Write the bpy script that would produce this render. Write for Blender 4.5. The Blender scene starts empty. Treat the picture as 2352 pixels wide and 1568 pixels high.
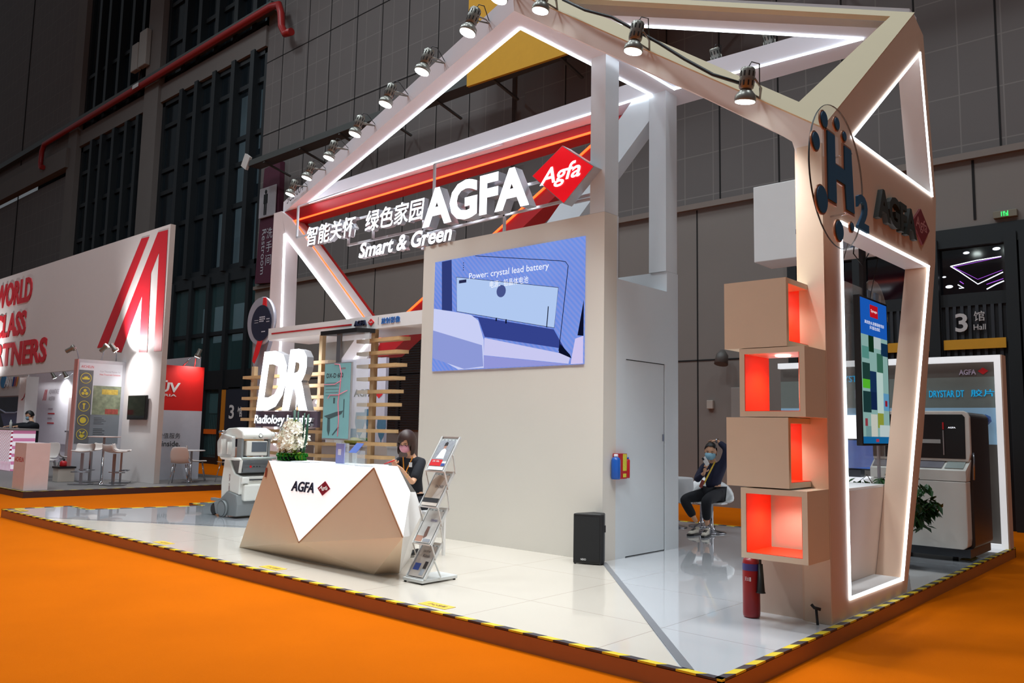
import bpy, bmesh, math, random
from mathutils import Vector, Matrix
from mathutils.geometry import tessellate_polygon
R = random.Random(7)
PI = math.pi
SC = bpy.context.scene
COL = SC.collection

# ------------------------------------------------------------------ camera
cam_data = bpy.data.cameras.new('camera')
cam_data.sensor_width = 36.0
cam_data.lens = 28.725
cam_data.clip_end = 300
cam = bpy.data.objects.new('camera', cam_data)
COL.objects.link(cam)
_y, _p, _r = math.radians(-41.7904), math.radians(6.157), math.radians(1.12077)
_f = Vector((math.sin(_y)*math.cos(_p), math.cos(_y)*math.cos(_p), math.sin(_p)))
_a = Vector((math.cos(_y), -math.sin(_y), 0)); _b = _a.cross(_f)
_R = _a*math.cos(_r) + _b*math.sin(_r); _U = -_a*math.sin(_r) + _b*math.cos(_r)
cam.matrix_world = Matrix(((_R.x, _U.x, -_f.x, 0), (_R.y, _U.y, -_f.y, 0), (_R.z, _U.z, -_f.z, 1.36), (0, 0, 0, 1)))
SC.camera = cam

# ------------------------------------------------------------------ world, exposure
W = bpy.data.worlds.new('hall_air'); SC.world = W; W.use_nodes = True
W.node_tree.nodes['Background'].inputs[0].default_value = (0.84, 0.92, 1.0, 1)
W.node_tree.nodes['Background'].inputs[1].default_value = 0.12
SC.view_settings.view_transform = 'Standard'
SC.view_settings.look = 'None'
SC.view_settings.exposure = 0.0
SC.view_settings.gamma = 1.0
SC.view_settings.use_curve_mapping = False

def area_light(name, loc, size, power, color, target=(0, 0, -1), spread=PI, sy=None):
    l = bpy.data.lights.new(name, 'AREA'); l.energy = power; l.color = color
    l.size = size; l.spread = spread
    if sy: l.shape = 'RECTANGLE'; l.size_y = sy
    o = bpy.data.objects.new(name, l); COL.objects.link(o); o.location = loc
    o.rotation_euler = Vector(target).to_track_quat('-Z', 'Y').to_euler()
    return o
# high bay lamps of the exhibition hall, 21 m up
for i, (x, y, pw) in enumerate([(-12, -2, 1050), (-4, -4, 750), (-4, 6, 380), (4, 7, 700), (-20, 1, 800), (-12, 9, 520), (-24, 8, 380), (-34, 6, 300)]):
    area_light('high_bay_lamp', (x, y, 21.0), 2.0, pw, (0.84, 0.94, 1.0), spread=2.9)

# ------------------------------------------------------------------ helpers
def lin(c):
    return tuple(((v/255)/12.92 if v/255 <= 0.04045 else ((v/255+0.055)/1.055)**2.4) for v in c)

MATS = {}
def mat(name, rgb, rough=0.5, metal=0.0, emit=0.0, var=0.06, nscale=6.0, bump=0.0, bscale=80.0, trans=0.0, alpha=1.0, spec=0.5, coat=0.0, erg=None):
    if name in MATS: return MATS[name]
    m = bpy.data.materials.new(name); m.use_nodes = True
    nt = m.node_tree; n = nt.nodes; L = nt.links; b = n['Principled BSDF']
    c = lin(rgb)
    b.inputs['Roughness'].default_value = rough
    b.inputs['Metallic'].default_value = metal
    b.inputs['Specular IOR Level'].default_value = spec
    b.inputs['Coat Weight'].default_value = coat
    tc = n.new('ShaderNodeTexCoord')
    nz = n.new('ShaderNodeTexNoise'); nz.inputs['Scale'].default_value = nscale; nz.inputs['Detail'].default_value = 3
    L.new(tc.outputs['Object'], nz.inputs['Vector'])
    mx = n.new('ShaderNodeMix'); mx.data_type = 'RGBA'
    mx.inputs[6].default_value = (*[v*(1-var) for v in c], 1)
    mx.inputs[7].default_value = (*[min(1, v*(1+var)) for v in c], 1)
    L.new(nz.outputs['Fac'], mx.inputs[0]); L.new(mx.outputs[2], b.inputs['Base Color'])
    if bump:
        n2 = n.new('ShaderNodeTexNoise'); n2.inputs['Scale'].default_value = bscale; L.new(tc.outputs['Object'], n2.inputs['Vector'])
        bp = n.new('ShaderNodeBump'); bp.inputs['Strength'].default_value = bump; bp.inputs['Distance'].default_value = 0.01
        L.new(n2.outputs['Fac'], bp.inputs['Height']); L.new(bp.outputs['Normal'], b.inputs['Normal'])
    if emit:
        b.inputs['Emission Color'].default_value = (*(lin(erg) if erg else c), 1)
        b.inputs['Emission Strength'].default_value = emit
    if trans: b.inputs['Transmission Weight'].default_value = trans
    if alpha < 1: b.inputs['Alpha'].default_value = alpha
    MATS[name] = m
    return m

def V(*a): return Vector(a)
class G:
    """collects geometry and links it as one mesh object"""
    def __init__(s): s.v = []; s.f = []; s.m = []; s.mi = 0; s.sm = []
    def face(s, pts, smooth=False):
        i = len(s.v); s.v += [Vector(p) for p in pts]; s.f.append(tuple(range(i, i+len(pts)))); s.m.append(s.mi); s.sm.append(smooth); return s
    def raw(s, vs, fs, smooth=False):
        i = len(s.v); s.v += [Vector(p) for p in vs]
        for f in fs: s.f.append(tuple(i+k for k in f)); s.m.append(s.mi); s.sm.append(smooth)
        return s
    def box(s, x0, x1, y0, y1, z0, z1):
        x0, x1 = sorted((x0, x1)); y0, y1 = sorted((y0, y1)); z0, z1 = sorted((z0, z1))
        vs = [(x, y, z) for z in (z0, z1) for y in (y0, y1) for x in (x0, x1)]
        return s.raw(vs, [(0, 2, 3, 1), (4, 5, 7, 6), (0, 1, 5, 4), (2, 6, 7, 3), (0, 4, 6, 2), (1, 3, 7, 5)])
    def obox(s, c, u, v, w):
        """box centred at c with half-axis vectors u, v, w"""
        c, u, v, w = map(Vector, (c, u, v, w))
        vs = [c+a*u+b*v+d*w for d in (-1, 1) for b in (-1, 1) for a in (-1, 1)]
        return s.raw(vs, [(0, 2, 3, 1), (4, 5, 7, 6), (0, 1, 5, 4), (2, 6, 7, 3), (0, 4, 6, 2), (1, 3, 7, 5)])
    def bar(s, a, b, w, h, up=(0, 0, 1)):
        a, b = Vector(a), Vector(b); d = (b-a); L = d.length; d.normalize()
        up = Vector(up)
        if abs(d.dot(up)) > 0.98: up = Vector((0, 1, 0))
        x = d.cross(up).normalized(); y = x.cross(d)
        return s.obox((a+b)/2, d*L/2, x*w/2, y*h/2)
    def tube(s, pts, r, n=10, closed=False, caps=True):
        pts = [Vector(p) for p in pts]; N = len(pts)
        rs = r if isinstance(r, (list, tuple)) else [r]*N
        i0 = len(s.v); up = None
        for i, p in enumerate(pts):
            if closed: d = pts[(i+1) % N]-pts[i-1]
            else: d = pts[min(i+1, N-1)]-pts[max(i-1, 0)]
            d.normalize()
            if up is None: up = Vector((0, 0, 1)) if abs(d.z) < 0.9 else Vector((1, 0, 0))
            x = d.cross(up)
            if x.length < 1e-5: x = d.cross(Vector((0.3, 0.8, 0.1)))
            x.normalize(); y = x.cross(d).normalized(); up = y
            for k in range(n):
                a = 2*PI*k/n; s.v.append(p+(x*math.cos(a)+y*math.sin(a))*rs[i])
        M = N if closed else N-1
        for i in range(M):
            for k in range(n):
                a = i0+i*n+k; b = i0+i*n+(k+1) % n; c = i0+((i+1) % N)*n+(k+1) % n; d = i0+((i+1) % N)*n+k
                s.f.append((a, b, c, d)); s.m.append(s.mi); s.sm.append(True)
        if caps and not closed:
            s.f.append(tuple(i0+k for k in reversed(range(n)))); s.m.append(s.mi); s.sm.append(False)
            s.f.append(tuple(i0+(N-1)*n+k for k in range(n))); s.m.append(s.mi); s.sm.append(False)
        return s
    def lathe(s, prof, c=(0, 0, 0), axis=(0, 0, 1), n=24, caps=True, sx=1.0):
        c = Vector(c); ax = Vector(axis).normalized()
        x = ax.cross(Vector((0, 1, 0)) if abs(ax.y) < 0.9 else Vector((1, 0, 0))).normalized(); y = ax.cross(x)
        i0 = len(s.v)
        for (r, h) in prof:
            for k in range(n):
                a = 2*PI*k/n; s.v.append(c+ax*h+(x*math.cos(a)*sx+y*math.sin(a))*r)
        for i in range(len(prof)-1):
            for k in range(n):
                s.f.append((i0+i*n+k, i0+i*n+(k+1) % n, i0+(i+1)*n+(k+1) % n, i0+(i+1)*n+k)); s.m.append(s.mi); s.sm.append(True)
        if caps:
            s.f.append(tuple(i0+k for k in reversed(range(n)))); s.m.append(s.mi); s.sm.append(False)
            s.f.append(tuple(i0+(len(prof)-1)*n+k for k in range(n))); s.m.append(s.mi); s.sm.append(False)
        return s
    def ball(s, c, rx, ry=None, rz=None, n=16, m=10, rot=None):
        ry = ry or rx; rz = rz or rx; c = Vector(c)
        vs = []; fs = []
        for i in range(m+1):
            t = PI*i/m
            for k in range(n):
                a = 2*PI*k/n
                p = Vector((rx*math.sin(t)*math.cos(a), ry*math.sin(t)*math.sin(a), rz*math.cos(t)))
                if rot: p = rot @ p
                vs.append(c+p)
        for i in range(m):
            for k in range(n): fs.append((i*n+k, (i+1)*n+k, (i+1)*n+(k+1) % n, i*n+(k+1) % n))
        return s.raw(vs, fs, True)
    def prism(s, outer, holes=(), ext=(0, 0, 1)):
        """planar polygon with holes, extruded by ext"""
        ext = Vector(ext)
        loops = [[Vector(p) for p in l] for l in [outer, *holes]]
        flat = [p for l in loops for p in l]
        tris = tessellate_polygon(loops)
        i0 = len(s.v); N = len(flat)
        s.v += flat + [p+ext for p in flat]
        for t in tris:
            a, b, c = (flat[k] for k in t)
            flip = (b-a).cross(c-a).dot(ext) > 0
            t2 = tuple(reversed(t)) if flip else tuple(t)
            s.f.append(tuple(i0+k for k in t2)); s.f.append(tuple(i0+N+k for k in reversed(t2))); s.m += [s.mi]*2; s.sm += [False]*2
        o = 0
        for l in loops:
            n = len(l)
            for k in range(n):
                a, b = o+k, o+(k+1) % n
                s.f.append((i0+a, i0+b, i0+N+b, i0+N+a)); s.m.append(s.mi); s.sm.append(False)
            o += n
        return s
    def make(s, name, mats, parent=None, bevel=0.0, seg=2, kind=None, weld=False):
        if not isinstance(mats, (list, tuple)): mats = [mats]
        off = Vector(parent['_o']) if parent is not None and '_o' in parent.keys() else Vector((0, 0, 0))
        me = bpy.data.meshes.new(name)
        me.from_pydata([v-off for v in s.v], [], s.f)
        for m in mats: me.materials.append(m)
        for p, mi, sm in zip(me.polygons, s.m, s.sm): p.material_index = mi; p.use_smooth = sm
        bm = bmesh.new(); bm.from_mesh(me)
        if weld or bevel: bmesh.ops.remove_doubles(bm, verts=bm.verts, dist=1e-5)
        bmesh.ops.recalc_face_normals(bm, faces=bm.faces)
        bm.to_mesh(me); bm.free()
        o = bpy.data.objects.new(name, me); COL.objects.link(o)
        if parent is not None: o.parent = parent; o['_o'] = list(off)
        if bevel:
            b = o.modifiers.new('bevel', 'BEVEL'); b.width = bevel; b.segments = seg; b.limit_method = 'ANGLE'; b.angle_limit = 0.6
        if kind: o['kind'] = kind
        return o

def tag(o, label, cat, group=None, kind=None):
    if label: o['label'] = label
    if cat: o['category'] = cat
    if group: o['group'] = group
    if kind: o['kind'] = kind
    return o
def thing(name, label, cat, loc=(0, 0, 0), group=None):
    """an Empty at the thing's base; parts given in world coordinates are shifted to it"""
    o = bpy.data.objects.new(name, None); COL.objects.link(o); o.location = loc; o['_o'] = list(loc)
    o.empty_display_size = 0.1
    return tag(o, label, cat, group)
def solo(name, g, m, label, cat, group=None, **k):
    return tag(g.make(name, m, **k), label, cat, group)
def structure(name, g, m, parent=None, **k):
    o = g.make(name, m, parent, **k)
    if parent is None: o['kind'] = 'structure'
    return o
def copy_tree(o, parent=None):
    c = o.copy(); COL.objects.link(c); c.parent = parent
    for ch in list(o.children): copy_tree(ch, c)
    return c

def text_geo(s, bold=0.0, depth=0.0, align='CENTER', spacing=1.0):
    cu = bpy.data.curves.new('t', 'FONT'); cu.body = s; cu.offset = bold; cu.extrude = 0.5 if depth else 0.0
    cu.resolution_u = 3; cu.align_x = align; cu.space_character = spacing
    ob = bpy.data.objects.new('t', cu); COL.objects.link(ob)
    dg = bpy.context.evaluated_depsgraph_get(); ev = ob.evaluated_get(dg); me = ev.to_mesh()
    vs = [v.co.copy() for v in me.vertices]; fs = [tuple(p.vertices) for p in me.polygons]; ns = [p.normal.z for p in me.polygons]
    ev.to_mesh_clear(); bpy.data.objects.remove(ob); bpy.data.curves.remove(cu)
    return vs, fs, ns
def text(name, s, o, u, v, w, h, depth, mats, parent=None, bold=0.02, shear=0.0, split=False, align='CENTER', spacing=1.0):
    """lettering whose bounding box has its lower left corner at o, runs w along u and h along v, stands depth proud along u x v"""
    vs, fs, ns = text_geo(s, bold, depth, align, spacing)
    if not isinstance(mats, (list, tuple)): mats = [mats]
    x0 = min(p.x for p in vs); x1 = max(p.x for p in vs); y0 = min(p.y for p in vs); y1 = max(p.y for p in vs)
    u = Vector(u).normalized(); v = Vector(v).normalized(); nn = u.cross(v); o = Vector(o)
    eff = w - abs(shear)*h
    def tr(p):
        ty = (p.y-y0)/(y1-y0)
        return o + u*((p.x-x0)/(x1-x0)*eff + shear*h*ty) + v*(ty*h) + nn*((p.z+0.5)*depth if depth else 0.0)
    P = [tr(p) for p in vs]
    def build(faces, nm):
        used = {}; g = G()
        for fi in faces:
            idx = []
            for k in fs[fi]:
                if k not in used: used[k] = len(g.v); g.v.append(P[k])
                idx.append(used[k])
            g.f.append(tuple(idx)); g.sm.append(False)
            g.m.append(1 if (len(mats) > 1 and abs(ns[fi]) < 0.5) else 0)
        me = bpy.data.meshes.new(nm); off = Vector(parent['_o']) if parent is not None and '_o' in parent.keys() else Vector((0, 0, 0))
        me.from_pydata([q-off for q in g.v], [], g.f)
        for m in mats: me.materials.append(m)
        for p, mi in zip(me.polygons, g.m): p.material_index = mi
        ob = bpy.data.objects.new(nm, me); COL.objects.link(ob)
        if parent is not None: ob.parent = parent; ob['_o'] = list(off)
        return ob
    if not split: return build(range(len(fs)), name)
    par = list(range(len(vs)))
    def find(a):
        while par[a] != a: par[a] = par[par[a]]; a = par[a]
        return a
    for f in fs:
        for k in f[1:]: par[find(k)] = find(f[0])
    # extruded text keeps caps and sides unlinked: join verts that share x, y
    key = {}
    for i, p in enumerate(vs):
        kk = (round(p.x, 4), round(p.y, 4))
        if kk in key: par[find(i)] = find(key[kk])
        else: key[kk] = i
    groups = {}
    for i, f in enumerate(fs): groups.setdefault(find(f[0]), []).append(i)
    return [build(fl, name) for fl in groups.values()]
def textY(name, s, x0, z0, x1, z1, y, depth, mats, parent=None, **k):
    """lettering on a wall that faces -y, from (x0, z0) to (x1, z1)"""
    return text(name, s, (x0, y, z0), (1, 0, 0), (0, 0, 1), x1-x0, z1-z0, depth, mats, parent, **k)
def textX(name, s, y0, z0, y1, z1, x, depth, mats, parent=None, **k):
    """lettering on a wall that faces +x"""
    return text(name, s, (x, y0, z0), (0, 1, 0), (0, 0, 1), y1-y0, z1-z0, depth, mats, parent, **k)
def strip_bar(g, pts, w=0.03, closed=False, n=(0, -1, 0), h=None):
    pts = [Vector(p) for p in pts]
    if closed: pts.append(pts[0])
    for a, b in zip(pts[:-1], pts[1:]):
        d = (b-a).normalized()*w*0.5
        g.bar(a-d*0.9, b+d*0.9, w, h or w, up=n)
    return g
def YP(pts, y): return [(p[0], y, p[1]) for p in pts]
def XP(pts, x): return [(x, p[0], p[1]) for p in pts]
def ZP(pts, z): return [(p[0], p[1], z) for p in pts]

# ------------------------------------------------------------------ shared materials
white = mat('white_laminate', (226, 224, 222), 0.35, var=0.02)
white2 = mat('white_fabric', (222, 214, 208), 0.8, var=0.03)
tan = mat('champagne_laminate', (222, 208, 184), 0.38, var=0.03)
tan_fab = mat('champagne_fabric', (214, 192, 170), 0.75, var=0.04, bump=0.05, bscale=300)
led = mat('white_light_strip', (255, 255, 250), 0.5, emit=6.0, erg=(232, 244, 255))
led_red = mat('orange_light_strip', (255, 90, 20), 0.5, emit=3.0, erg=(255, 84, 34))
glow = mat('lit_letter_face', (250, 252, 255), 0.5, emit=2.6, erg=(236, 244, 255))
steel = mat('brushed_steel', (165, 165, 170), 0.28, metal=0.9, var=0.05)
chrome = mat('chrome', (200, 200, 205), 0.12, metal=1.0, var=0.02)
red = mat('red_lacquer', (176, 16, 26), 0.4, var=0.03)
redp = mat('bright_red_print', (214, 26, 34), 0.5, var=0.02)
black = mat('black_plastic', (16, 16, 18), 0.45, var=0.1)
dark = mat('dark_grey_metal', (44, 46, 50), 0.45, metal=0.3)
navy = mat('navy_print', (26, 34, 62), 0.5)
wood = mat('pale_wood', (204, 168, 120), 0.5, var=0.12, nscale=14)
glassm = mat('clear_acrylic', (235, 245, 245), 0.05, alpha=0.22, spec=0.6)
# ================================================================== THE HALL
def carpet_material():
    m = mat('orange_carpet', (198, 96, 0), 0.95, var=0.10, nscale=1.3, bump=0.35, bscale=160, spec=0.05)
    return m
carpet = carpet_material()
g = G(); g.raw([(-95, -30, -0.12), (30, -30, -0.12), (30, 15.6, -0.12), (-95, 15.6, -0.12)], [(0, 1, 2, 3)])
structure('floor', g, carpet)

def panel_material(name, base, line, bw, bh, thin=0.012, seams=()):
    """perforated acoustic panels: fine grid of paler lines"""
    m = mat(name, base, 0.8, var=0.08, nscale=0.7)
    nt = m.node_tree; n = nt.nodes; L = nt.links; b = n['Principled BSDF']
    src = b.inputs['Base Color'].links[0].from_socket
    tc = n.new('ShaderNodeTexCoord'); mp = n.new('ShaderNodeMapping'); mp.inputs['Rotation'].default_value = (PI/2, 0, 0)
    L.new(tc.outputs['Object'], mp.inputs['Vector'])
    br = n.new('ShaderNodeTexBrick'); br.offset = 0.0
    br.inputs['Scale'].default_value = 1.0; br.inputs['Brick Width'].default_value = bw; br.inputs['Row Height'].default_value = bh
    br.inputs['Mortar Size'].default_value = thin; br.inputs['Mortar Smooth'].default_value = 0.2
    br.inputs['Color1'].default_value = (0, 0, 0, 1); br.inputs['Color2'].default_value = (0, 0, 0, 1); br.inputs['Mortar'].default_value = (1, 1, 1, 1)
    L.new(mp.outputs['Vector'], br.inputs['Vector'])
    mx = n.new('ShaderNodeMix'); mx.data_type = 'RGBA'; mx.inputs[7].default_value = (*lin(line), 1)
    sc = n.new('ShaderNodeMath'); sc.operation = 'MULTIPLY'; sc.inputs[1].default_value = 0.8
    L.new(br.outputs['Color'], sc.inputs[0]); L.new(sc.outputs[0], mx.inputs[0])
    L.new(src, mx.inputs[6]); L.new(mx.outputs[2], b.inputs['Base Color'])
    return m
perf = panel_material('perforated_wall_panel', (98, 92, 90), (122, 116, 112), 0.68, 0.92)
plainw = mat('grey_wall_panel', (122, 114, 108), 0.75, var=0.06, nscale=0.8)
beamc = mat('concrete_beam', (104, 98, 94), 0.8, var=0.08, nscale=1)
seamm = mat('dark_joint', (20, 18, 18), 0.9)
YW = 15.5
# lower plain wall, upper perforated wall, left wall beyond the windows
g = G(); g.box(-26.3, 14, YW, YW+0.4, 4.95, 6.24); g.box(-26.3, -6.5, YW, YW+0.4, -0.12, 4.95)
w_back = structure('wall_back', g, plainw)
g = G(); g.box(-26.3, -14.0, YW-0.02, YW+0.4, 6.28, 28); g.box(-13.55, 14, YW-0.02, YW+0.4, 6.28, 28); g.box(-14.0, -13.55, YW+0.12, YW+0.4, 6.28, 28)
structure('wall_back_upper', g, perf)
g = G(); g.box(-95, -44.9, YW, YW+0.4, -0.12, 14.2); g.box(-95, -44.6, YW, YW+0.4, 15.7, 30)
structure('wall_left', g, perf)
g = G(); g.box(-95, -26.3, YW-0.12, YW+0.3, 15.35, 16.15)
structure('trim_1', g, beamc)
g = G(); g.box(-95, -44.7, YW-0.4, YW, 14.4, 15.45)
structure('trim_2', g, beamc)
g = G()
for x0, x1 in ((-44.95, -43.8), (-36.15, -34.75)): g.box(x0, x1, YW-0.25, YW+0.3, 7.6, 30)
structure('trim_3', g, beamc)
g = G(); g.box(-26.3, 14, YW-0.10, YW+0.02, 6.16, 6.28)
structure('trim_4', g, mat('wall_ledge', (120, 108, 100), 0.6))
# vertical joints in the wall panels
g = G()
for x in (-25.24, -23.64, -22.35, -20.87, -19.58, -18.29, -16.95, -15.6, -12.2, -10.85, -9.3, -8.0, -6.7, -5.4, -4.1, -2.8, -1.5): g.box(x-0.015, x+0.015, YW-0.03, YW, 6.3, 28)
for z in (11.9, 14.7, 17.5): g.box(-26.3, 14, YW-0.03, YW, z-0.015, z+0.015)
for x in (-24.8, -22.04, -19.5, -17.1, -14.7, -12.6, -10.6, -8.56, -6.4): g.box(x-0.012, x+0.012, YW-0.012, YW+0.01, -0.1, 6.15)
g.box(-3.26, -3.22, YW-0.012, YW+0.01, 5.1, 6.15)
g.box(-26.3, -6.5, YW-0.012, YW+0.01, 2.88, 2.91)
for x in (-52.9, -62): g.box(x-0.05, x+0.05, YW-0.03, YW, -0.1, 30)
g.make('panel_joints', seamm, w_back)

# curtain walls: dark mullions, glass, pale stair hall behind
mull = mat('dark_mullion', (15, 20, 24), 0.5)
def pane_mat(): 
    return mat('dark_window_glass', (22, 34, 42), 0.06, alpha=0.36, spec=0.7)
pane = pane_mat()
behind = mat('glowing_stair_wall', (120, 140, 150), 0.8, emit=0.13, erg=(150, 180, 195))  # wall glows slightly, standing in for the light of the stair hall
def curtain(name, x0, x1, z0, z1, xs, zs, wide=0.28):
    r = bpy.data.objects.new(name, None); COL.objects.link(r); r.location = (x0, YW, z0); r['kind'] = 'structure'; r['_o'] = [x0, YW, z0]
    g = G()
    g.box(x0, x1, YW, YW+0.2, z1-0.25, z1); g.box(x0, x1, YW, YW+0.2, z0, z0+0.25); g.box(x0, x0+0.25, YW, YW+0.2, z0, z1); g.box(x1-0.2, x1, YW, YW+0.2, z0, z1)
    for x in xs: g.box(x-wide/2, x+wide/2, YW-0.18, YW+0.2, z0, z1)
    for z in zs: g.box(x0, x1, YW+0.02, YW+0.16, z-0.09, z+0.09)
    g.make('window_frame', mull, r)
    g = G(); g.box(x0, x1, YW+0.10, YW+0.12, z0, z1); g.make('window_glass', pane, r)
    return r
curtain('window_1', -43.8, -36.15, 7.1, 15.3, (-42.1, -40.9, -39.5, -38.1, -36.9), (13.9, 12.2, 10.4, 8.8))
curtain('window_2', -34.75, -26.3, 7.1, 15.4, (-32.75, -31.45, -29.98, -28.5, -27.1), (14.2, 12.2, 11.2, 9.6))
curtain('window_3', -43.8, -36.15, 16.2, 30, (-42.1, -40.9, -39.5, -38.1, -36.9), (19,))
curtain('window_4', -34.75, -26.3, 16.2, 30, (-32.75, -31.45, -29.98, -28.5, -27.1), (18, 19.8))
g = G()
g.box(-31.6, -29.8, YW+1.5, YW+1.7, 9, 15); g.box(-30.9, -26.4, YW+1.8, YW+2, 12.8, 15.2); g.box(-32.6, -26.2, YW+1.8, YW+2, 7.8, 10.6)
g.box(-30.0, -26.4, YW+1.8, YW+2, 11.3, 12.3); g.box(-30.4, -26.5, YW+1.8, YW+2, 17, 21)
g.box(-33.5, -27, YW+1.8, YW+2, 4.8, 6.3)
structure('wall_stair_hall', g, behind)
g = G(); g.box(-60, -26, YW+3.2, YW+3.4, -0.1, 30)
structure('wall_stair_back', g, mat('dark_stair_hall', (26, 32, 38), 0.9))
# ground floor glass front with doors
r = bpy.data.objects.new('window_5', None); COL.objects.link(r); r.location = (-44, YW, -0.12); r['kind'] = 'structure'; r['_o'] = [-44, YW, -0.12]
g = G(); g.box(-60, -26.3, YW-0.05, YW+0.25, 6.7, 7.15); g.box(-60, -26.3, YW-0.05, YW+0.2, 2.65, 3.35)
for x in (-38, -36.2, -34.4, -32.5, -31.0, -29.6, -28.2, -26.7): g.box(x-0.11, x+0.11, YW-0.1, YW+0.2, -0.12, 7)
g.box(-60, -26.3, YW, YW+0.2, 4.7, 4.85); g.box(-60, -26.3, YW-0.02, YW+0.2, -0.12, 0.12); g.box(-27.7, -26.3, YW-0.05, YW+0.2, -0.12, 2.7)
g.make('window_frame', mull, r)
g = G(); g.box(-60, -26.3, YW+0.06, YW+0.08, 0, 6.7); g.make('window_glass', mat('lobby_glass', (60, 90, 92), 0.08, alpha=0.32), r)
g = G(); g.box(-60, -28.3, YW+0.02, YW+0.05, 0.98, 1.16); g.make('orange_band', mat('orange_film', (214, 98, 14), 0.6), r)
g = G()
for x in (-30.0, -29.75): g.tube([(x, YW-0.14, 0.2), (x, YW-0.14, 2.5)], 0.03)
g.make('door_handle', steel, r)
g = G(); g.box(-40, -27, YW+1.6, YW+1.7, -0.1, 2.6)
structure('wall_lobby', g, mat('glowing_lobby_wall', (70, 96, 104), 0.8, emit=0.10, erg=(90, 130, 135)))  # faint glow on this wall imitates the lobby lighting
g = G()
for k in range(46):
    x = -33 + k*0.13; g.box(x, x+0.025, YW+0.9, YW+0.93, -0.12, 1.75)
g.box(-33, -27, YW+0.9, YW+0.94, 1.72, 1.78); g.box(-33, -27, YW+0.9, YW+0.94, 0.1, 0.16)
solo('crowd_barrier', g, dark, 'dark crowd barrier with upright bars behind the lobby glass doors', 'barrier')
# hall direction board by the doors
t = thing('direction_board', 'dark direction board with large 3 and a yellow edge beside glass doors', 'sign', (-27.0, 15.3, -0.12))
G().box(-27.5, -26.15, 15.25, 15.36, -0.12, 2.6).make('board', mat('board_navy', (30, 38, 52), 0.6), t)
G().box(-27.75, -27.5, 15.22, 15.36, -0.12, 2.6).make('edge_panel', mat('amber_panel', (190, 118, 22), 0.6), t)
textY('numeral', '3', -27.2, 1.55, -26.85, 2.05, 15.24, 0, mat('sign_white', (220, 220, 220), 0.6), t)
textY('numeral', '馆', -26.62, 1.62, -26.3, 1.98, 15.24, 0, MATS['sign_white'], t)
textY('numeral', '10', -27.2, 0.85, -26.7, 1.2, 15.24, 0, MATS['sign_white'], t)

# red fire main, cable trays
g = G(); g.tube([(-47.6, 15.0, 14.95), (-47.95, 15.0, 15.0), (-48.05, 15.0, 15.3), (-48.0, 15.0, 15.9), (-47.7, 15.0, 16.25), (-44, 15.0, 16.28), (-25.4, 15.0, 16.4), (-24.9, 15.0, 16.3), (-24.72, 15.0, 15.9), (-24.65, 15.0, 15.4), (-24.4, 15.0, 15.05), (-24.0, 15.0, 15.0)], 0.13, 12)
solo('fire_main', g, mat('red_pipe_paint', (150, 26, 24), 0.4), 'long red fire main pipe running under the upper windows with bent ends', 'pipe')
t = thing('pipe_marker', 'small white marker label stuck on the red fire main', 'label', (-36.6, 14.85, 16.3))
G().box(-36.5, -35.9, 14.845, 14.86, 16.24, 16.42).make('plate', mat('label_white', (200, 200, 200), 0.7), t)
g = G(); g.box(-60, -25.6, 15.1, 15.38, 16.45, 16.75)
solo('cable_tray', g, mat('grey_tray', (84, 86, 84), 0.5, metal=0.4), 'upper grey cable tray above the red fire main', 'cable tray', group=None)
t = thing('cable_tray', 'lower grey cable tray on brackets crossing above the restroom banner', 'cable tray', (-20, 14.8, 10.2))
g = G(); g.box(-25.15, 3, 14.3, 14.75, 10.22, 10.42); g.make('tray', MATS['grey_tray'], t)
for k in range(12):
    x = -24.2 + k*2.1
    G().bar((x, 15.38, 9.95), (x+0.0, 14.32, 10.19), 0.07, 0.05).make('bracket', MATS['grey_tray'], t)
solo('flood_light', G().obox((-25.32, 14.32, 10.42), (0.16, 0, -0.1), (0, 0.05, 0), (0.12, 0, 0.2)), mat('pale_housing', (205, 196, 190), 0.6), 'small pale box lamp at the left end of lower tray', 'lamp')
# yellow banner high up
solo('hanging_banner', G().prism(YP([(-14.38, 10.08), (-11.12, 9.98), (-7.0, 9.9), (-7.0, 14.5), (-14.38, 14.5)], 14.15), (), (0, 0.08, 0)), mat('yellow_banner', (206, 152, 24), 0.7), 'plain yellow banner hanging high on the hall wall behind the roof peak', 'banner')
# radio antennas
for n_, (x0, x1, z0, z1) in (('small', (-37.25, -36.6, 17.3, 18.6)), ('tall', (-36.5, -35.75, 17.3, 19.0))):
    t = thing('antenna_panel', n_+' pale antenna panel mounted between the upper dark windows', 'antenna', (x0, 15.0, z0), group=None)
    G().box(x0, x1, 15.0, 15.24, z0, z1).make('radome', mat('antenna_white', (150, 146, 140), 0.6), t, bevel=0.04)
    G().tube([((x0+x1)/2, 15.3, z0-0.4), ((x0+x1)/2, 15.3, z1)], 0.05).make('mast', dark, t)
# restroom banner
maroon = mat('maroon_banner', (74, 22, 44), 0.7)
t = thing('restroom_banner', 'tall maroon banner with white man pictogram and Restroom lettering', 'sign', (-25.4, 15.2, 6.3))
G().prism(YP([(-26.0, 6.35), (-24.6, 6.25), (-24.75, 10.6), (-25.75, 10.5)], 15.28), (), (0, 0.19, 0)).make('cloth', maroon, t)
G().box(-25.86, -24.8, 15.2, 15.25, 8.65, 9.75).make('pictogram_panel', mat('sign_panel_white', (168, 162, 166), 0.6), t, bevel=0.03)
g = G(); g.ball((-25.42, 15.19, 9.58), 0.075, 0.01, 0.075); g.box(-25.54, -25.30, 15.185, 15.2, 9.15, 9.49); g.box(-25.50, -25.44, 15.185, 15.2, 8.74, 9.15); g.box(-25.40, -25.34, 15.185, 15.2, 8.74, 9.15)
g.make('pictogram', black, t)
sw = mat('sign_letter_grey', (180, 176, 182), 0.6)
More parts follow.
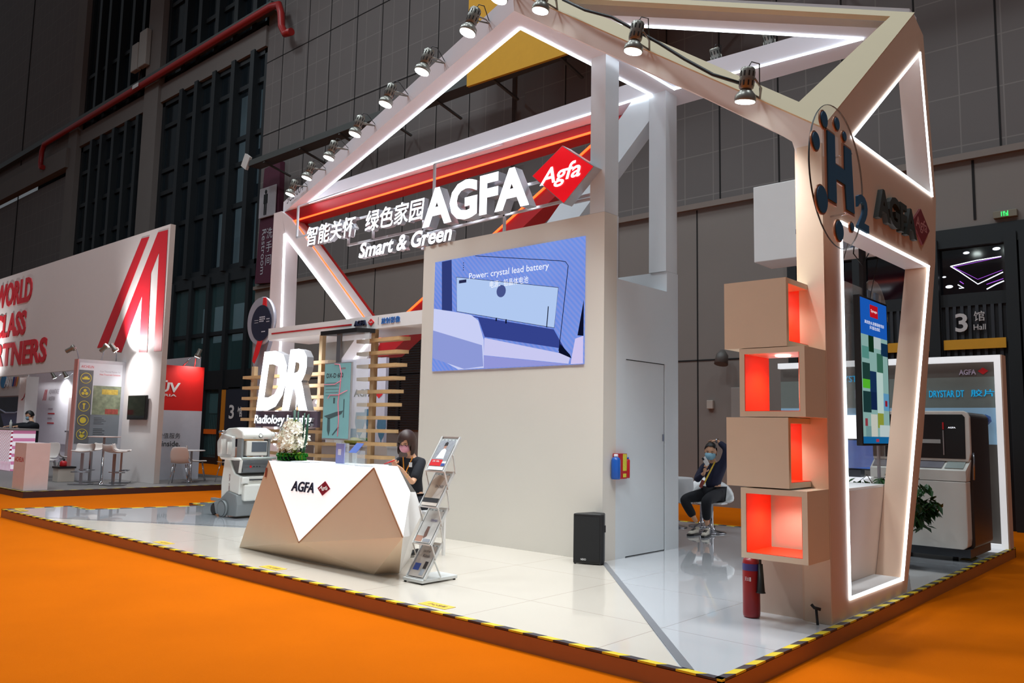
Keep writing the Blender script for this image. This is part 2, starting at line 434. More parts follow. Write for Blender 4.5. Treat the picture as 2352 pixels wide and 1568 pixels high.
text('lettering', 'Restroom', (-25.66, 15.27, 8.25), (0, 0, -1), (1, 0, 0), 1.62, 0.26, 0, sw, t, bold=0)
for k, ch in enumerate('洗手间'): textY('lettering', ch, -25.36, 7.88-k*0.48, -25.0, 8.26-k*0.48, 15.27, 0, sw, t, bold=0)
# navy gate and 3 Hall sign on the right
gate = mat('gate_grey', (34, 38, 40), 0.5, metal=0.3)
r = bpy.data.objects.new('door_1', None); COL.objects.link(r); r.location = (-3, YW, -0.12); r['kind'] = 'structure'; r['_o'] = [-3, YW, -0.12]
g = G(); g.box(-6.5, 14, YW-0.05, YW+0.1, 4.65, 4.98); g.box(-6.5, 14, YW, YW+0.12, 3.62, 3.84)
for x in (-6.45, -5.2, -3.92, -2.72, -1.4, 0.2): g.box(x-0.09, x+0.09, YW-0.1, YW+0.1, -0.12, 4.8)
g.box(-2.6, -2.45, YW-0.1, YW+0.1, -0.12, 4.8)
g.make('door_frame', gate, r)
g = G(); g.box(-6.5, 14, YW+0.04, YW+0.06, -0.12, 3.7)
g.make('leaf', mat('gate_dark', (20, 23, 27), 0.5), r)
g = G()
for k in range(120):
    x = -6.4 + k*0.115
    if x > 3: break
    g.box(x, x+0.05, YW+0.0, YW+0.04, -0.1, 3.62)
g.make('ribs', mat('gate_rib', (52, 55, 60), 0.5, metal=0.3), r)
g = G(); g.box(-6.5, 14, YW+0.06, YW+0.08, 3.8, 4.7); g.make('transom_glass', mat('black_glass', (10, 11, 18), 0.06, spec=0.9), r)
# light figures seen through the transom glass: lamps of the next hall
pw = mat('next_hall_white_light', (235, 240, 255), 0.5, emit=2.0); pv = mat('next_hall_violet_light', (150, 70, 200), 0.5, emit=1.0)
def TX(a, b): return (-3.84+ (a-245)/(850-245)*0.98, YW+0.05, 4.70-(b-330)/(800-330)*0.86)
t = thing('ceiling_light_figure', 'angular white and violet light lines seen in the transom glass of the gate', 'light', (-3.4, YW+0.04, 3.9))
g = G(); g.tube([TX(355, 525), TX(600, 495), TX(835, 482)], 0.008, 6); g.tube([TX(355, 525), TX(440, 585), TX(610, 720), TX(845, 630)], 0.008, 6); g.tube([TX(690, 775), TX(780, 735), TX(850, 712)], 0.009, 6); g.tube([TX(420, 708), TX(475, 745), TX(430, 743)], 0.008, 6)
g.make('white_line', pw, t)
g = G(); g.tube([TX(385, 535), TX(600, 512), TX(835, 488)], 0.004, 6); g.tube([TX(385, 535), TX(610, 675), TX(840, 610)], 0.004, 6); g.tube([TX(690, 730), TX(845, 690)], 0.006, 6); g.tube([TX(440, 678), TX(475, 705)], 0.008, 6)
g.make('violet_line', pv, t)
g = G()
for a, b, w in ((512, 412, 0.05), (795, 405, 0.06), (335, 720, 0.06), (290, 622, 0.03)): G().ball(TX(a, b), w, 0.01, w*0.45, 12, 6).make('lamp_glow', pw, t)
t = thing('hall_number_sign', 'white 3 Hall lettering with yellow strip on the ribbed dark gate', 'sign', (-3.3, YW-0.1, 2.9))
sg = mat('sign_grey', (196, 192, 190), 0.6)
textY('numeral', '3', -3.60, 3.17, -3.41, 3.49, YW-0.03, 0.02, sg, t, bold=0.02)
textY('lettering', '馆', -3.31, 3.34, -3.15, 3.51, YW-0.03, 0.02, sg, t, bold=0.0)
textY('lettering', 'Hall', -3.32, 3.19, -3.14, 3.285, YW-0.03, 0.02, sg, t, bold=0)
yst = mat('amber_strip', (206, 146, 20), 0.6)
G().box(-3.79, -2.85, YW-0.05, YW-0.02, 2.87, 3.04).make('strip', yst, t)
solo('amber_strip_sign', G().box(-4.75, -3.96, YW-0.05, YW-0.02, 2.87, 3.04), yst, 'short yellow strip on the gate left of the 3 Hall sign', 'sign')
t = thing('exit_sign', 'small grey box exit sign with green running figure above the gate', 'exit sign', (-2.78, YW-0.1, 5.05))
G().box(-2.95, -2.6, YW-0.10, YW, 5.05, 5.17).make('housing', mat('exit_housing', (120, 112, 96), 0.6), t, bevel=0.008)
gr = mat('exit_green', (60, 220, 110), 0.5, emit=1.0)
g = G()
for (a, b, c, d) in ((-2.83, -2.815, 5.07, 5.15), (-2.80, -2.77, 5.12, 5.15), (-2.795, -2.78, 5.07, 5.12), (-2.765, -2.745, 5.09, 5.12), (-2.74, -2.725, 5.07, 5.155), (-2.765, -2.725, 5.07, 5.08)): g.box(a, b, YW-0.11, YW-0.10, c, d)
g.make('running_figure', gr, t)
# small wall fittings
solo('wall_intercom', G().box(-8.32, -8.18, YW-0.08, YW, 1.87, 2.05), mat('beige_box', (168, 158, 148), 0.6), 'small beige box on the grey wall above the seated man', 'box', bevel=0.01)
solo('wall_cabinet', G().box(-7.75, -7.2, YW-0.12, YW, 1.3, 2.3), mat('grey_cabinet', (140, 134, 128), 0.5), 'narrow grey cabinet on wall partly behind the cube tower', 'cabinet', bevel=0.01)
solo('wall_horn', G().lathe([(0.05, 0), (0.12, 0.1), (0.14, 0.3)], (-7.85, YW-0.25, 3.05), (0, -0.3, -1), 14), mat('horn_grey', (84, 78, 74), 0.5), 'dark grey horn fitting on the wall seam behind cube tower', 'horn')
g = G()
for k in range(40): g.box(-19.1, -17.0, YW-0.05, YW, 1.3+k*0.07, 1.335+k*0.07)
g.box(-18.25, -18.13, YW-0.07, YW, 1.25, 4.1)
t = solo('wall_louvre', g, mat('louvre_black', (28, 26, 28), 0.6), 'dark ventilation louvre on the hall wall behind the wooden slats', 'louvre')
# ================================================================== BOOTH PLATFORM
def deck_material(name, rgb, rough):
    m = mat(name, rgb, rough, var=0.03, nscale=0.9, coat=0.35)
    nt = m.node_tree; n = nt.nodes; L = nt.links; b = n['Principled BSDF']
    b.inputs['Coat Roughness'].default_value = 0.03; b.inputs['Coat IOR'].default_value = 1.5 if rough > 0.1 else 1.65; b.inputs['Coat Weight'].default_value = 0.5 if rough > 0.1 else 1.0
    src = b.inputs['Base Color'].links[0].from_socket
    tc = n.new('ShaderNodeTexCoord'); mp = n.new('ShaderNodeMapping'); mp.inputs['Location'].default_value = (2.24, -4.31-0.15, 0)
    L.new(tc.outputs['Object'], mp.inputs['Vector'])
    br = n.new('ShaderNodeTexBrick'); br.offset = 0.0; br.inputs['Scale'].default_value = 1
    br.inputs['Brick Width'].default_value = 1.22; br.inputs['Row Height'].default_value = 1.22; br.inputs['Mortar Size'].default_value = 0.004
    br.inputs['Color1'].default_value = (0, 0, 0, 1); br.inputs['Color2'].default_value = (0, 0, 0, 1); br.inputs['Mortar'].default_value = (0.45, 0.45, 0.45, 1)
    L.new(mp.outputs['Vector'], br.inputs['Vector'])
    mx = n.new('ShaderNodeMix'); mx.data_type = 'RGBA'; mx.inputs[7].default_value = (*lin((120, 96, 84)), 1)
    L.new(br.outputs['Color'], mx.inputs[0]); L.new(src, mx.inputs[6]); L.new(mx.outputs[2], b.inputs['Base Color'])
    return m
cream = deck_material('cream_deck', (214, 204, 190), 0.22)
cool = deck_material('cool_lit_deck', (214, 216, 220), 0.06)  # cooler tone: reflections and lights on this zone put into its colour
outline = [(-14.25, 4.31), (-2.24, 4.31), (-2.24, 12.15), (-5.3, 12.15), (-5.3, 11.45), (-14.6, 11.45), (-14.6, 8.4), (-13.5, 8.4), (-13.55, 6.95), (-13.1, 6.95), (-13.5, 5.3), (-14.2, 5.3)]
t = thing('booth_platform', 'raised glossy white booth platform with a hazard striped edge on orange carpet', 'platform', (-8.2, 8.0, -0.12))
G().prism(ZP(outline, -0.012), (), (0, 0, 0.012)).make('deck', cool, t)
g = G(); g.prism(ZP([(-12.7, 4.32), (-2.5, 4.32), (-5.09, 7.19), (-7.6, 7.19)], 0.0), (), (0, 0, 0.003)); g.make('front_deck', cream, t)
curbm = mat('brown_curb_board', (158, 98, 60), 0.35, var=0.08)
cp = outline
for i in range(len(cp)):
    a, b = cp[i], cp[(i+1) % len(cp)]
    dx, dy = b[0]-a[0], b[1]-a[1]; L_ = math.hypot(dx, dy); nx, ny = dy/L_, -dx/L_
    g = G(); g.prism([(a[0], a[1], -0.12), (b[0], b[1], -0.12), (b[0]-nx*0.03, b[1]-ny*0.03, -0.12), (a[0]-nx*0.03, a[1]-ny*0.03, -0.12)], (), (0, 0, 0.121))
    g.make('curb', curbm, t)
hz = bpy.data.materials.new('hazard_tape'); hz.use_nodes = True
n = hz.node_tree.nodes; L = hz.node_tree.links
tc = n.new('ShaderNodeTexCoord'); sp = n.new('ShaderNodeSeparateXYZ'); L.new(tc.outputs['Object'], sp.inputs[0])
ad = n.new('ShaderNodeMath'); ad.operation = 'SUBTRACT'; L.new(sp.outputs[0], ad.inputs[0]); L.new(sp.outputs[1], ad.inputs[1])
ml = n.new('ShaderNodeMath'); ml.operation = 'MULTIPLY'; ml.inputs[1].default_value = 1/0.26; L.new(ad.outputs[0], ml.inputs[0])
fr = n.new('ShaderNodeMath'); fr.operation = 'FRACT'; L.new(ml.outputs[0], fr.inputs[0])
gt = n.new('ShaderNodeMath'); gt.operation = 'GREATER_THAN'; gt.inputs[1].default_value = 0.5; L.new(fr.outputs[0], gt.inputs[0])
mx = n.new('ShaderNodeMix'); mx.data_type = 'RGBA'; mx.inputs[6].default_value = (*lin((222, 196, 40)), 1); mx.inputs[7].default_value = (*lin((58, 52, 58)), 1)
L.new(gt.outputs[0], mx.inputs[0]); L.new(mx.outputs[2], n['Principled BSDF'].inputs['Base Color']); n['Principled BSDF'].inputs['Roughness'].default_value = 0.45
for i in range(len(cp)):
    a, b = cp[i], cp[(i+1) % len(cp)]
    dx, dy = b[0]-a[0], b[1]-a[1]; L_ = math.hypot(dx, dy); nx, ny = dy/L_, -dx/L_
    g = G(); g.prism([(a[0]+nx*0.002, a[1]+ny*0.002, -0.008), (b[0]+nx*0.002, b[1]+ny*0.002, -0.008), (b[0]-nx*0.048, b[1]-ny*0.048, -0.008), (a[0]-nx*0.048, a[1]-ny*0.048, -0.008)], (), (0, 0, 0.0125))
    g.make('hazard_tape', hz, t)
g = G(); g.prism(ZP([(-5.10, 7.17), (-5.03, 7.17), (-2.44, 4.36), (-2.52, 4.36)], 0.0035), (), (0, 0, 0.004)); g.make('metal_joint_strip', mat('grey_strip', (150, 152, 158), 0.3, metal=0.5), t)
g = G(); g.prism(ZP([(-12.71, 4.40), (-12.68, 4.40), (-7.98, 7.19), (-8.02, 7.19)], 0.0035), (), (0, 0, 0.001)); g.make('joint_line', mat('joint_grey', (120, 116, 112), 0.5), t)
ylw = mat('caution_yellow', (226, 184, 60), 0.5)
for k, (x, y, rot) in enumerate([(-13.9, 4.47, 0), (-9.25, 4.47, 0), (-7.0, 4.47, 0), (-4.72, 4.47, 0), (-2.42, 10.6, 1)]):
    t2 = thing('caution_sticker', ['yellow caution sticker at the far left corner of the platform', 'yellow caution sticker on platform edge left of the counter', 'yellow caution sticker on platform edge before the counter front', 'yellow caution sticker on platform edge near the brochure stand', 'yellow caution sticker on right platform edge before the big printer'][k], 'sticker', (x, y, 0), group=None)
    w, d = (0.3, 0.12) if not rot else (0.12, 0.3)
    G().box(x-w/2, x+w/2, y-d/2, y+d/2, 0.0035, 0.006).make('film', ylw, t2)
    u = (1, 0, 0) if not rot else (0, 1, 0); v = (0, 1, 0) if not rot else (-1, 0, 0)
    o = Vector((x, y, 0.0075)) - Vector(u)*0.09 - Vector(v)*0.025
    text('lettering', '小心台阶', o, u, v, 0.2, 0.05, 0, navy, t2, bold=0)

# ================================================================== SCREEN TOWER
warmw = mat('warm_white_panel', (210, 204, 194), 0.45, var=0.03, nscale=1.2)
t = thing('screen_tower', 'tall off-white booth tower with a video wall on front and door on its side', 'wall', (-6.6, 8.0, 0))
X0, X1 = -8.03, -5.10
G().box(X0, X1, 7.19, 7.43, 0.0, 3.76).make('front_wall', warmw, t)
coolw = mat('cool_white_panel', (206, 212, 216), 0.35, var=0.02)
g = G(); g.prism(XP([(7.43, 0.0), (7.62, 0.0), (7.62, 2.17), (8.45, 2.17), (8.45, 0.0), (8.75, 0.0), (8.75, 3.3), (8.49, 3.3), (8.49, 3.05), (7.46, 3.05), (7.46, 3.76), (7.43, 3.76)], X1-0.22), (), (0.22, 0, 0)); g.make('side_wall', coolw, t)
G().box(X1-0.24, X1-0.012, 7.63, 8.44, 0.01, 2.16).make('door', coolw, t)
g = G(); g.box(X1-0.018, X1-0.013, 7.617, 7.633, 0, 2.17); g.box(X1-0.018, X1-0.013, 8.437, 8.453, 0, 2.17); g.box(X1-0.018, X1-0.013, 7.62, 8.45, 2.155, 2.17); g.make('door_gap', seamm, t)
g = G(); g.box(X1-0.012, X1-0.004, 8.40, 8.43, 1.26, 1.34); g.make('door_lock', steel, t)
g = G(); g.box(X0, X1-0.22, 8.5, 8.75, 0, 3.3); g.box(X0, X0+0.1, 7.43, 8.5, 0, 3.3); g.make('rear_wall', coolw, t)
G().box(X1-0.2, X1, 7.19, 7.45, 3.762, 5.57).make('post', coolw, t)
G().box(X1-0.24, X1, 8.47, 8.73, 3.302, 5.57).make('post', coolw, t)

# ---- video wall
t = thing('video_wall', 'large video wall showing a blue picture captioned crystal lead battery', 'screen', (-6.57, 7.17, 2.1))
def screen_material():
    m = bpy.data.materials.new('video_wall_blue'); m.use_nodes = True; nt = m.node_tree; n = nt.nodes; L = nt.links; n.clear()
    out = n.new('ShaderNodeOutputMaterial'); em = n.new('ShaderNodeEmission'); L.new(em.outputs[0], out.inputs[0])
    tc = n.new('ShaderNodeTexCoord')
    wv = n.new('ShaderNodeTexWave'); wv.inputs['Scale'].default_value = 9; wv.bands_direction = 'DIAGONAL'; wv.inputs['Distortion'].default_value = 0.6
    L.new(tc.outputs['Object'], wv.inputs['Vector'])
    nz = n.new('ShaderNodeTexNoise'); nz.inputs['Scale'].default_value = 0.9; L.new(tc.outputs['Object'], nz.inputs['Vector'])
    a = n.new('ShaderNodeMix'); a.data_type = 'RGBA'; a.inputs[6].default_value = (*lin((84, 112, 210)), 1); a.inputs[7].default_value = (*lin((124, 164, 240)), 1)
    L.new(nz.outputs['Fac'], a.inputs[0])
    b = n.new('ShaderNodeMix'); b.data_type = 'RGBA'; b.inputs[7].default_value = (*lin((168, 160, 212)), 1)
    sc = n.new('ShaderNodeMath'); sc.operation = 'MULTIPLY'; sc.inputs[1].default_value = 0.32; L.new(wv.outputs['Fac'], sc.inputs[0])
    L.new(sc.outputs[0], b.inputs[0]); L.new(a.outputs[2], b.inputs[6]); L.new(b.outputs[2], em.inputs[0]); em.inputs[1].default_value = 1.0
    return m
scr = screen_material()
sy = 7.175
G().box(-7.79, -5.355, sy, 7.19, 2.09, 3.52).make('display', scr, t)
def em(name, rgb, s=1.0): return mat(name, (0, 0, 0), 0.9, emit=s, erg=rgb, spec=0.0)
def spoly(name, pts, m, dy=0.002): return G().prism(YP(pts, sy-dy), (), (0, -0.001, 0)).make(name, m, t)
spoly('picture_area', [(-7.66, 3.51), (-7.48, 3.515), (-7.443, 2.847), (-7.634, 2.875)], em('s_dark', (48, 60, 120)))
spoly('picture_area', [(-7.377, 3.277), (-5.719, 2.974), (-5.771, 2.516), (-7.355, 2.834)], em('s_pale', (176, 200, 240)), 0.003)
spoly('picture_area', [(-7.3, 2.8), (-5.78, 2.5), (-5.62, 2.27), (-6.86, 2.48), (-6.98, 2.72)], em('s_mid', (52, 66, 140)))
spoly('picture_area', [(-7.785, 2.906), (-7.297, 2.812), (-7.099, 2.769), (-6.976, 2.69), (-6.873, 2.443), (-6.862, 2.10), (-7.3, 2.095), (-7.785, 2.3)], em('s_white', (200, 206, 244)), 0.004)
spoly('picture_area', [(-7.785, 2.62), (-6.9, 2.38), (-6.87, 2.12), (-7.2, 2.1), (-7.785, 2.26)], em('s_white2', (140, 152, 214)), 0.005)
spoly('picture_area', [(-6.863, 2.468), (-5.534, 2.194), (-5.562, 2.10), (-6.867, 2.255)], em('s_white3', (200, 200, 240)), 0.004)
spoly('picture_area', [(-6.863, 2.25), (-5.562, 2.095), (-6.86, 2.095)], em('s_lav', (146, 150, 216)), 0.004)
spoly('picture_area', [(-5.358, 2.8), (-5.44, 2.41), (-5.358, 2.4)], em('s_black', (12, 16, 40)), 0.004)
spoly('picture_area', [(-5.36, 2.399), (-5.47, 2.376), (-5.515, 2.178), (-5.53, 2.095), (-5.36, 2.095)], em('s_white4', (206, 196, 238)), 0.005)
spoly('picture_area', [(-5.70, 2.23), (-5.52, 2.16), (-5.54, 2.2), (-5.68, 2.33)], MATS['s_black'], 0.006)
g = G(); g.tube([(-7.05, sy-0.006, 3.51), (-5.70, sy-0.006, 3.28), (-5.62, sy-0.006, 3.26), (-5.58, sy-0.006, 3.21), (-5.70, sy-0.006, 2.25)], 0.004, 5); g.tube([(-7.377, sy-0.006, 3.277), (-5.719, sy-0.006, 2.974), (-5.771, sy-0.006, 2.516), (-7.355, sy-0.006, 2.834)], 0.003, 5, closed=True)
g.tube([(-5.86, sy-0.006, 2.77), (-5.88, sy-0.006, 2.53)], 0.006, 5); g.box(-6.68, -6.66, sy-0.007, sy-0.005, 2.66, 2.70); g.box(-6.52, -6.50, sy-0.007, sy-0.005, 2.62, 2.67)
for k in range(4): g.box(-7.262, -7.25, sy-0.007, sy-0.005, 3.35+k*0.03, 3.362+k*0.03)
g.make('picture_line', MATS['s_black'], t)
g = G(); g.lathe([(0.075, 0), (0.075, 0.002)], (-6.6, sy-0.004, 3.02), (0, -1, 0), 20); g.make('picture_knob', em('s_knob', (72, 84, 140)), t)
g = G(); g.box(-7.33, -7.2, sy-0.006, sy-0.004, 3.19, 3.23); g.make('picture_badge', em('s_badge', (40, 44, 80)), t)
scw = em('caption_white', (246, 248, 255), 1.05)
text('caption', 'Power: crystal lead battery', (-7.15, sy-0.008, 3.20), (1, 0, -0.012), (0, 0, 1), 1.29, 0.10, 0, scw, t, bold=0.0)
text('caption', '电源：铅晶体电池', (-6.79, sy-0.008, 3.075), (1, 0, 0), (0, 0, 1), 0.62, 0.085, 0, scw, t, bold=0.0)

# ================================================================== ROOF FRAME
t = thing('roof_frame', 'white faceted house-shaped roof frame with glowing light strips along its beams', 'frame', (-8.0, 7.5, 0))
zs, zt = 5.57, 5.80
roof_out = [(-5.27, 5.83), (-2.35, 8.74), (-2.35, 8.98), (-14.25, 8.98), (-14.1, 8.83)]
roof_holes = [[(-13.0, 8.69), (-5.45, 6.13), (-5.31, 8.45)], [(-5.03, 6.30), (-2.79, 8.62), (-4.99, 8.49)]]
ph = mat('roof_white_cloth', (222, 221, 228), 0.75, var=0.02, nscale=2, bump=0.08, bscale=6)
G().prism(ZP(roof_out, zs), [ZP(h, zs) for h in roof_holes], (0, 0, zt-zs)).make('roof_beams', ph, t)
for h in roof_holes:
    g = strip_bar(G(), ZP(h, zs-0.008), 0.018, True, (0, 0, 1)); g.make('light_strip', led, t)
# front sloping beam A-K, vertical face, and the inclined triangle A-K-D
A0, K0, D0 = Vector((-5.27, 5.80, 5.76)), Vector((-2.3, 6.12, 3.72)), Vector((-2.3, 8.72, 5.72))
pink = mat('warm_white_cloth', (226, 214, 208), 0.75, var=0.03, nscale=2, bump=0.08, bscale=6)
g = G(); g.prism([A0, (-5.244, 5.803, 5.55), (-4.153, 5.92, 4.804), (-3.385, 6.003, 4.282), (-2.675, 6.08, 3.778), (-2.53, 6.097, 3.66), (-2.485, 6.102, 3.5), (-2.3, 6.12, 3.5), K0], (), (0.02, 0.28, 0)); g.make('front_beam', pink, t)
beige = mat('sand_cloth', (216, 200, 168), 0.8, var=0.03, nscale=2, bump=0.06, bscale=8)
nrm = (K0-A0).cross(D0-A0).normalized()
def onp(p, lift=0.012):
    p = Vector(p); p = p-nrm*((p-A0).dot(nrm)); return p+nrm*lift
g = G(); g.prism([onp(A0), onp(K0), onp(D0)], [[onp((-4.877, 6.063, 5.66)), onp((-2.549, 6.286, 4.04)), onp((-2.452, 8.422, 5.607))]], -nrm*0.05); g.make('sloping_triangle', beige, t)
# rear left facade: column, white diagonal, lower return
wp = mat('pinkish_white_cloth', (226, 214, 214), 0.7, var=0.03, bump=0.06, bscale=6)
Y8 = 8.72
g = G()
g.prism(YP([(-14.25, 0), (-13.70, 0), (-13.81, 5.06), (-13.98, 5.57), (-14.25, 5.57)], Y8), (), (0, 0.3, 0))
g.make('left_column', wp, t)
g = G(); g.prism(YP([(-13.81, 5.1), (-11.35, 2.97), (-13.2, 1.3), (-12.5, 1.35), (-10.85, 2.75), (-10.86, 2.86), (-13.6, 5.33), (-13.98, 5.57)], Y8), (), (0, 0.28, 0)); g.make('diagonal_beam', wp, t)
g = strip_bar(G(), YP([(-13.80, 1.0), (-13.76, 3.0), (-13.81, 5.07), (-13.08, 4.455), (-11.70, 3.27), (-11.10, 2.77), (-11.62, 2.37), (-12.5, 1.78)], Y8-0.012), 0.03, False, (0, -1, 0)); g.make('light_strip', led, t)
# strut behind the tower
g = G(); g.prism(YP([(-5.62, 5.57), (-5.36, 5.57), (-5.36, 5.25), (-6.95, 3.7), (-7.5, 3.7)], 8.5), (), (0, 0.22, 0)); g.make('strut', coolw, t)

# ---- red inverted triangle
t = thing('red_triangle_frame', 'red inverted triangle frame with orange light line behind the lit letters', 'frame', (-9.6, 9.1, 2.6))
Yr = 8.78
redin = mat('red_cloth', (178, 14, 24), 0.5, var=0.04)
G().prism(YP([(-13.97, 5.56), (-5.55, 5.56), (-10.62, 2.55), (-10.95, 2.55)], Yr), [YP([(-13.59, 5.32), (-6.1, 5.44), (-10.862, 2.86)], Yr)], (0, 0.30, 0)).make('frame', redin, t)
g = strip_bar(G(), YP([(-13.59, 5.32), (-6.1, 5.44), (-10.862, 2.86)], Yr-0.012), 0.024, True, (0, -1, 0)); g.make('light_strip', led_red, t)

# ================================================================== RIGHT FACADE
t = thing('portal_frame', 'tan angular portal with lit edges and two openings standing on the right platform edge', 'frame', (-2.4, 7.5, 0))
fo = [(6.12, 0.0), (7.86, 0.0), (8.52, 1.38), (9.17, 3.19), (9.28, 3.87), (9.02, 5.60), (8.70, 5.70), (6.12, 3.72)]
lo = [(6.46, 0.14), (7.742, 0.13), (8.899, 3.09), (6.46, 3.05)]
tri = [(6.757, 3.833), (9.123, 3.877), (8.859, 5.343)]
facm = mat('facade_tan', (212, 182, 158), 0.6, var=0.03, nscale=3, bump=0.04, bscale=200)
G().prism(XP(fo, -2.52), [XP(lo, -2.52), XP(tri, -2.52)], (0.22, 0, 0)).make('panel', facm, t)
g = strip_bar(G(), XP(lo, -2.297), 0.019, True, (1, 0, 0)); g.make('light_strip', led, t)
g = strip_bar(G(), XP(tri, -2.297), 0.019, True, (1, 0, 0)); g.make('light_strip', led, t)
G().prism([(-2.52, 9.118, 3.88), (-2.303, 9.118, 3.88), (-2.303, 8.857, 5.33), (-2.52, 8.857, 5.33)], (), (0, -0.006, -0.001)).make('white_reveal', white, t)  # thin white panel imitates white light falling on the tan reveal
G().prism([(-2.52, 6.47, 3.049), (-2.303, 6.47, 3.049), (-2.303, 8.88, 3.088), (-2.52, 8.88, 3.088)], (), (0, 0, -0.006)).make('white_reveal', white, t)
# plinth
G().box(-3.00, -2.523, 6.15, 8.15, 0.0, 0.90).make('plinth', mat('plinth_tan', (206, 182, 164), 0.35, var=0.03), t)
G().box(-2.98, -2.53, 6.17, 8.13, 0.901, 0.92).make('plinth_top', white, t)
G().box(-2.52, -2.305, 6.47, 7.7, 0.141, 0.15).make('sill', white, t)
g = G(); g.box(-2.495, -2.30, 6.095, 6.118, 0, 3.6); g.make('column_face', tan_fab, t)
g = G(); g.tube([(-2.42, 6.03, 0.14), (-2.40, 6.03, 0.12), (-2.36, 6.05, 0.11)], 0.012, 8); g.tube([(-2.39, 6.04, 0.12), (-2.38, 6.04, 0.0)], 0.01, 8); g.make('floor_clamp', black, t)

# white light box on the far side of the column
t = thing('white_header_box', 'blank white header box high up, left of the portal column', 'box', (-4.4, 11.6, 3.9))
G().box(-5.3, -3.55, 11.3, 11.9, 3.9, 5.05).make('box', white, t, bevel=0.01)
G().box(-4.5, -4.4, 11.6, 11.7, 0.0, 3.9).make('post', white, t)
# ================================================================== SPOT LAMPS ON THE BEAMS
hous = mat('lamp_housing', (140, 138, 130), 0.35, metal=0.6)
lens_m = mat('lamp_lens', (255, 255, 250), 0.3, emit=14.0, erg=(240, 255, 250))
slotm = mat('lamp_slot', (14, 14, 14), 0.8)
LAMPS = [(-5.15, 5.47, 5.50), (-5.79, 5.69, 5.45), (-6.86, 6.02, 5.45), (-7.94, 6.37, 5.45), (-9.12, 6.79, 5.45), (-10.26, 7.17, 5.45), (-11.40, 7.55, 5.45), (-12.47, 7.93, 5.45)]
LAB = ['spot lamp at the roof peak, partly above the picture edge', 'first spot lamp on the left roof slope below the peak', 'second spot lamp down the left roof slope, before the dark wall joint', 'third spot lamp down the left roof slope, glowing widely', 'fourth spot lamp down the left roof slope, over the cable tray', 'fifth spot lamp down the left roof slope', 'sixth spot lamp down the left roof slope', 'lowest spot lamp at the left end of roof slope above stand number']
def spot_lamp(loc, ax, label, arm, power, group='spot lamps on the roof beams', s=1.0):
    t = thing('spot_lamp', label, 'lamp', loc, group)
    ax = Vector(ax).normalized(); c = Vector(loc)
    G().lathe([(0.088*s, 0), (0.092*s, -0.01*s), (0.088*s, -0.05*s), (0.06*s, -0.085*s), (0.045*s, -0.10*s)], c, ax, 22).make('reflector_bell', hous, t)
    G().lathe([(0.082*s, 0.0), (0.082*s, 0.006*s)], c, ax, 22).make('lens', lens_m, t)
    g = G(); g.lathe([(0.045*s, -0.10*s), (0.062*s, -0.115*s), (0.062*s, -0.27*s), (0.052*s, -0.285*s)], c, ax, 20); g.make('housing', hous, t)
    x = ax.cross(Vector((0, 0, 1))); x = x.normalized() if x.length > 0.05 else Vector((1, 0, 0)); y = ax.cross(x)
    g = G()
    for r_ in (-0.15, -0.23):
        for k in range(10):
            a = 2*PI*k/10; d = x*math.cos(a)+y*math.sin(a)
            g.obox(c+ax*r_*s+d*0.0615*s, d*0.002, ax*0.022*s, d.cross(ax)*0.006*s)
    g.make('vent_slots', slotm, t)
    g = G(); b = c-ax*0.19*s; arm = Vector(arm); side = ax.cross(arm-b).normalized()*0.068*s
    g.tube([b+side, b+side+(arm-b)*0.5, arm], 0.009, 6); g.tube([b-side, b-side+(arm-b)*0.5, arm], 0.009, 6); g.make('bracket', hous, t)
    g = G(); top = c-ax*0.285*s
    g.tube([top, top+Vector((0.02, 0.02, 0.05)), top+Vector((0.07, 0.05, 0.03)), arm+Vector((0, 0, 0.03))], 0.005, 6); g.make('cord', black, t)
    if power:
        l = bpy.data.lights.new('lamp_light', 'SPOT'); l.energy = power; l.color = (0.92, 0.97, 1.0); l.spot_size = math.radians(115); l.spot_blend = 0.9; l.shadow_soft_size = 0.07
        o = bpy.data.objects.new('lamp_light', l); COL.objects.link(o); o.parent = t; o.location = ax*0.02; o.rotation_euler = ax.to_track_quat('-Z', 'Y').to_euler()
    return t
for p, lb in zip(LAMPS, LAB):
    e = Vector((p[0], 5.83-0.34*(p[0]+5.27), 5.68))
    if p[0] > -5.2: e = Vector((-5.24, 5.80, 5.72))
    spot_lamp(p, (-0.16, -0.24, -0.95), lb, e, 225)
for p, lb in zip([(-4.73, 5.60, 5.29), (-3.758, 5.70, 4.63), (-2.779, 5.80, 3.955)], ['upper spot lamp on the right roof slope beside black cable', 'middle spot lamp on the right roof slope beside black cable', 'lowest spot lamp on the right roof slope, seen edge on']):
    tpar = (p[0]+5.27)/2.97; e = A0.lerp(K0, tpar)+Vector((0, 0, 0.02))
    spot_lamp(p, (-0.16, -0.06 if p[0] < -3 else 0.10, -0.98), lb, e, 225, s=0.92)
for p, lb in (((-4.62, 8.95, 5.85), 'small spot lamp behind the rear roof beam, left of the pair'), ((-3.95, 9.0, 5.85), 'small spot lamp behind the rear roof beam, right of the pair')):
    spot_lamp(p, (0, 0.5, -0.85), lb, (p[0], 8.95, 5.8), 0)
solo('power_cable', G().tube([(-4.62, 5.80, 5.45), (-4.35, 5.80, 5.25), (-4.05, 5.80, 5.08), (-3.85, 5.83, 4.92), (-3.6, 5.86, 4.72), (-3.35, 5.87, 4.50), (-3.1, 5.89, 4.30), (-2.85, 5.92, 4.16)], 0.014, 8), black, 'black power cable running along the right roof slope between spot lamps', 'cable')

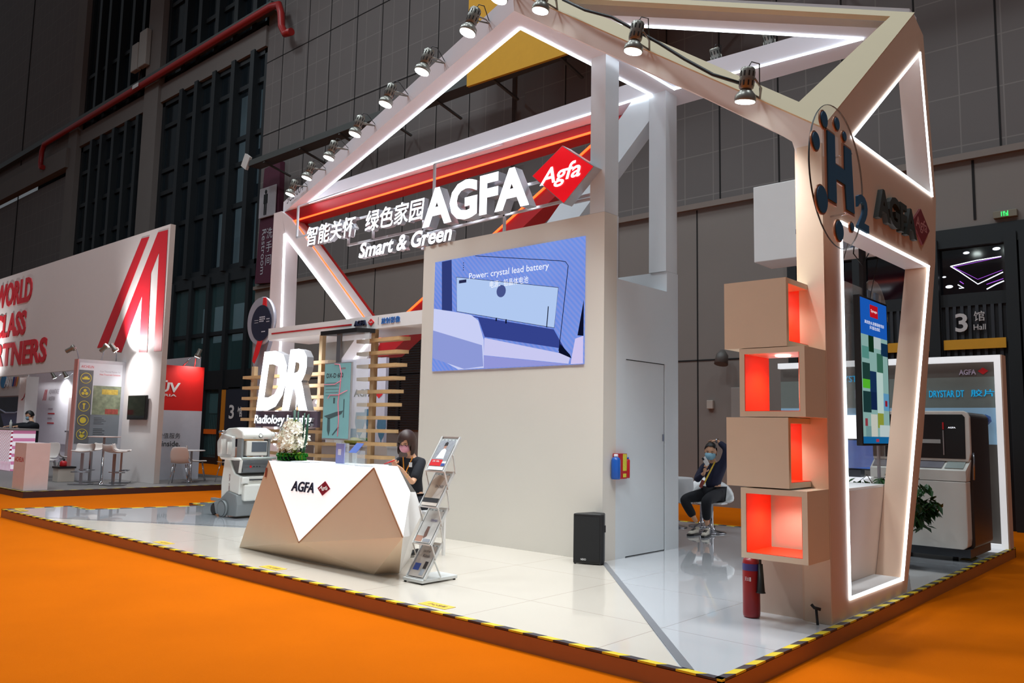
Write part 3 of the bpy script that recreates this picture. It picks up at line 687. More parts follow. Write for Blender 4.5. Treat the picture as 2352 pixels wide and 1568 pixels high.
# ================================================================== LIT LETTERS
lside = mat('letter_side_metal', (190, 192, 198), 0.3, metal=0.6)
t = thing('lit_sign', 'big lit white AGFA channel letters on rods above the video wall', 'sign', (-7.0, 7.2, 3.98))
textY('letter', 'AGFA', -7.985, 3.985, -6.12, 4.50, 7.24, 0.14, [glow, lside], t, bold=0.042, split=True, spacing=1.0)
t = thing('lit_sign', 'lit white Chinese slogan letters for smart care, green home', 'sign', (-9.4, 7.2, 4.13))
textY('lettering', '智能关怀', -10.756, 4.13, -9.50, 4.43, 7.24, 0.08, [glow, lside], t, bold=0.012, shear=0.12)
textY('lettering', '绿色家园', -9.29, 4.14, -8.02, 4.445, 7.24, 0.08, [glow, lside], t, bold=0.012, shear=0.12)
t = thing('lit_sign', 'lit white Smart & Green letters under the Chinese slogan', 'sign', (-8.4, 7.2, 3.79))
textY('lettering', 'Smart & Green', -9.41, 3.77, -7.445, 3.99, 7.24, 0.08, [glow, lside], t, bold=0.025, shear=0.25)
t = thing('logo_light_box', 'red diamond light box with white script at the end of the lit letters', 'sign', (-5.59, 7.2, 3.9))
rh = [(-6.04, 4.306), (-5.592, 4.576), (-5.145, 4.244), (-5.563, 3.894)]
G().prism(YP(rh, 7.2), (), (0, -0.15, 0)).make('housing', lside, t)
G().prism(YP([(-6.025, 4.305), (-5.592, 4.566), (-5.16, 4.244), (-5.563, 3.906)], 7.05), (), (0, -0.006, 0)).make('face', mat('lit_red_face', (214, 10, 26), 0.4, emit=0.65, erg=(226, 8, 26)), t)
text('lettering', 'Agfa', (-5.93, 7.04, 4.10), (1, 0, 0.02), (0, 0, 1), 0.66, 0.25, 0.004, glow, t, bold=0.008, shear=0.35)
t = thing('sign_support_frame', 'white metal rod frame carrying the lit letters above the tower', 'frame', (-8, 7.3, 3.8))
rodm = mat('white_rod', (206, 208, 214), 0.35, metal=0.2)
g = G()
for (a, b) in (((-11.2, 4.36), (-11.2, 4.88)), ((-11.2, 4.36), (-10.7, 4.37)), ((-9.8, 4.42), (-8.1, 4.43)), ((-9.83, 4.42), (-9.83, 4.04)), ((-9.83, 4.05), (-8.0, 4.05)), ((-9.25, 4.05), (-9.25, 4.42)), ((-8.17, 3.76), (-8.17, 4.43)), ((-7.98, 4.45), (-7.98, 4.92)), ((-8.1, 4.30), (-5.25, 4.32)), ((-8.1, 3.97), (-5.25, 4.02)), ((-6.68, 3.76), (-6.68, 4.0)), ((-5.2, 3.76), (-5.2, 4.40)), ((-5.9, 4.2), (-5.2, 4.35)), ((-5.22, 3.97), (-5.6, 3.97))):
    g.bar((a[0], 7.29, a[1]), (b[0], 7.29, b[1]), 0.03, 0.03, (0, 1, 0))
g.bar((-11.2, 7.29, 4.88), (-11.2, 8.7, 5.62), 0.02, 0.02); g.bar((-7.98, 7.29, 4.92), (-7.98, 8.7, 5.6), 0.02, 0.02); g.bar((-5.2, 7.29, 4.4), (-5.2, 7.45, 4.4), 0.02, 0.02)
g.make('rods', rodm, t)
t = thing('stand_number', 'black 3C2 stand number printed on the left tip of the roof beam', 'lettering', (-13.2, 8.5, 5.6))
text('lettering', '3C2-004', (-13.55, 8.56, 5.60), (0.947, -0.32, 0), (0, 0, 1), 1.15, 0.17, 0, black, t, bold=0)

# ================================================================== FASCIA OVER THE RADIOLOGY CORNER
t = thing('fascia_beam', 'white fascia beam with red line and small logo left of the tower', 'beam', (-9.8, 7.6, 2.73))
G().box(-11.75, -8.03, 7.2, 7.98, 2.73, 2.915).make('beam', white, t)
G().box(-11.65, -9.55, 7.194, 7.2, 2.815, 2.836).make('red_line', red, t)
textY('letter', 'AGFA', -9.473, 2.792, -9.20, 2.868, 7.2, 0.025, navy, t, bold=0.03, spacing=0.95)
G().prism(YP([(-9.169, 2.828), (-9.103, 2.877), (-9.036, 2.826), (-9.103, 2.777)], 7.2), (), (0, -0.012, 0)).make('logo_diamond', redp, t)
textY('lettering', 'Agfa', -9.145, 2.812, -9.06, 2.842, 7.186, 0, white, t, bold=0.01)
G().box(-8.95, -8.94, 7.193, 7.2, 2.783, 2.887).make('divider', mat('grey_line', (150, 150, 155), 0.5), t)
textY('lettering', '放射影像', -8.876, 2.785, -8.48, 2.87, 7.2, 0.012, mat('blue_sign_paint', (60, 120, 190), 0.5), t, bold=0.0)
# wooden slat trees
wood_pole = mat('pole_wood', (196, 170, 134), 0.55, var=0.08)
def slat_rack(xs, y, poles, rows, label, ztop=2.73):
    t = thing('slat_rack', label, 'slat rack', (sum(poles)/len(poles), y, 0), 'wooden slat racks')
    for p in poles: G().box(p-0.038, p+0.038, y, y+0.07, 0, ztop if p > -12 else 2.32).make('post', wood_pole, t)
    for z, xa, xb in rows: G().prism([(xa, y-0.03, z), (xb, y-0.03, z), (xb+0.08, y+0.12, z), (xa, y+0.12, z)], (), (0, 0, 0.048)).make('slat', wood, t)
    return t
slat_rack(None, 7.25, [-9.115], [(2.55-0.181*k, -9.45+0.012*k, -8.53-0.027*k) for k in range(14)], 'wooden slat rack with one post nearest the tower')
slat_rack(None, 7.25, [-12.24, -10.36], [(2.29-0.174*k, -12.50 if k > 0 else -10.75, -10.12) for k in range(13)], 'wide wooden slat rack with two posts behind the lit DR letters')

# DR letters
t = thing('lit_sign', 'huge lit white slanted DR letters above the mobile machine', 'sign', (-10.85, 6.95, 1.5))
big = mat('lit_letter_bright', (252, 253, 255), 0.5, emit=3.4, erg=(240, 247, 255))
textY('letter', 'DR', -11.63, 1.58, -10.08, 2.505, 7.1, 0.12, [big, lside], t, bold=0.04, shear=0.17, split=True, spacing=0.9)
G().box(-11.72, -10.07, 7.04, 7.10, 1.335, 1.57).make('backboard', mat('violet_grey_board', (96, 84, 100), 0.5), t)
textY('lettering', 'Radiology Imaging', -11.69, 1.34, -10.13, 1.515, 7.04, 0.05, [glow, lside], t, bold=0.02, shear=0.12)
G().box(-11.0, -10.85, 7.02, 7.09, 0, 1.335).make('post', lside, t)
# circular badge sign
t = thing('round_sign', 'round silver sign with dark blue face and red bands on a pole', 'sign', (-12.5, 7.45, 0))
silver = mat('silver_paint', (176, 176, 188), 0.3, metal=0.4)
G().lathe([(0.41, 0.0), (0.42, 0.03), (0.41, 0.06)], (-12.5, 7.55, 3.13), (0, -1, 0), 48).make('disc', silver, t)
G().lathe([(0.31, 0), (0.31, 0.012)], (-12.45, 7.49, 3.09), (0, -1, 0), 48).make('dark_face', mat('deep_blue_face', (30, 30, 52), 0.25), t)
g = G(); g.prism(YP([(-12.44, 3.36), (-12.30, 3.34), (-12.33, 3.52), (-12.42, 3.53)], 7.485), (), (0, -0.006, 0)); g.make('red_band', redp, t)
g = G(); g.prism(YP([(-12.52, 2.82), (-12.36, 2.83), (-12.48, 2.56), (-12.60, 2.40), (-12.67, 2.44), (-12.62, 2.6)], 7.485), (), (0, -0.006, 0)); g.make('red_band', redp, t)
g = G(); g.prism(YP([(-12.80, 2.86), (-12.3, 2.78), (-12.45, 2.45), (-12.52, 1.9), (-12.55, 0.0), (-12.72, 0.0), (-12.72, 1.9), (-12.78, 2.5)], 7.56), (), (0, 0.07, 0)); g.make('pole', silver, t)
g = G()
for k in range(14): g.box(-12.5+ (k%5)*0.036, -12.48+(k%5)*0.036, 7.474, 7.478, 3.18-0.035*(k//5), 3.20-0.035*(k//5))
for k in range(6): g.box(-12.28+(k%3)*0.034, -12.262+(k%3)*0.034, 7.474, 7.478, 3.14-0.045*(k//3), 3.155-0.045*(k//3))
for k in range(4): g.box(-12.42+k*0.03, -12.40+k*0.03, 7.474, 7.478, 2.93, 2.945)
g.box(-12.66, -12.54, 7.474, 7.478, 3.10, 3.106); g.box(-12.66, -12.54, 7.474, 7.478, 3.14, 3.146)
g.make('printed_marks', mat('mark_white', (205, 205, 215), 0.5), t)

# hanging product display
t = thing('hanging_poster_display', 'clear hanging poster display of an x-ray table below the fascia', 'display', (-9.55, 7.0, 1.18))
G().prism([(-9.95, 6.95, 2.665), (-9.1, 6.95, 2.665), (-8.98, 7.18, 2.665), (-9.8, 7.18, 2.665)], (), (0, 0, 0.06)).make('ceiling_bracket', black, t)
G().box(-9.62, -9.53, 7.0, 7.03, 2.2, 2.67).make('hanger_plate', steel, t)
G().box(-9.95, -8.95, 7.05, 7.06, 1.17, 2.66).make('acrylic_sheet', glassm, t)
G().box(-9.865, -9.24, 6.99, 7.02, 1.17, 2.26).make('frame', lside, t)
pz0 = 6.985
G().box(-9.85, -9.255, pz0, 6.99, 1.19, 2.245).make('poster', mat('poster_teal', (122, 176, 180), 0.6, var=0.22, nscale=1.6, emit=0.10), t)
textY('lettering', 'DX-D 600', -9.80, 2.045, -9.41, 2.11, pz0-0.002, 0, mat('print_dark', (42, 34, 44), 0.6), t, bold=0.01)
textY('lettering', 'AGFA', -9.48, 2.16, -9.36, 2.185, pz0-0.002, 0, mat('print_red_grey', (170, 60, 80), 0.6), t, bold=0.01)
g = G()
for k in range(5): g.box(-9.81, -9.5-0.02*(k % 2), pz0-0.002, pz0-0.001, 1.97-0.045*k, 1.975-0.045*k)
g.make('small_print', mat('print_grey', (90, 110, 116), 0.6), t)
g = G(); g.prism(YP([(-9.83, 1.50), (-9.55, 1.56), (-9.38, 1.58), (-9.42, 1.53), (-9.70, 1.46)], pz0), (), (0, -0.002, 0)); g.prism(YP([(-9.74, 1.47), (-9.68, 1.47), (-9.67, 1.30), (-9.70, 1.22), (-9.74, 1.30)], pz0), (), (0, -0.002, 0)); g.prism(YP([(-9.62, 1.24), (-9.60, 1.23), (-9.46, 1.34), (-9.48, 1.36)], pz0), (), (0, -0.002, 0)); g.box(-9.38, -9.36, pz0-0.002, pz0, 1.48, 1.74); g.box(-9.62, -9.58, pz0-0.002, pz0, 1.68, 1.76)
g.make('machine_picture', mat('print_slate', (70, 96, 100), 0.6), t)
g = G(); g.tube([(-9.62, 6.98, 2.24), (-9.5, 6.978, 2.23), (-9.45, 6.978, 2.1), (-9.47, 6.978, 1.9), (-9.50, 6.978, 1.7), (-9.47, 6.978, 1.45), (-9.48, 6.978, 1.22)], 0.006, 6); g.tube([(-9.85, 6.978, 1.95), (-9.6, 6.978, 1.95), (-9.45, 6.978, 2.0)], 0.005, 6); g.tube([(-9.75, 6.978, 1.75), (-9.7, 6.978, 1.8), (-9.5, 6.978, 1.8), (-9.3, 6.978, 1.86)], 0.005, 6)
g.make('pink_reflection_line', mat('reflection_pink', (236, 120, 140), 0.6, emit=0.2), t)  # reflections in the clear sheet, painted as glowing pink lines
# wine glass banner wall and the faceted rear desk
t = thing('banner_wall', 'white banner wall with blue wine glass picture and dark AGFA lettering', 'banner', (-10.8, 8.5, 0))
G().box(-12.0, -10.42, 8.58, 8.64, 0, 2.5).make('panel', mat('banner_white', (206, 204, 220), 0.6), t)
textY('lettering', 'AGFA', -11.24, 1.86, -10.70, 1.985, 8.575, 0, black, t, bold=0.03)
G().prism(YP([(-10.654, 1.894), (-10.565, 1.95), (-10.475, 1.894), (-10.575, 1.83)], 8.577), (), (0, -0.004, 0)).make('logo_diamond', redp, t)
gl = mat('print_glass_blue', (72, 118, 150), 0.5, var=0.4, nscale=8)
for (cx, cz, s_) in ((-11.05, 1.38, 1.0), (-10.48, 1.32, 0.9), (-11.22, 1.15, 0.8), (-10.85, 1.50, 0.7)):
    g = G(); pts = [(cx-0.11*s_, cz+0.22*s_), (cx-0.13*s_, cz+0.05*s_), (cx-0.07*s_, cz-0.12*s_), (cx-0.012, cz-0.19*s_), (cx-0.012, cz-0.45*s_), (cx+0.012, cz-0.45*s_), (cx+0.012, cz-0.19*s_), (cx+0.07*s_, cz-0.12*s_), (cx+0.13*s_, cz+0.05*s_), (cx+0.11*s_, cz+0.22*s_)]
    g.prism(YP(pts, 8.577), (), (0, -0.003, 0)); g.make('wine_glass_picture', gl, t)
t = thing('rear_desk', 'white faceted desk behind the slat racks below the glass banner', 'desk', (-11, 8.1, 0))
G().box(-11.9, -9.96, 8.28, 8.52, 0.0, 1.04).make('body', white, t)
g = G(); g.prism(YP([(-11.9, 1.03), (-10.55, 1.03), (-11.2, 0.3)], 8.275), (), (0, -0.01, 0)); g.prism(YP([(-10.5, 0.72), (-9.96, 0.72), (-9.96, 0.2)], 8.275), (), (0, -0.01, 0)); g.make('grey_facet', mat('facet_grey', (184, 180, 180), 0.5), t)
G().box(-11.92, -9.94, 8.25, 8.54, 1.04, 1.065).make('top', white, t)
solo('paper_box', G().box(-11.62, -11.4, 8.33, 8.48, 1.065, 1.27), mat('carton_white', (214, 212, 206), 0.7), 'small white box standing on the rear desk', 'box', bevel=0.004)
solo('fruit_tray', G().lathe([(0.06, 0), (0.16, 0.03), (0.17, 0.06), (0.10, 0.1), (0.02, 0.12)], (-10.95, 8.4, 1.065), (0, 0, 1), 16), mat('olive_pack', (150, 150, 60), 0.6, var=0.4, nscale=20), 'olive snack pack lying on the rear desk behind acrylic stands', 'pack')
t = thing('potted_plant', 'small leafy potted plant on rear desk behind the acrylic stands', 'plant', (-10.65, 8.4, 1.065))
G().lathe([(0.04, 0), (0.05, 0.07)], (-10.65, 8.4, 1.065), (0, 0, 1), 12).make('pot', white, t)
g = G()
for k in range(12):
    a = k*0.52; d = Vector((math.cos(a), math.sin(a), 0.5)); g.tube([(-10.65, 8.4, 1.12), Vector((-10.65, 8.4, 1.13))+d*0.07, Vector((-10.65, 8.4, 1.12))+d*0.12], [0.004, 0.016, 0.002], 5)
leafm = mat('leaf_green', (46, 110, 42), 0.5, var=0.3, nscale=30)
g.make('leaves', leafm, t, kind='stuff')
solo('glass_bottle', G().lathe([(0.05, 0), (0.05, 0.16), (0.02, 0.2), (0.02, 0.24)], (-11.2, 8.4, 1.065), (0, 0, 1), 14), mat('bottle_white', (210, 208, 200), 0.4), 'short pale bottle on the rear desk left of the plant', 'bottle')
# ================================================================== RECEPTION COUNTER
BL = (-8.41, 4.93, 0.004); BR = (-6.08, 4.95, 0.004); BR2 = (-5.98, 5.17, 0.004); T1 = (-7.91, 4.93, 0.975); T2 = (-6.11, 4.93, 0.978)
VV = (-7.05, 4.78, 0.208); PP = (-5.52, 4.80, 0.41); e1 = (-6.30, 5.38, 0.978); e2 = (-5.95, 5.25, 0.753); e3 = (-6.10, 5.45, 0.735); e4 = (-5.73, 5.08, 0.38); e5 = (-6.05, 5.5, 0.53); rr = (-6.60, 5.85, 0.004)
TB1 = (-8.0, 5.42, 0.975); TB2 = (-6.35, 5.42, 0.978); BB1 = (-8.3, 5.55, 0.004)
t = thing('reception_counter', 'faceted tan and white reception counter with a glowing triangular logo front', 'counter', (-7.1, 5.2, 0))
ctan = mat('counter_tan', (222, 200, 172), 0.38, var=0.02)
G().face([BL, T1, VV]).face([VV, T2, PP]).make('tan_facet', ctan, t)
# underside facets share the tan laminate
G().face([BL, VV, BR]).face([VV, PP, BR]).face([PP, BR2, BR]).make('lower_facet', ctan, t)
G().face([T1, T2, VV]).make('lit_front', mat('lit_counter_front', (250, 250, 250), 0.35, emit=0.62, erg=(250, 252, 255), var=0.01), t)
G().face([T2, e1, e2, e4, PP]).make('white_facet', white, t)
G().face([e2, e3, e5, e4]).face([e4, e5, rr]).face([PP, e4, BR2]).face([e4, rr, BR2]).make('white_facet', white, t)
G().face([T1, T2, e1, TB1]).make('top', mat('counter_top_white', (238, 238, 238), 0.25), t)
G().face([BL, BB1, TB1, T1]).face([BB1, rr, e3, e1, TB1]).make('rear_panel', white, t)
g = G()
for a, b in ((T1, VV), (VV, T2), (T2, PP)): g.bar(a, b, 0.012, 0.008, (0, -1, 0))
g.make('edge_trim', mat('trim_tan', (170, 130, 100), 0.4), t)
n_ = (Vector(T2)-Vector(T1)).cross(Vector(VV)-Vector(T1)).normalized()
if n_.y > 0: n_ = -n_
uu = Vector((1, 0, 0.002)).normalized(); vv = n_.cross(uu)
text('letter', 'AGFA', Vector((-7.363, 4.874, 0.688))+n_*0.003, uu, vv, 0.40, 0.105, 0.008, navy, t, bold=0.022, shear=0.05, spacing=1.0)
def on(p, d): return Vector(p)+n_*d
G().prism([on((-6.915, 4.884, 0.743), 0.004), on((-6.812, 4.899, 0.817), 0.004), on((-6.71, 4.887, 0.750), 0.004), on((-6.812, 4.871, 0.677), 0.004)], (), n_*0.006).make('logo_diamond', mat('logo_maroon', (150, 30, 52), 0.4), t)
text('logo_lettering', 'Agfa', on((-6.888, 4.88, 0.722), 0.0115), uu, vv, 0.15, 0.05, 0.0, mat('logo_white', (240, 240, 240), 0.5, emit=0.3), t, bold=0.015, shear=0.25)
G().prism([(-7.945, 4.915, 0.80), (-7.915, 4.915, 0.80), (-7.905, 4.918, 0.90), (-7.935, 4.918, 0.90)], (), (0, -0.003, 0)).make('stuck_tag', mat('tag_brown', (150, 70, 50), 0.6), t)

# flower arrangement
fx, fy, fz = -7.82, 5.15, 0.977
t = thing('flower_arrangement', 'white orchid arrangement with upright green stems and folded leaves on the counter', 'flowers', (fx, fy, fz))
G().lathe([(0.10, 0), (0.13, 0.02), (0.12, 0.05), (0.10, 0.055)], (fx, fy, fz), (0, 0, 1), 20).make('bowl', mat('bowl_navy', (24, 30, 40), 0.4), t)
g = G()
for (dx, dy, h, ln) in ((0.00, 0, 0.56, -0.03), (0.02, 0.02, 0.54, -0.01), (-0.03, 0.01, 0.55, -0.04), (0.05, 0, 0.53, -0.02), (0.10, 0.02, 0.50, 0.04), (0.12, 0, 0.52, 0.06), (0.14, 0.03, 0.51, 0.08), (0.16, 0, 0.50, 0.09), (0.08, 0.03, 0.48, 0.03)):
    g.tube([(fx+dx, fy+dy+0.03, fz+0.04), (fx+dx+ln*0.5, fy+dy+0.04, fz+h*0.5), (fx+dx+ln*0.7, fy+dy+0.04, fz+h)], [0.009, 0.008, 0.008], 8)
g.make('stem', mat('horsetail_green', (22, 74, 52), 0.4, var=0.3, nscale=30), t)
petal = mat('petal_white', (246, 244, 226), 0.6, var=0.06, nscale=30)
g = G(); rr_ = random.Random(3)
def flower(g, c, s, d):
    d = d.normalized(); x = d.cross(Vector((0, 0, 1)) if abs(d.z) < 0.9 else Vector((1, 0, 0))).normalized(); y = d.cross(x)
    for k in range(5):
        a = 2*PI*k/5+rr_.random(); e = x*math.cos(a)+y*math.sin(a); f = d.cross(e)
        g.face([c, c+e*s*0.6+f*s*0.34+d*s*0.2, c+e*s+d*s*0.35, c+e*s*0.6-f*s*0.34+d*s*0.2], True)
    g.ball(c+d*s*0.12, s*0.16, n=6, m=4)
for k in range(300):
    u_ = rr_.random(); a = rr_.random()*2*PI
    h = 0.12+0.30*u_; rad = (0.13-0.09*abs(u_-0.35)*1.4)*math.sqrt(rr_.random())*1.75
    c = Vector((fx-0.02+0.03*u_+math.cos(a)*rad, fy+math.sin(a)*rad*0.8, fz+h))
    flower(g, c, 0.034+0.012*rr_.random(), Vector((math.cos(a), math.sin(a)-0.5, 0.3+0.4*rr_.random())))
g.make('blossoms', petal, t, kind='stuff')
g = G()
for k in range(34):
    a = rr_.random()*2*PI; u_ = rr_.random(); c = Vector((fx-0.01+math.cos(a)*0.05, fy+math.sin(a)*0.04, fz+0.32+0.14*u_)); g.ball(c, 0.009, n=6, m=4)
g.make('buds', mat('bud_green', (176, 186, 92), 0.6), t, kind='stuff')
g = G()
for k in range(26):
    a = k*0.7; c = Vector((fx-0.07+0.04*math.cos(a)*1.2, fy-0.05+0.03*math.sin(a), fz+0.10+0.012*(k % 5))); flower(g, c, 0.036, Vector((math.cos(a)*0.4-0.3, -0.9, 0.3)))
g.make('roses', mat('rose_cream', (206, 176, 130), 0.6, var=0.1, nscale=30), t, kind='stuff')
stripe = mat('striped_leaf', (50, 140, 50), 0.35, var=0.55, nscale=22)
stripe_y = mat('striped_leaf_centre', (176, 196, 70), 0.35, var=0.2)
for k in range(14):
    a = -3.3+k*0.31
    cx_, cy_ = fx+0.02+math.cos(a)*0.17, fy+math.sin(a)*0.11
    g = G(); g2 = G(); ang = [i*PI/7 for i in range(13)]
    dirv = Vector((math.cos(a+PI/2), math.sin(a+PI/2), 0)); out = Vector((math.cos(a), math.sin(a), 0))
    for i in range(12):
        p0 = Vector((cx_, cy_, fz+0.045))+dirv*0.042*math.cos(ang[i])+Vector((0, 0, 0.04*math.sin(ang[i]))); p1 = Vector((cx_, cy_, fz+0.045))+dirv*0.042*math.cos(ang[i+1])+Vector((0, 0, 0.04*math.sin(ang[i+1])))
        g.face([p0-out*0.045, p0+out*0.03, p1+out*0.03, p1-out*0.045], True)
        g2.face([p0*1.0-out*0.006+(p0-Vector((cx_, cy_, fz+0.045)))*0.04, p0+out*0.010+(p0-Vector((cx_, cy_, fz+0.045)))*0.04, p1+out*0.010+(p1-Vector((cx_, cy_, fz+0.045)))*0.04, p1-out*0.006+(p1-Vector((cx_, cy_, fz+0.045)))*0.04], True)
    lf = g.make('folded_leaf', stripe, t); g2.make('yellow_stripe', stripe_y, lf)
for (dx, dz) in ((0.15, 0.12), (0.20, 0.08), (0.11, 0.15)):
    G().face([(fx+0.06, fy-0.02, fz+0.05), (fx+dx, fy-0.05, fz+dz-0.03), (fx+dx+0.02, fy-0.02, fz+dz+0.02), (fx+0.08, fy+0.01, fz+0.09)]).make('leaf', stripe_y, t)
# acrylic stands
t = thing('brochure_holder', 'clear acrylic holder with lilac code card standing on the counter', 'holder', (-6.95, 5.12, 0.978))
G().box(-6.96, -6.79, 5.12, 5.15, 0.979, 1.19).make('pocket', glassm, t)
G().box(-6.95, -6.81, 5.105, 5.115, 0.985, 1.185).make('card', mat('card_lilac', (140, 146, 204), 0.5, var=0.25, nscale=9), t)
G().box(-6.91, -6.86, 5.102, 5.105, 1.07, 1.13).make('card_panel', mat('card_white', (220, 220, 232), 0.5), t)
t = thing('brochure_holder', 'clear tilted acrylic holder with blue card beside the lilac one', 'holder', (-6.65, 5.12, 0.978))
G().prism([(-6.80, 5.10, 0.979), (-6.60, 5.10, 0.979), (-6.60, 5.10, 1.10), (-6.80, 5.10, 1.10)], (), (0, 0.004, 0)).make('front', glassm, t)
G().prism([(-6.80, 5.20, 0.979), (-6.60, 5.20, 0.979), (-6.60, 5.20, 1.12), (-6.80, 5.20, 1.12)], (), (0, 0.004, 0)).make('back', glassm, t)
G().prism([(-6.735, 5.10, 1.10), (-6.615, 5.10, 1.10), (-6.595, 5.18, 1.195), (-6.71, 5.18, 1.195)], (), (0, 0.004, -0.003)).make('card', mat('card_blue', (80, 104, 176), 0.5, var=0.3, nscale=12), t)
for k, (x0, y0, x1, y1, lb) in enumerate(((-7.62, 5.02, -7.30, 5.2, 'white paper sheets lying beside the flowers'), (-6.52, 5.02, -6.26, 5.24, 'stack of white papers at the right end of counter'))):
    g = G()
    g.prism(ZP([(x0, y0), (x1, y0+0.02), (x1-0.01, y1), (x0+0.02, y1-0.01)], 0.9785), (), (0, 0, 0.004+0.012*k))
    solo('paper_sheets', g, mat('paper', (240, 240, 242), 0.7), lb, 'paper')
# ================================================================== BROCHURE STAND
t = thing('brochure_stand', 'white folding brochure stand with four tilted trays in front of the tower', 'stand', (-5.5, 5.15, 0))
swht = mat('stand_white', (216, 218, 216), 0.3, metal=0.1)
G().box(-5.655, -5.395, 4.93, 5.36, 0.015, 0.045).make('base', swht, t, bevel=0.006)
g = G()
for x in (-5.64, -5.41):
    for y in (4.95, 5.33): g.lathe([(0.012, 0), (0.012, 0.015)], (x, y, 0.0), (0, 0, 1), 8)
g.make('feet', black, t)
Yt = [5.15, 5.085, 5.02, 4.955]; Zt = [0.97, 0.655, 0.335, 0.048]
for k in range(4):
    y0, z0 = Yt[k], Zt[k]; hgt = 0.31 if k < 3 else 0.29
    a = Vector((-5.63, y0, z0)); b = Vector((-5.395, y0, z0)); up = Vector((0, 0.2, hgt))
    g = G()
    for x in (-5.63, -5.395): g.bar((x, y0, z0), (x, y0+0.2, z0+hgt), 0.012, 0.022, (0, -1, 0.6))
    g.bar(a, b, 0.02, 0.012); g.bar(a+up, b+up, 0.012, 0.006); g.make('tray_frame', swht, t)
    G().prism([a+Vector((0.006, 0.006, 0.004)), b+Vector((-0.006, 0.006, 0.004)), b+up+Vector((-0.006, 0.006, 0)), a+up+Vector((0.006, 0.006, 0))], (), (0, 0.004, -0.003)).make('tray_sheet', mat('tray_acrylic', (222, 226, 224), 0.2, alpha=0.75), t)
    g = G()
    for j in range(4):
        c = a.lerp(b, 0.2+0.2*j)+up*0.90; nn2 = (b-a).cross(up).normalized(); g.lathe([(0.010, 0), (0.010, 0.002)], c, nn2, 10)
    g.make('tray_holes', mat('hole_grey', (140, 140, 138), 0.6), t)
g = G()
for k in range(3):
    y0, z0 = Yt[k], Zt[k]; yb, zb = Yt[k+1], Zt[k+1]
    for x in (-5.638, -5.385): G().bar((x, y0, z0), (x+0.002, yb+0.115, zb+0.16), 0.010, 0.010).make('link_bar', swht, t)
    G().bar((-5.383, y0+0.10, z0+0.15), (-5.383, yb+0.2, zb+0.30), 0.010, 0.010).make('link_bar', swht, t)
g.bar((-5.385, Yt[3]+0.1, Zt[3]+0.15), (-5.385, 5.14, 0.05), 0.010, 0.010)
g.make('link_bar', swht, t)
def brochure(k, label, parts):
    y0, z0 = Yt[k], Zt[k]; hgt = 0.31 if k < 3 else 0.29
    a = Vector((-5.612, y0, z0+0.012)); u = Vector((0.2, 0, 0)); v = Vector((0, 0.17, hgt*0.85)); nn2 = u.cross(v).normalized()*0.003
    tt = thing('brochure', label, 'brochure', tuple(a), 'brochures in the stand')
    G().prism([a+nn2, a+u+nn2, a+u+v+nn2, a+v+nn2], (), nn2*0.9).make('cover', mat('brochure_paper_%s' % 'abcd'[k], [(228, 230, 228), (206, 196, 184), (206, 204, 198), (176, 168, 160)][k], 0.5), tt)
    for j, (nm, pts, m) in enumerate(parts):
        G().prism([a+u*p+v*q+nn2*(2.0+0.2*j) for p, q in pts], (), nn2*0.1).make(nm, m, tt)
    return tt, a, u, v, nn2
def rc(x0, y0, x1, y1): return [(x0, y0), (x1, y0), (x1, y1), (x0, y1)]
pr_d = mat('print_photo_grey', (150, 154, 160), 0.5, var=0.3, nscale=40); pr_b = mat('print_photo_black', (40, 38, 40), 0.5, var=0.4, nscale=40); pr_s = mat('print_skin', (176, 130, 110), 0.6); pr_h = mat('print_hair', (34, 26, 26), 0.6)
b0 = brochure(0, 'brochure with a doctor portrait and red DR block in the top tray', [('photo', rc(0, 0.30, 1, 1), pr_d), ('doctor_coat', [(0.2, 0.38), (0.72, 0.38), (0.66, 0.66), (0.5, 0.74), (0.34, 0.66)], mat('print_coat', (226, 228, 232), 0.6)), ('doctor_face', [(0.40, 0.72), (0.56, 0.72), (0.58, 0.84), (0.49, 0.89), (0.40, 0.84)], pr_s), ('doctor_hair', [(0.38, 0.80), (0.60, 0.82), (0.58, 0.92), (0.48, 0.95), (0.39, 0.91)], pr_h), ('red_block', rc(0, 0.13, 0.74, 0.34), redp), ('blue_corner', rc(0.76, 0.13, 1, 0.22), mat('print_blue', (60, 80, 150), 0.5))])
text('lettering', 'DR 100s', b0[1]+b0[2]*0.14+b0[3]*0.25+b0[4]*3.6, b0[2], b0[3], 0.085, 0.018, 0, white, b0[0], bold=0.01)
b1 = brochure(1, 'brochure lettered DX-D600 with small pictures in the second tray', [('curve', [(0, 0.2), (0.45, 0.2), (0.75, 0.9), (0.3, 1), (0, 0.8)], mat('print_sand', (186, 166, 144), 0.5)), ('photo_strip', rc(0.0, 0.10, 1, 0.24), pr_b)])
text('lettering', 'DX-D600', b1[1]+b1[2]*0.38+b1[3]*0.58+b1[4]*3.0, b1[2], b1[3], 0.105, 0.026, 0, MATS['print_dark'], b1[0], bold=0.0)
b2 = brochure(2, 'brochure lettered DR400 with brown machine picture in the third tray', [('photo', rc(0, 0.02, 0.42, 0.2), pr_s), ('machine', [(0.45, 0.12), (0.62, 0.2), (0.58, 0.5), (0.42, 0.5), (0.40, 0.3)], mat('print_brown', (120, 84, 70), 0.5, var=0.3, nscale=30)), ('photo_strip', rc(0.5, 0.02, 0.95, 0.12), pr_d)])
text('lettering', 'DR400', b2[1]+b2[2]*0.45+b2[3]*0.66+b2[4]*3.0, b2[2], b2[3], 0.08, 0.022, 0, mat('print_violet', (84, 80, 150), 0.5), b2[0], bold=0.0)
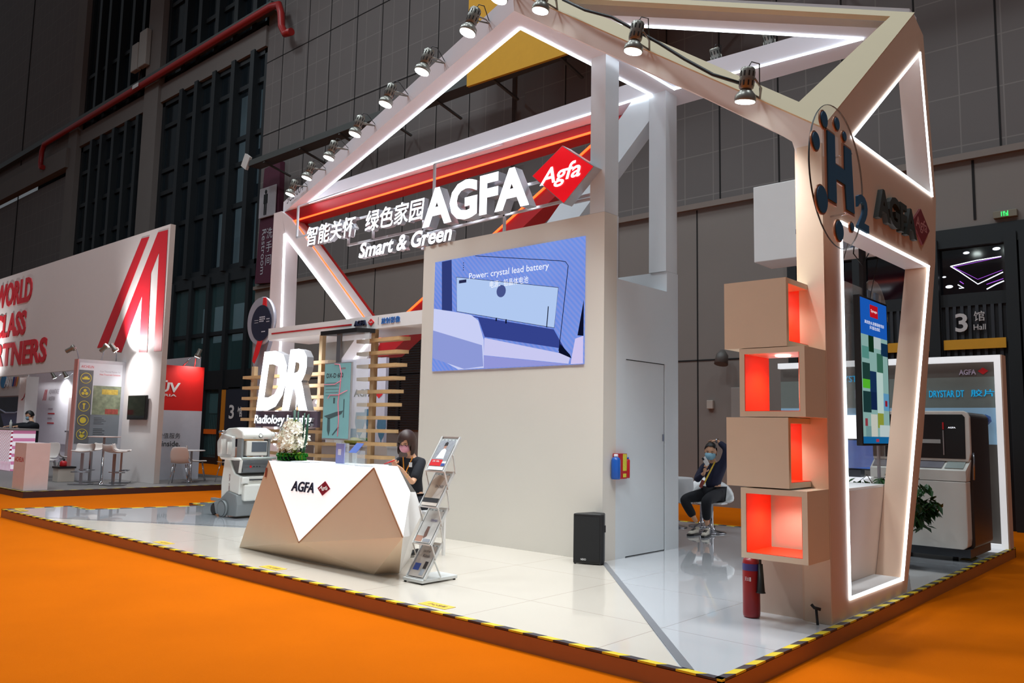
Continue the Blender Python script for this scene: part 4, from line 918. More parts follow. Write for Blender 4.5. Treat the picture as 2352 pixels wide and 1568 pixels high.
b3 = brochure(3, 'grey brochure lettered DRYSTAR Kiosk in the bottom tray', [('blue_block', rc(0.12, 0.2, 0.50, 0.42), mat('print_royal', (52, 78, 156), 0.5)), ('kiosk_body', rc(0.64, 0.06, 0.88, 0.26), pr_d), ('kiosk_screen', rc(0.70, 0.27, 0.90, 0.50), pr_h), ('edge_line', rc(0.0, 0.0, 0.04, 1), pr_d)])
text('lettering', 'DRYSTAR', b3[1]+b3[2]*0.28+b3[3]*0.78+b3[4]*3.0, b3[2], b3[3], 0.09, 0.018, 0, MATS['print_dark'], b3[0], bold=0.0)
text('lettering', 'Kiosk', b3[1]+b3[2]*0.38+b3[3]*0.62+b3[4]*3.0, b3[2], b3[3], 0.09, 0.030, 0, MATS['print_dark'], b3[0], bold=0.0)

# ================================================================== LOUDSPEAKER
t = thing('loudspeaker', 'black floor loudspeaker standing before the tower corner', 'loudspeaker', (-5.1, 6.95, 0))
q = [(-5.255, 6.86), (-4.985, 7.0), (-4.975, 7.05), (-5.06, 7.165), (-5.21, 7.16), (-5.27, 6.93)]
q = [(-5.235, 6.862), (-4.965, 6.975), (-4.955, 7.02), (-5.05, 7.17), (-5.20, 7.17), (-5.255, 6.93)]
G().prism(ZP(q, 0.012), (), (0, 0, 0.50)).make('cabinet', mat('speaker_black', (24, 24, 26), 0.5), t, bevel=0.012)
d1 = Vector((0.27, 0.113, 0)).normalized(); n1 = Vector((d1.y, -d1.x, 0))
G().obox(Vector((-5.10, 6.9185, 0.262))+n1*0.004, d1*0.133, n1*0.004, (0, 0, 0.225)).make('grille', mat('grille_black', (12, 12, 14), 0.7, bump=0.4, bscale=900), t)
text('lettering', 'NEXO', Vector((-5.155, 6.895, 0.045))+n1*0.012, d1, (0, 0, 1), 0.055, 0.02, 0, MATS['sign_white'], t, bold=0.02)
g = G(); g.box(-4.975, -4.957, 7.02, 7.05, 0.33, 0.40); g.make('side_handle', black, t)
g = G()
for x, y in ((-5.22, 6.88), (-4.98, 6.98), (-5.06, 7.14), (-5.19, 7.14)): g.lathe([(0.012, 0), (0.012, 0.013)], (x, y, 0), (0, 0, 1), 8)
g.make('feet', black, t)

# ================================================================== WALL EXTINGUISHERS ON THE TOWER SIDE
XW = -5.098
t = thing('fire_spray_box', 'red wall box with yellow instruction label beside a blue spray bottle', 'box', (XW, 7.5, 0.86))
G().box(XW, XW+0.05, 7.37, 7.57, 0.855, 1.125).make('box', red, t)
G().box(XW+0.05, XW+0.053, 7.49, 7.56, 0.94, 1.12).make('label', mat('label_yellow', (206, 200, 60), 0.5, var=0.3, nscale=60), t)
G().box(XW+0.05, XW+0.053, 7.495, 7.555, 0.87, 0.91).make('label', MATS['label_yellow'], t)
t = thing('spray_bottle', 'blue spray bottle hanging on tower side left of the red box', 'bottle', (XW+0.05, 7.36, 0.86), None)
G().lathe([(0.045, 0), (0.05, 0.02), (0.05, 0.20), (0.04, 0.225), (0.024, 0.235)], (XW+0.052, 7.355, 0.855), (0, 0, 1), 18).make('body', mat('bottle_blue', (24, 84, 170), 0.35), t)
G().lathe([(0.024, 0), (0.024, 0.025), (0.018, 0.03)], (XW+0.052, 7.355, 1.09), (0, 0, 1), 14).make('cap', MATS['card_white'], t)
t = thing('spray_bottle', 'narrow red spray bottle hanging on tower side right of the red box', 'bottle', (XW+0.03, 7.6, 0.86), None)
G().lathe([(0.028, 0), (0.03, 0.02), (0.03, 0.19), (0.02, 0.205)], (XW+0.032, 7.602, 0.86), (0, 0, 1), 16).make('body', red, t)
G().lathe([(0.02, 0), (0.018, 0.02)], (XW+0.032, 7.602, 1.066), (0, 0, 1), 12).make('cap', MATS['bottle_blue'], t)
# ================================================================== CUBE TOWER
orange_red = mat('orange_red_lining', (250, 62, 14), 0.45, var=0.02)
def cube(z0, label, kind, x0, x1, y0=5.70, y1=6.118):
    t = thing('display_cube', label, 'cube', ((x0+x1)/2, (y0+y1)/2, z0), 'stacked open display cubes'); h = 0.505; w = 0.04
    if kind == 'front':   # open to the front and rear
        g = G(); g.prism([(x0, y0, z0), (x1, y0, z0), (x1, y0, z0+h), (x0, y0, z0+h)], [[(x0+w, y0, z0+w), (x1-w, y0, z0+w), (x1-w, y0, z0+h-w), (x0+w, y0, z0+h-w)]], (0, y1-y0, 0)); g.make('shell', tan, t)
        G().box(x0+w, x0+w+0.004, y0+0.004, y1, z0+w, z0+h-w).make('lining', orange_red, t)
        G().box(x0+w+0.004, x1-w, y0+0.004, y1, z0+w, z0+w+0.004).make('lining', orange_red, t)
        G().box(x1-w-0.004, x1-w, y0+0.004, y1, z0+w+0.004, z0+h-w).make('lining', orange_red, t)
        cx, cz = (x0+x1)/2, z0+h-w-0.004
    else:                 # open to the right side
        g = G(); g.prism([(x1, y0, z0), (x1, y1, z0), (x1, y1, z0+h), (x1, y0, z0+h)], [[(x1, y0+w, z0+w), (x1, y1-w*0.4, z0+w), (x1, y1-w*0.4, z0+h-w), (x1, y0+w, z0+h-w)]], (x0-x1+0.02, 0, 0)); g.make('shell', tan, t)
        G().box(x0, x0+0.02, y0, y1, z0, z0+h).make('back_panel', tan, t)
        G().box(x0+0.02, x0+0.026, y0+w, y1-w*0.4, z0+w, z0+h-w).make('lining', orange_red, t)
        G().box(x0+0.026, x1-0.004, y1-w*0.4-0.004, y1-w*0.4, z0+w, z0+h-w).make('lining', orange_red, t)
        G().box(x0+0.026, x1-0.004, y0+w, y1-w*0.4-0.004, z0+w, z0+w+0.004).make('lining', orange_red, t)
        cx, cz = (x0+x1)/2, z0+h-w-0.004
    yc = (y0+y1)/2
    dl = G().lathe([(0.055, -0.006), (0.055, 0.0)], (cx, yc, cz), (0, 0, 1), 20).make('downlight', mat('small_downlight', (255, 245, 230), 0.4, emit=8, erg=(255, 244, 228)), t)
    l = bpy.data.lights.new('cube_light', 'SPOT'); l.energy = 7; l.spot_size = math.radians(150); l.spot_blend = 0.7; l.shadow_soft_size = 0.05; l.color = (1, 0.93, 0.85)
    o = bpy.data.objects.new('cube_light', l); COL.objects.link(o); o.parent = t; o.location = (0, 0, h-w-0.03)
    return t
cube(0.465, 'lowest display cube, open to the front with an orange lining', 'front', -2.80, -2.302)
cube(0.980, 'second display cube from the floor, closed in front and open to the right', 'side', -2.91, -2.43)
cube(1.490, 'third display cube from the floor, see-through with orange lining', 'front', -2.80, -2.302)
cube(2.000, 'topmost display cube, closed in front and open to the right', 'side', -2.92, -2.43)
# fire extinguisher below the cubes
t = thing('fire_extinguisher', 'red fire extinguisher standing under the lowest display cube', 'fire extinguisher', (-2.83, 5.95, 0))
rx, ry = -2.835, 5.93
G().lathe([(0.055, 0), (0.062, 0.01), (0.064, 0.03), (0.064, 0.395), (0.058, 0.42), (0.035, 0.438), (0.02, 0.44)], (rx, ry, 0.002), (0, 0, 1), 24).make('cylinder', mat('extinguisher_red', (140, 22, 28), 0.3), t)
G().lathe([(0.0648, 0), (0.0648, 0.05)], (rx, ry, 0.345), (0, 0, 1), 24, caps=False).make('blue_label', mat('label_blue', (50, 48, 110), 0.4), t)
g = G(); g.box(rx-0.015, rx+0.015, ry-0.02, ry+0.02, 0.44, 0.458); g.make('valve', black, t)
text('lettering', '灭火器', (rx-0.02, ry-0.0655, 0.27), (1, 0, 0), (0, 0, 1), 0.05, 0.03, 0, MATS['sign_white'], t, bold=0)
g = G(); g.tube([(rx+0.01, ry, 0.445), (rx+0.06, ry-0.01, 0.45), (rx+0.082, ry-0.02, 0.43), (rx+0.082, ry-0.02, 0.36)], 0.009, 8); g.make('hose', black, t)
g = G(); g.lathe([(0.016, 0.0), (0.03, -0.2), (0.036, -0.21)], (rx+0.084, ry-0.02, 0.40), (0, 0, 1), 14); g.make('horn', mat('horn_black', (22, 24, 22), 0.5), t)

# ================================================================== H2 DISC AND FACADE LETTERING
t = thing('hydrogen_disc', 'clear acrylic disc with dark blue H and dots mounted on the portal corner', 'sign', (-2.1, 5.88, 3.28))
blue = mat('petrol_blue', (28, 84, 122), 0.4); bronze = mat('bronze_edge', (176, 122, 92), 0.35, metal=0.4)
G().lathe([(0.525, -0.005), (0.525, 0.005)], (-2.115, 5.90, 3.24), (1, 0, 0), 64).make('acrylic_disc', mat('disc_acrylic', (236, 232, 222), 0.05, alpha=0.16, spec=0.5), t)
g = G(); g.lathe([(0.525, -0.006), (0.529, 0), (0.525, 0.006)], (-2.115, 5.90, 3.24), (1, 0, 0), 64, caps=False); g.make('disc_edge', black, t)
Hh = [(5.655, 3.02), (5.655, 3.52), (5.80, 3.52), (5.80, 3.31), (5.99, 3.31), (5.99, 3.50), (6.13, 3.50), (6.17, 3.02), (6.01, 3.02), (5.99, 3.20), (5.81, 3.20), (5.81, 3.02)]
G().prism(XP([(5.64, 3.0), (5.64, 3.54), (5.815, 3.54), (5.815, 3.325), (5.975, 3.325), (5.975, 3.52), (6.145, 3.52), (6.19, 3.0), (5.995, 3.0), (5.975, 3.185), (5.825, 3.185), (5.825, 3.0)], -2.108), (), (0.012, 0, 0)).make('letter_edge', bronze, t)
G().prism(XP(Hh, -2.096), (), (0.008, 0, 0)).make('letter', blue, t)
textX('numeral', '2', 6.22, 2.925, 6.46, 3.20, -2.10, 0.02, blue, t, bold=0.035)
for (y, z, r) in ((5.61, 3.585, 0.058), (5.857, 3.628, 0.045), (6.005, 3.575, 0.035), (5.45, 3.383, 0.062), (5.54, 2.99, 0.095), (5.858, 2.83, 0.072), (6.12, 2.91, 0.032)):
    d = G().lathe([(r+0.012, 0), (r+0.012, 0.012)], (-2.108, y, z), (1, 0, 0), 28).make('dot_edge', bronze, t)
    d2 = G().lathe([(r, 0), (r, 0.008)], (-2.096, y, z), (1, 0, 0), 28).make('dot', blue, t)
g = G()
for (y, z) in ((6.22, 3.5), (6.25, 3.05)): g.tube([(-2.3, y, z), (-2.11, y-0.02, z)], 0.008, 8)
g.make('standoff', chrome, t)
t = thing('facade_lettering', 'dark unlit AGFA letters and maroon diamond on the tan portal face', 'sign', (-2.29, 7.9, 3.25))
textX('letter', 'AGFA', 7.25, 3.25, 8.38, 3.535, -2.30, 0.045, mat('letter_dark', (40, 48, 44), 0.5), t, bold=0.035, split=True, spacing=0.95)
G().prism(XP([(8.35, 3.45), (8.63, 3.63), (8.92, 3.46), (8.66, 3.265)], -2.30), (), (0.02, 0, 0)).make('logo_diamond', mat('logo_dark_red', (120, 26, 36), 0.5), t)
textX('lettering', 'Agfa', 8.43, 3.38, 8.84, 3.53, -2.279, 0, mat('lettering_pink', (190, 130, 130), 0.5), t, bold=0.01, shear=0.15)

# ================================================================== HANGING TOUCH SCREEN IN THE PORTAL
t = thing('hanging_display', 'tall hanging touch screen with blue header and picture tiles inside portal', 'display', (-2.8, 8.8, 1.2))
xs_ = -2.80; y0, y1, z0, z1 = 8.33, 9.19, 1.27, 2.78
G().box(xs_-0.06, xs_, y0, y1, z0, z1).make('bezel', black, t, bevel=0.006)
def sp(nm, a, b, c, d, m, k=1): return G().box(xs_, xs_+0.001*k, y0+(y1-y0)*a, y0+(y1-y0)*c, z0+(z1-z0)*b, z0+(z1-z0)*d).make(nm, m, t)
sp('header', 0.03, 0.74, 0.97, 0.985, em('scr_blue', (28, 96, 196), 0.75), 1)
sp('body', 0.03, 0.06, 0.97, 0.74, em('scr_teal', (150, 190, 184), 0.7), 1)
sp('footer', 0.03, 0.015, 0.97, 0.06, em('scr_footer', (24, 110, 170), 0.7), 1)
sp('app_badge', 0.36, 0.87, 0.64, 0.955, em('scr_red', (196, 20, 32), 0.8), 2)
textX('lettering', 'Synaps', y0+0.39*(y1-y0), z0+0.90*(z1-z0), y0+0.61*(y1-y0), z0+0.925*(z1-z0), xs_+0.0025, 0, scw, t, bold=0)
textX('lettering', '高效防水,耐撕裂耐弯折', y0+0.16*(y1-y0), z0+0.815*(z1-z0), y0+0.86*(y1-y0), z0+0.84*(z1-z0), xs_+0.0025, 0, scw, t, bold=0)
textX('lettering', '多功能合成纸', y0+0.33*(y1-y0), z0+0.785*(z1-z0), y0+0.70*(y1-y0), z0+0.81*(z1-z0), xs_+0.0025, 0, scw, t, bold=0)
tiles = [(0.28, 0.63, 0.46, 0.74, (18, 50, 30)), (0.46, 0.66, 0.72, 0.74, (190, 206, 206)), (0.72, 0.62, 0.97, 0.71, (20, 50, 80)), (0.05, 0.58, 0.28, 0.66, (90, 150, 140)), (0.56, 0.50, 0.78, 0.63, (60, 110, 90)), (0.05, 0.44, 0.3, 0.55, (34, 66, 60)), (0.05, 0.38, 0.3, 0.44, (90, 190, 50)), (0.3, 0.36, 0.52, 0.5, (26, 52, 90)), (0.05, 0.22, 0.32, 0.36, (30, 60, 60)), (0.32, 0.24, 0.52, 0.36, (20, 40, 80)), (0.34, 0.25, 0.46, 0.33, (190, 214, 214)), (0.54, 0.22, 0.76, 0.5, (196, 220, 214)), (0.76, 0.24, 0.97, 0.36, (100, 160, 200)), (0.82, 0.27, 0.90, 0.31, (150, 30, 50)), (0.57, 0.41, 0.66, 0.46, (180, 40, 50)), (0.10, 0.13, 0.18, 0.18, (150, 60, 70)), (0.12, 0.06, 0.3, 0.13, (120, 160, 160)), (0.3, 0.06, 0.52, 0.21, (210, 212, 200)), (0.54, 0.12, 0.75, 0.22, (150, 160, 60)), (0.60, 0.06, 0.97, 0.14, (200, 216, 216)), (0.46, 0.025, 0.56, 0.045, (180, 60, 80))]
for i, (a, b, c, d, rgb) in enumerate(tiles): sp('picture_tile', a, b, c, d, em('tile_%d' % i, rgb, 0.75), 2+i % 2)
G().box(xs_-0.10, xs_-0.09, y0-0.14, y1+0.1, z0-0.22, z1+0.12).make('acrylic_sheet', glassm, t)
G().box(xs_-0.12, xs_-0.08, (y0+y1)/2-0.05, (y0+y1)/2+0.05, z1-0.1, 3.45).make('hanging_post', dark, t)
G().prism([(-2.62, 8.0, 3.40), (-2.62, 8.95, 3.40), (-3.3, 8.95, 3.40), (-3.3, 8.0, 3.40)], (), (0, 0, 0.05)).make('top_plate', mat('top_plate_blue', (70, 100, 130), 0.4), t)
g = G(); g.tube([(-2.75, 8.05, 3.4), (-2.9, 8.05, 2.9)], 0.004, 5); g.tube([(-2.75, 8.9, 3.4), (-2.9, 8.95, 2.8)], 0.004, 5); g.tube([(-2.88, 8.5, 3.4), (-2.85, 8.35, 3.2), (-2.85, 8.6, 3.12), (-2.88, 8.9, 3.3)], 0.006, 6); g.make('wires', black, t)
# lower blue ringed disc behind (second hydrogen disc)
t = thing('hydrogen_disc', 'second clear hydrogen disc with blue dots seen through the portal above the screen', 'sign', (-3.1, 9.65, 0))
G().lathe([(0.46, -0.005), (0.46, 0.005)], (-3.1, 9.72, 2.70), (1, 0, 0), 48).make('acrylic_disc', MATS['disc_acrylic'], t)
for (y, z, r) in ((10.02, 2.58, 0.14), (9.90, 2.32, 0.06), (9.45, 2.40, 0.065)):
    G().lathe([(r+0.014, 0), (r+0.014, 0.012)], (-3.09, y, z), (1, 0, 0), 28).make('dot_edge', silver, t); G().lathe([(r, 0), (r, 0.008)], (-3.075, y, z), (1, 0, 0), 28).make('dot', blue, t)
G().box(-3.095, -3.07, 9.42, 9.53, 2.62, 3.0).make('letter', blue, t); G().box(-3.095, -3.07, 9.68, 9.79, 2.62, 3.0).make('letter', blue, t)
G().box(-3.11, -3.09, 9.7, 9.76, 0.001, 2.25).make('post', silver, t)

# ================================================================== PRODUCT WALL AND PRINTERS
t = thing('product_wall', 'product wall with white lit border, DRYSTAR DT lettering and blue panel', 'wall', (-3.6, 11.6, 0))
yw = 11.95
G().box(-5.2, -2.26, yw, yw+0.12, 0.001, 2.43).make('panel', mat('wall_taupe', (104, 98, 92), 0.5), t)
bd = mat('lit_border', (240, 242, 244), 0.5, emit=0.5)
g = G(); g.box(-2.335, -2.26, yw-0.1, yw, 0.001, 2.43); g.box(-5.2, -2.335, yw-0.1, yw, 2.35, 2.43); g.box(-5.2, -2.335, yw-0.1, yw, 0, 0.05); g.make('border', bd, t)
G().box(-2.26, -2.243, yw-0.1, yw+0.12, 0.001, 2.43).make('end_panel', facm, t)
G().box(-5.2, -2.335, yw-0.004, yw, 1.76, 2.16).make('grey_band', mat('band_grey', (132, 140, 134), 0.4), t)
G().box(-5.2, -2.335, yw-0.006, yw, 1.29, 1.76).make('blue_panel', mat('panel_sky', (150, 188, 214), 0.5, var=0.2, nscale=3, emit=0.15), t)
textY('lettering', 'DRYSTAR DT', -3.13, 1.90, -2.71, 1.99, yw-0.004, 0.01, mat('cyan_letter', (20, 170, 226), 0.4, emit=0.5), t, bold=0.0)
textY('lettering', '胶片', -2.63, 1.905, -2.36, 1.995, yw-0.004, 0.01, MATS['cyan_letter'], t, bold=0.0)
textY('lettering', 'AGFA', -2.76, 2.19, -2.56, 2.26, yw-0.004, 0.01, mat('letter_violet_white', (200, 190, 214), 0.5), t, bold=0.03)
G().prism(YP([(-2.54, 2.235), (-2.48, 2.28), (-2.42, 2.235), (-2.48, 2.19)], yw), (), (0, -0.01, 0)).make('logo_diamond', redp, t)
textY('lettering', 'DRYSTAR', -4.4, 2.13, -3.93, 2.22, yw-0.004, 0.01, MATS['cyan_letter'], t, bold=0.0)
textY('lettering', 'K', -4.1, 1.90, -3.98, 2.02, yw-0.004, 0.01, MATS['letter_violet_white'], t, bold=0.03)
G().box(-5.2, -3.75, yw-0.02, yw, 1.02, 1.66).make('light_panel', mat('white_light_panel', (250, 250, 255), 0.5, emit=1.6), t)
# blue gem item on wall
solo('blue_ornament', G().lathe([(0.0, -0.06), (0.06, -0.03), (0.07, 0.02), (0.03, 0.06)], (-2.46, yw-0.08, 1.60), (0.3, -1, 0.2), 7), mat('ornament_blue', (40, 80, 150), 0.3, var=0.5, nscale=30), 'small dark blue faceted ornament on the blue panel beside printer', 'ornament')

def body_profile(x0, x1, y0, y1, z0, z1, r, n=5):
    """rounded front rectangle in xz"""
    pts = []
    for cx, cz, a0 in ((x1-r, z0+r, -PI/2), (x1-r, z1-r, 0), (x0+r, z1-r, PI/2), (x0+r, z0+r, PI)):
        for k in range(n+1):
            a = a0+PI/2*k/n; pts.append((cx+r*math.cos(a), cz+r*math.sin(a)))
    return pts
t = thing('film_printer', 'large white and black film printer standing before the product wall', 'printer', (-2.8, 10.8, 0))
prw = mat('printer_white', (222, 220, 212), 0.35, var=0.02); prb = mat('printer_black', (20, 22, 26), 0.3); prg = mat('printer_grey', (52, 56, 62), 0.4)
xa, xb = -3.35, -2.30
G().prism(YP(body_profile(xa, xb, 0, 0, 0.12, 1.66, 0.07), 10.38), (), (0, 0.85, 0)).make('rear_body', mat('printer_side', (50, 44, 42), 0.35), t, bevel=0.01)
G().prism(YP([(xa, 0.14), (xb-0.08, 0.14), (xb-0.04, 0.17), (xb-0.03, 0.25), (xb-0.03, 0.88), (xa, 0.88)], 10.2), (), (0, 0.19, 0)).make('front_door', prw, t, bevel=0.01)
g = G(); g.raw([(xa, 10.2, 0.885), (xb-0.03, 10.2, 0.885), (xb-0.03, 10.2, 1.0), (xa, 10.2, 1.0), (xa, 10.38, 0.885), (xb-0.03, 10.38, 0.885), (xb-0.01, 10.38, 1.12), (xa, 10.38, 1.12)], [(0, 1, 2, 3), (3, 2, 6, 7), (1, 5, 6, 2), (4, 5, 1, 0), (0, 3, 7, 4), (4, 7, 6, 5)]); g.make('work_shelf', prw, t)
G().prism([(xa+0.02, 10.225, 1.020), (xb-0.28, 10.225, 1.020), (xb-0.26, 10.36, 1.112), (xa+0.02, 10.36, 1.112)], (), (0, -0.002, 0.006)).make('shelf_inset', mat('inset_grey', (110, 108, 116), 0.4), t)
G().prism([(xb-0.25, 10.225, 1.022), (xb-0.06, 10.225, 1.022), (xb-0.05, 10.36, 1.114), (xb-0.23, 10.36, 1.114)], (), (0, -0.002, 0.006)).make('tray', mat('tray_sage', (150, 160, 156), 0.4), t)
G().prism(YP([(xa, 1.10), (xb-0.02, 1.10), (xb-0.0, 1.2), (xb-0.0, 1.60), (xb-0.02, 1.65), (xb-0.06, 1.67), (xa, 1.67)], 10.32), [], (0, 0.06, 0)).make('upper_surround', prw, t, bevel=0.008)
G().prism(YP([(xa, 1.13), (xb-0.05, 1.13), (xb-0.045, 1.60), (xb-0.07, 1.63), (xa, 1.63)], 10.315), (), (0, 0.004, 0)).make('upper_panel', prb, t)
g = G(); g.box(xa, -2.88, 10.305, 10.312, 1.30, 1.345); g.make('slot_window', MATS.get('slot_pale') or mat('slot_pale', (176, 180, 178), 0.4), t); g = G(); g.box(-2.85, -2.60, 10.305, 10.312, 1.30, 1.345); g.make('slot_window', mat('slot_pale', (176, 180, 178), 0.4), t)
G().box(-2.575, -2.562, 10.30, 10.312, 1.46, 1.54).make('red_bar', redp, t)
G().box(-2.575, -2.562, 10.30, 10.312, 1.17, 1.45).make('grey_bar', steel, t)
textY('lettering', 'AGFA', -2.52, 1.472, -2.44, 1.49, 10.311, 0, scw, t, bold=0.02)
g = G(); g.box(xa, xb-0.02, 10.24, 11.2, 0.05, 0.14); g.make('plinth', prg, t)
g = G()
for x in (-3.2, -2.5):
    for y in (10.35, 11.15): g.lathe([(0.03, 0), (0.03, 0.05)], (x, y, 0), (0, 0, 1), 10)
g.make('caster', black, t)
g = G(); g.tube([(xb+0.005, 10.42, 1.2), (xb+0.012, 10.40, 1.12), (xb+0.012, 10.36, 0.9)], 0.012, 8); g.make('side_rail', steel, t)
# lit white demo desk with a monitor, seen through the portal
t = thing('demo_desk', 'bright white demo desk seen through the portal opening behind hanging screen', 'desk', (-4.3, 10.9, 0))
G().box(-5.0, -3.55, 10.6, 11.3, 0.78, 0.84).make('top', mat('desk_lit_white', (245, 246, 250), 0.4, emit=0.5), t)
G().box(-5.0, -3.6, 10.7, 11.25, 0.0, 0.52).make('cabinet', MATS['desk_lit_white'], t)
g = G(); g.box(-4.98, -4.9, 10.65, 11.25, 0.5, 0.78); g.box(-4.25, -4.12, 10.65, 10.75, 0.5, 0.78); g.box(-3.65, -3.58, 10.65, 11.25, 0.5, 0.78); g.make('leg', MATS['desk_lit_white'], t)
t = thing('monitor', 'flat monitor showing a blue x-ray picture on the demo desk', 'monitor', (-4.0, 10.95, 0.84))
G().box(-4.15, -3.45, 10.95, 11.0, 0.93, 1.33).make('housing', prg, t)
G().box(-4.13, -3.47, 10.945, 10.95, 0.95, 1.31).make('picture', mat('xray_picture', (40, 60, 110), 0.4, emit=0.7, erg=(60, 96, 170), var=0.6, nscale=9), t)
G().box(-3.9, -3.7, 10.9, 11.05, 0.842, 0.93).make('foot', prg, t)
# plant
t = thing('potted_tree', 'leafy green tree in a ribbed pale pot beside the portal', 'plant', (-2.78, 9.35, 0))
prof = [(0.10, 0), (0.13, 0.05)]+[(0.13+0.004*(k % 2)+0.002*k, 0.05+0.02*k) for k in range(1, 15)]+[(0.17, 0.36), (0.15, 0.36)]
px_, py_ = -2.80, 9.20
G().lathe(prof, (px_, py_, 0.001), (0, 0, 1), 24).make('pot', mat('pot_white', (196, 190, 180), 0.5), t)
G().lathe([(0.148, 0), (0.148, 0.01)], (px_, py_, 0.335), (0, 0, 1), 20).make('soil', mat('soil', (40, 30, 24), 0.9), t)
rg = random.Random(11); g = G(); lv = G()
for k in range(17):
    a = rg.random()*2*PI; top = Vector((px_+math.cos(a)*0.30, py_+math.sin(a)*0.30, 0.64+0.42*rg.random())); p0 = Vector((px_, py_, 0.34)); mid = p0.lerp(top, 0.55)+Vector((0, 0, 0.08))
    g.tube([p0, mid, top], [0.010, 0.007, 0.004], 6)
    for j in range(3):
        b_ = a+rg.uniform(-1.1, 1.1); st = mid.lerp(top, rg.random()); e = st+Vector((math.cos(b_)*0.16, math.sin(b_)*0.16, rg.uniform(-0.22, 0.03))); g.tube([st, e], 0.003, 5)
        for q_ in range(11):
            c = st.lerp(e, 0.2+0.8*rg.random())+Vector((rg.uniform(-.05, .05), rg.uniform(-.05, .05), rg.uniform(-.05, .05)))
            d = Vector((rg.uniform(-1, 1), rg.uniform(-1, 1), -0.4-0.8*rg.random())).normalized(); s_ = d.cross(Vector((0, 0, 1))).normalized()*0.034; n2 = s_.cross(d).normalized()*0.008; L_ = 0.125
            lv.face([c, c+d*L_*0.4+s_+n2, c+d*L_, c+d*L_*0.45-n2*0.5], True); lv.face([c, c+d*L_*0.45-n2*0.5, c+d*L_, c+d*L_*0.4-s_+n2], True)
g.make('branches', mat('bark', (70, 56, 40), 0.8), t); lv.make('leaves', mat('tree_leaf', (38, 80, 34), 0.4, var=0.35, nscale=14), t, kind='stuff')
# ================================================================== MOBILE X-RAY MACHINE
t = thing('mobile_xray_machine', 'white and grey mobile x-ray machine on wheels left of the reception counter', 'medical machine', (-11.25, 6.65, 0))
mw = mat('machine_white', (224, 224, 216), 0.3, var=0.02); mg = mat('machine_grey', (130, 134, 134), 0.4); md = mat('machine_dark_grey', (96, 100, 102), 0.4)
# lower skirt, body, sloped console
G().prism([(-11.55, 6.34, 0.03), (-10.96, 6.34, 0.03), (-10.94, 6.34, 0.20), (-10.98, 6.34, 0.34), (-11.25, 6.34, 0.38), (-11.5, 6.34, 0.22), (-11.62, 6.34, 0.2)], (), (0, 0.62, 0)).make('grey_skirt', mg, t, bevel=0.02)
G().prism([(-11.46, 6.37, 0.2), (-11.28, 6.37, 0.37), (-10.97, 6.37, 0.34), (-10.95, 6.37, 0.60), (-11.12, 6.37, 0.64), (-11.30, 6.37, 0.84), (-11.42, 6.37, 0.84), (-11.48, 6.37, 0.5)], (), (0, 0.56, 0)).make('white_body', mw, t, bevel=0.015)
G().prism([(-11.30, 6.40, 0.86), (-10.97, 6.40, 0.84), (-10.93, 6.40, 0.66), (-11.12, 6.40, 0.63)], (), (0, 0.50, 0)).make('console', md, t, bevel=0.01)
g = G()
g.lathe([(0.018, 0), (0.018, 0.012)], (-10.955, 6.53, 0.745), (1, 0, -0.1), 14); g.make('red_button', redp, t)
for y in (6.585, 6.635, 6.68): G().lathe([(0.008, 0), (0.008, 0.01)], (-10.955, y, 0.745), (1, 0, 0), 10).make('black_button', black, t)
G().box(-10.955, -10.94, 6.50, 6.85, 0.545, 0.56).make('detector_slot', dark, t)
G().box(-11.05, -10.90, 6.38, 6.50, 0.50, 0.60).make('bumper', mw, t, bevel=0.02)
G().box(-11.0, -10.90, 6.42, 6.78, 0.25, 0.49).make('front_cover', mw, t, bevel=0.025)
# neck, monitor, head
for y in (6.40, 6.84): G().box(-11.10, -10.98, y-0.018, y+0.018, 0.86, 1.15).make('monitor_arm', mg, t)
mo = G().box(-11.12, -10.955, 6.455, 6.80, 0.90, 1.12).make('monitor', mw, t, bevel=0.012)
G().box(-10.954, -10.950, 6.535, 6.785, 0.96, 1.105).make('monitor_screen', mat('monitor_glass', (92, 100, 108), 0.15, emit=0.05), mo)
hd = G().prism([(-11.5, 6.38, 1.15), (-10.96, 6.38, 1.145), (-10.94, 6.38, 1.20), (-10.98, 6.38, 1.27), (-11.12, 6.38, 1.315), (-11.40, 6.38, 1.30), (-11.52, 6.38, 1.25)], (), (0, 0.50, 0)).make('tube_head_cover', mw, t, bevel=0.03, seg=3)
G().lathe([(0.034, 0), (0.034, 0.01), (0.026, 0.012), (0.026, 0.005)], (-10.955, 6.67, 1.195), (1, 0, 0.3), 24).make('round_emblem', dark, t)
G().lathe([(0.024, 0), (0.024, 0.012)], (-10.953, 6.67, 1.195), (1, 0, 0.3), 20).make('emblem_face', mw, t)
textX('lettering', 'AGFA', 6.545, 1.158, 6.59, 1.166, -10.945, 0, black, t, bold=0.02); textX('lettering', 'DR 100s', 6.73, 1.158, 6.79, 1.166, -10.945, 0, redp, t, bold=0.0)
G().lathe([(0.05, -0.05), (0.06, 0), (0.05, 0.05)], (-11.05, 6.92, 1.2), (0, 1, 0), 20).make('side_cap', mw, t)
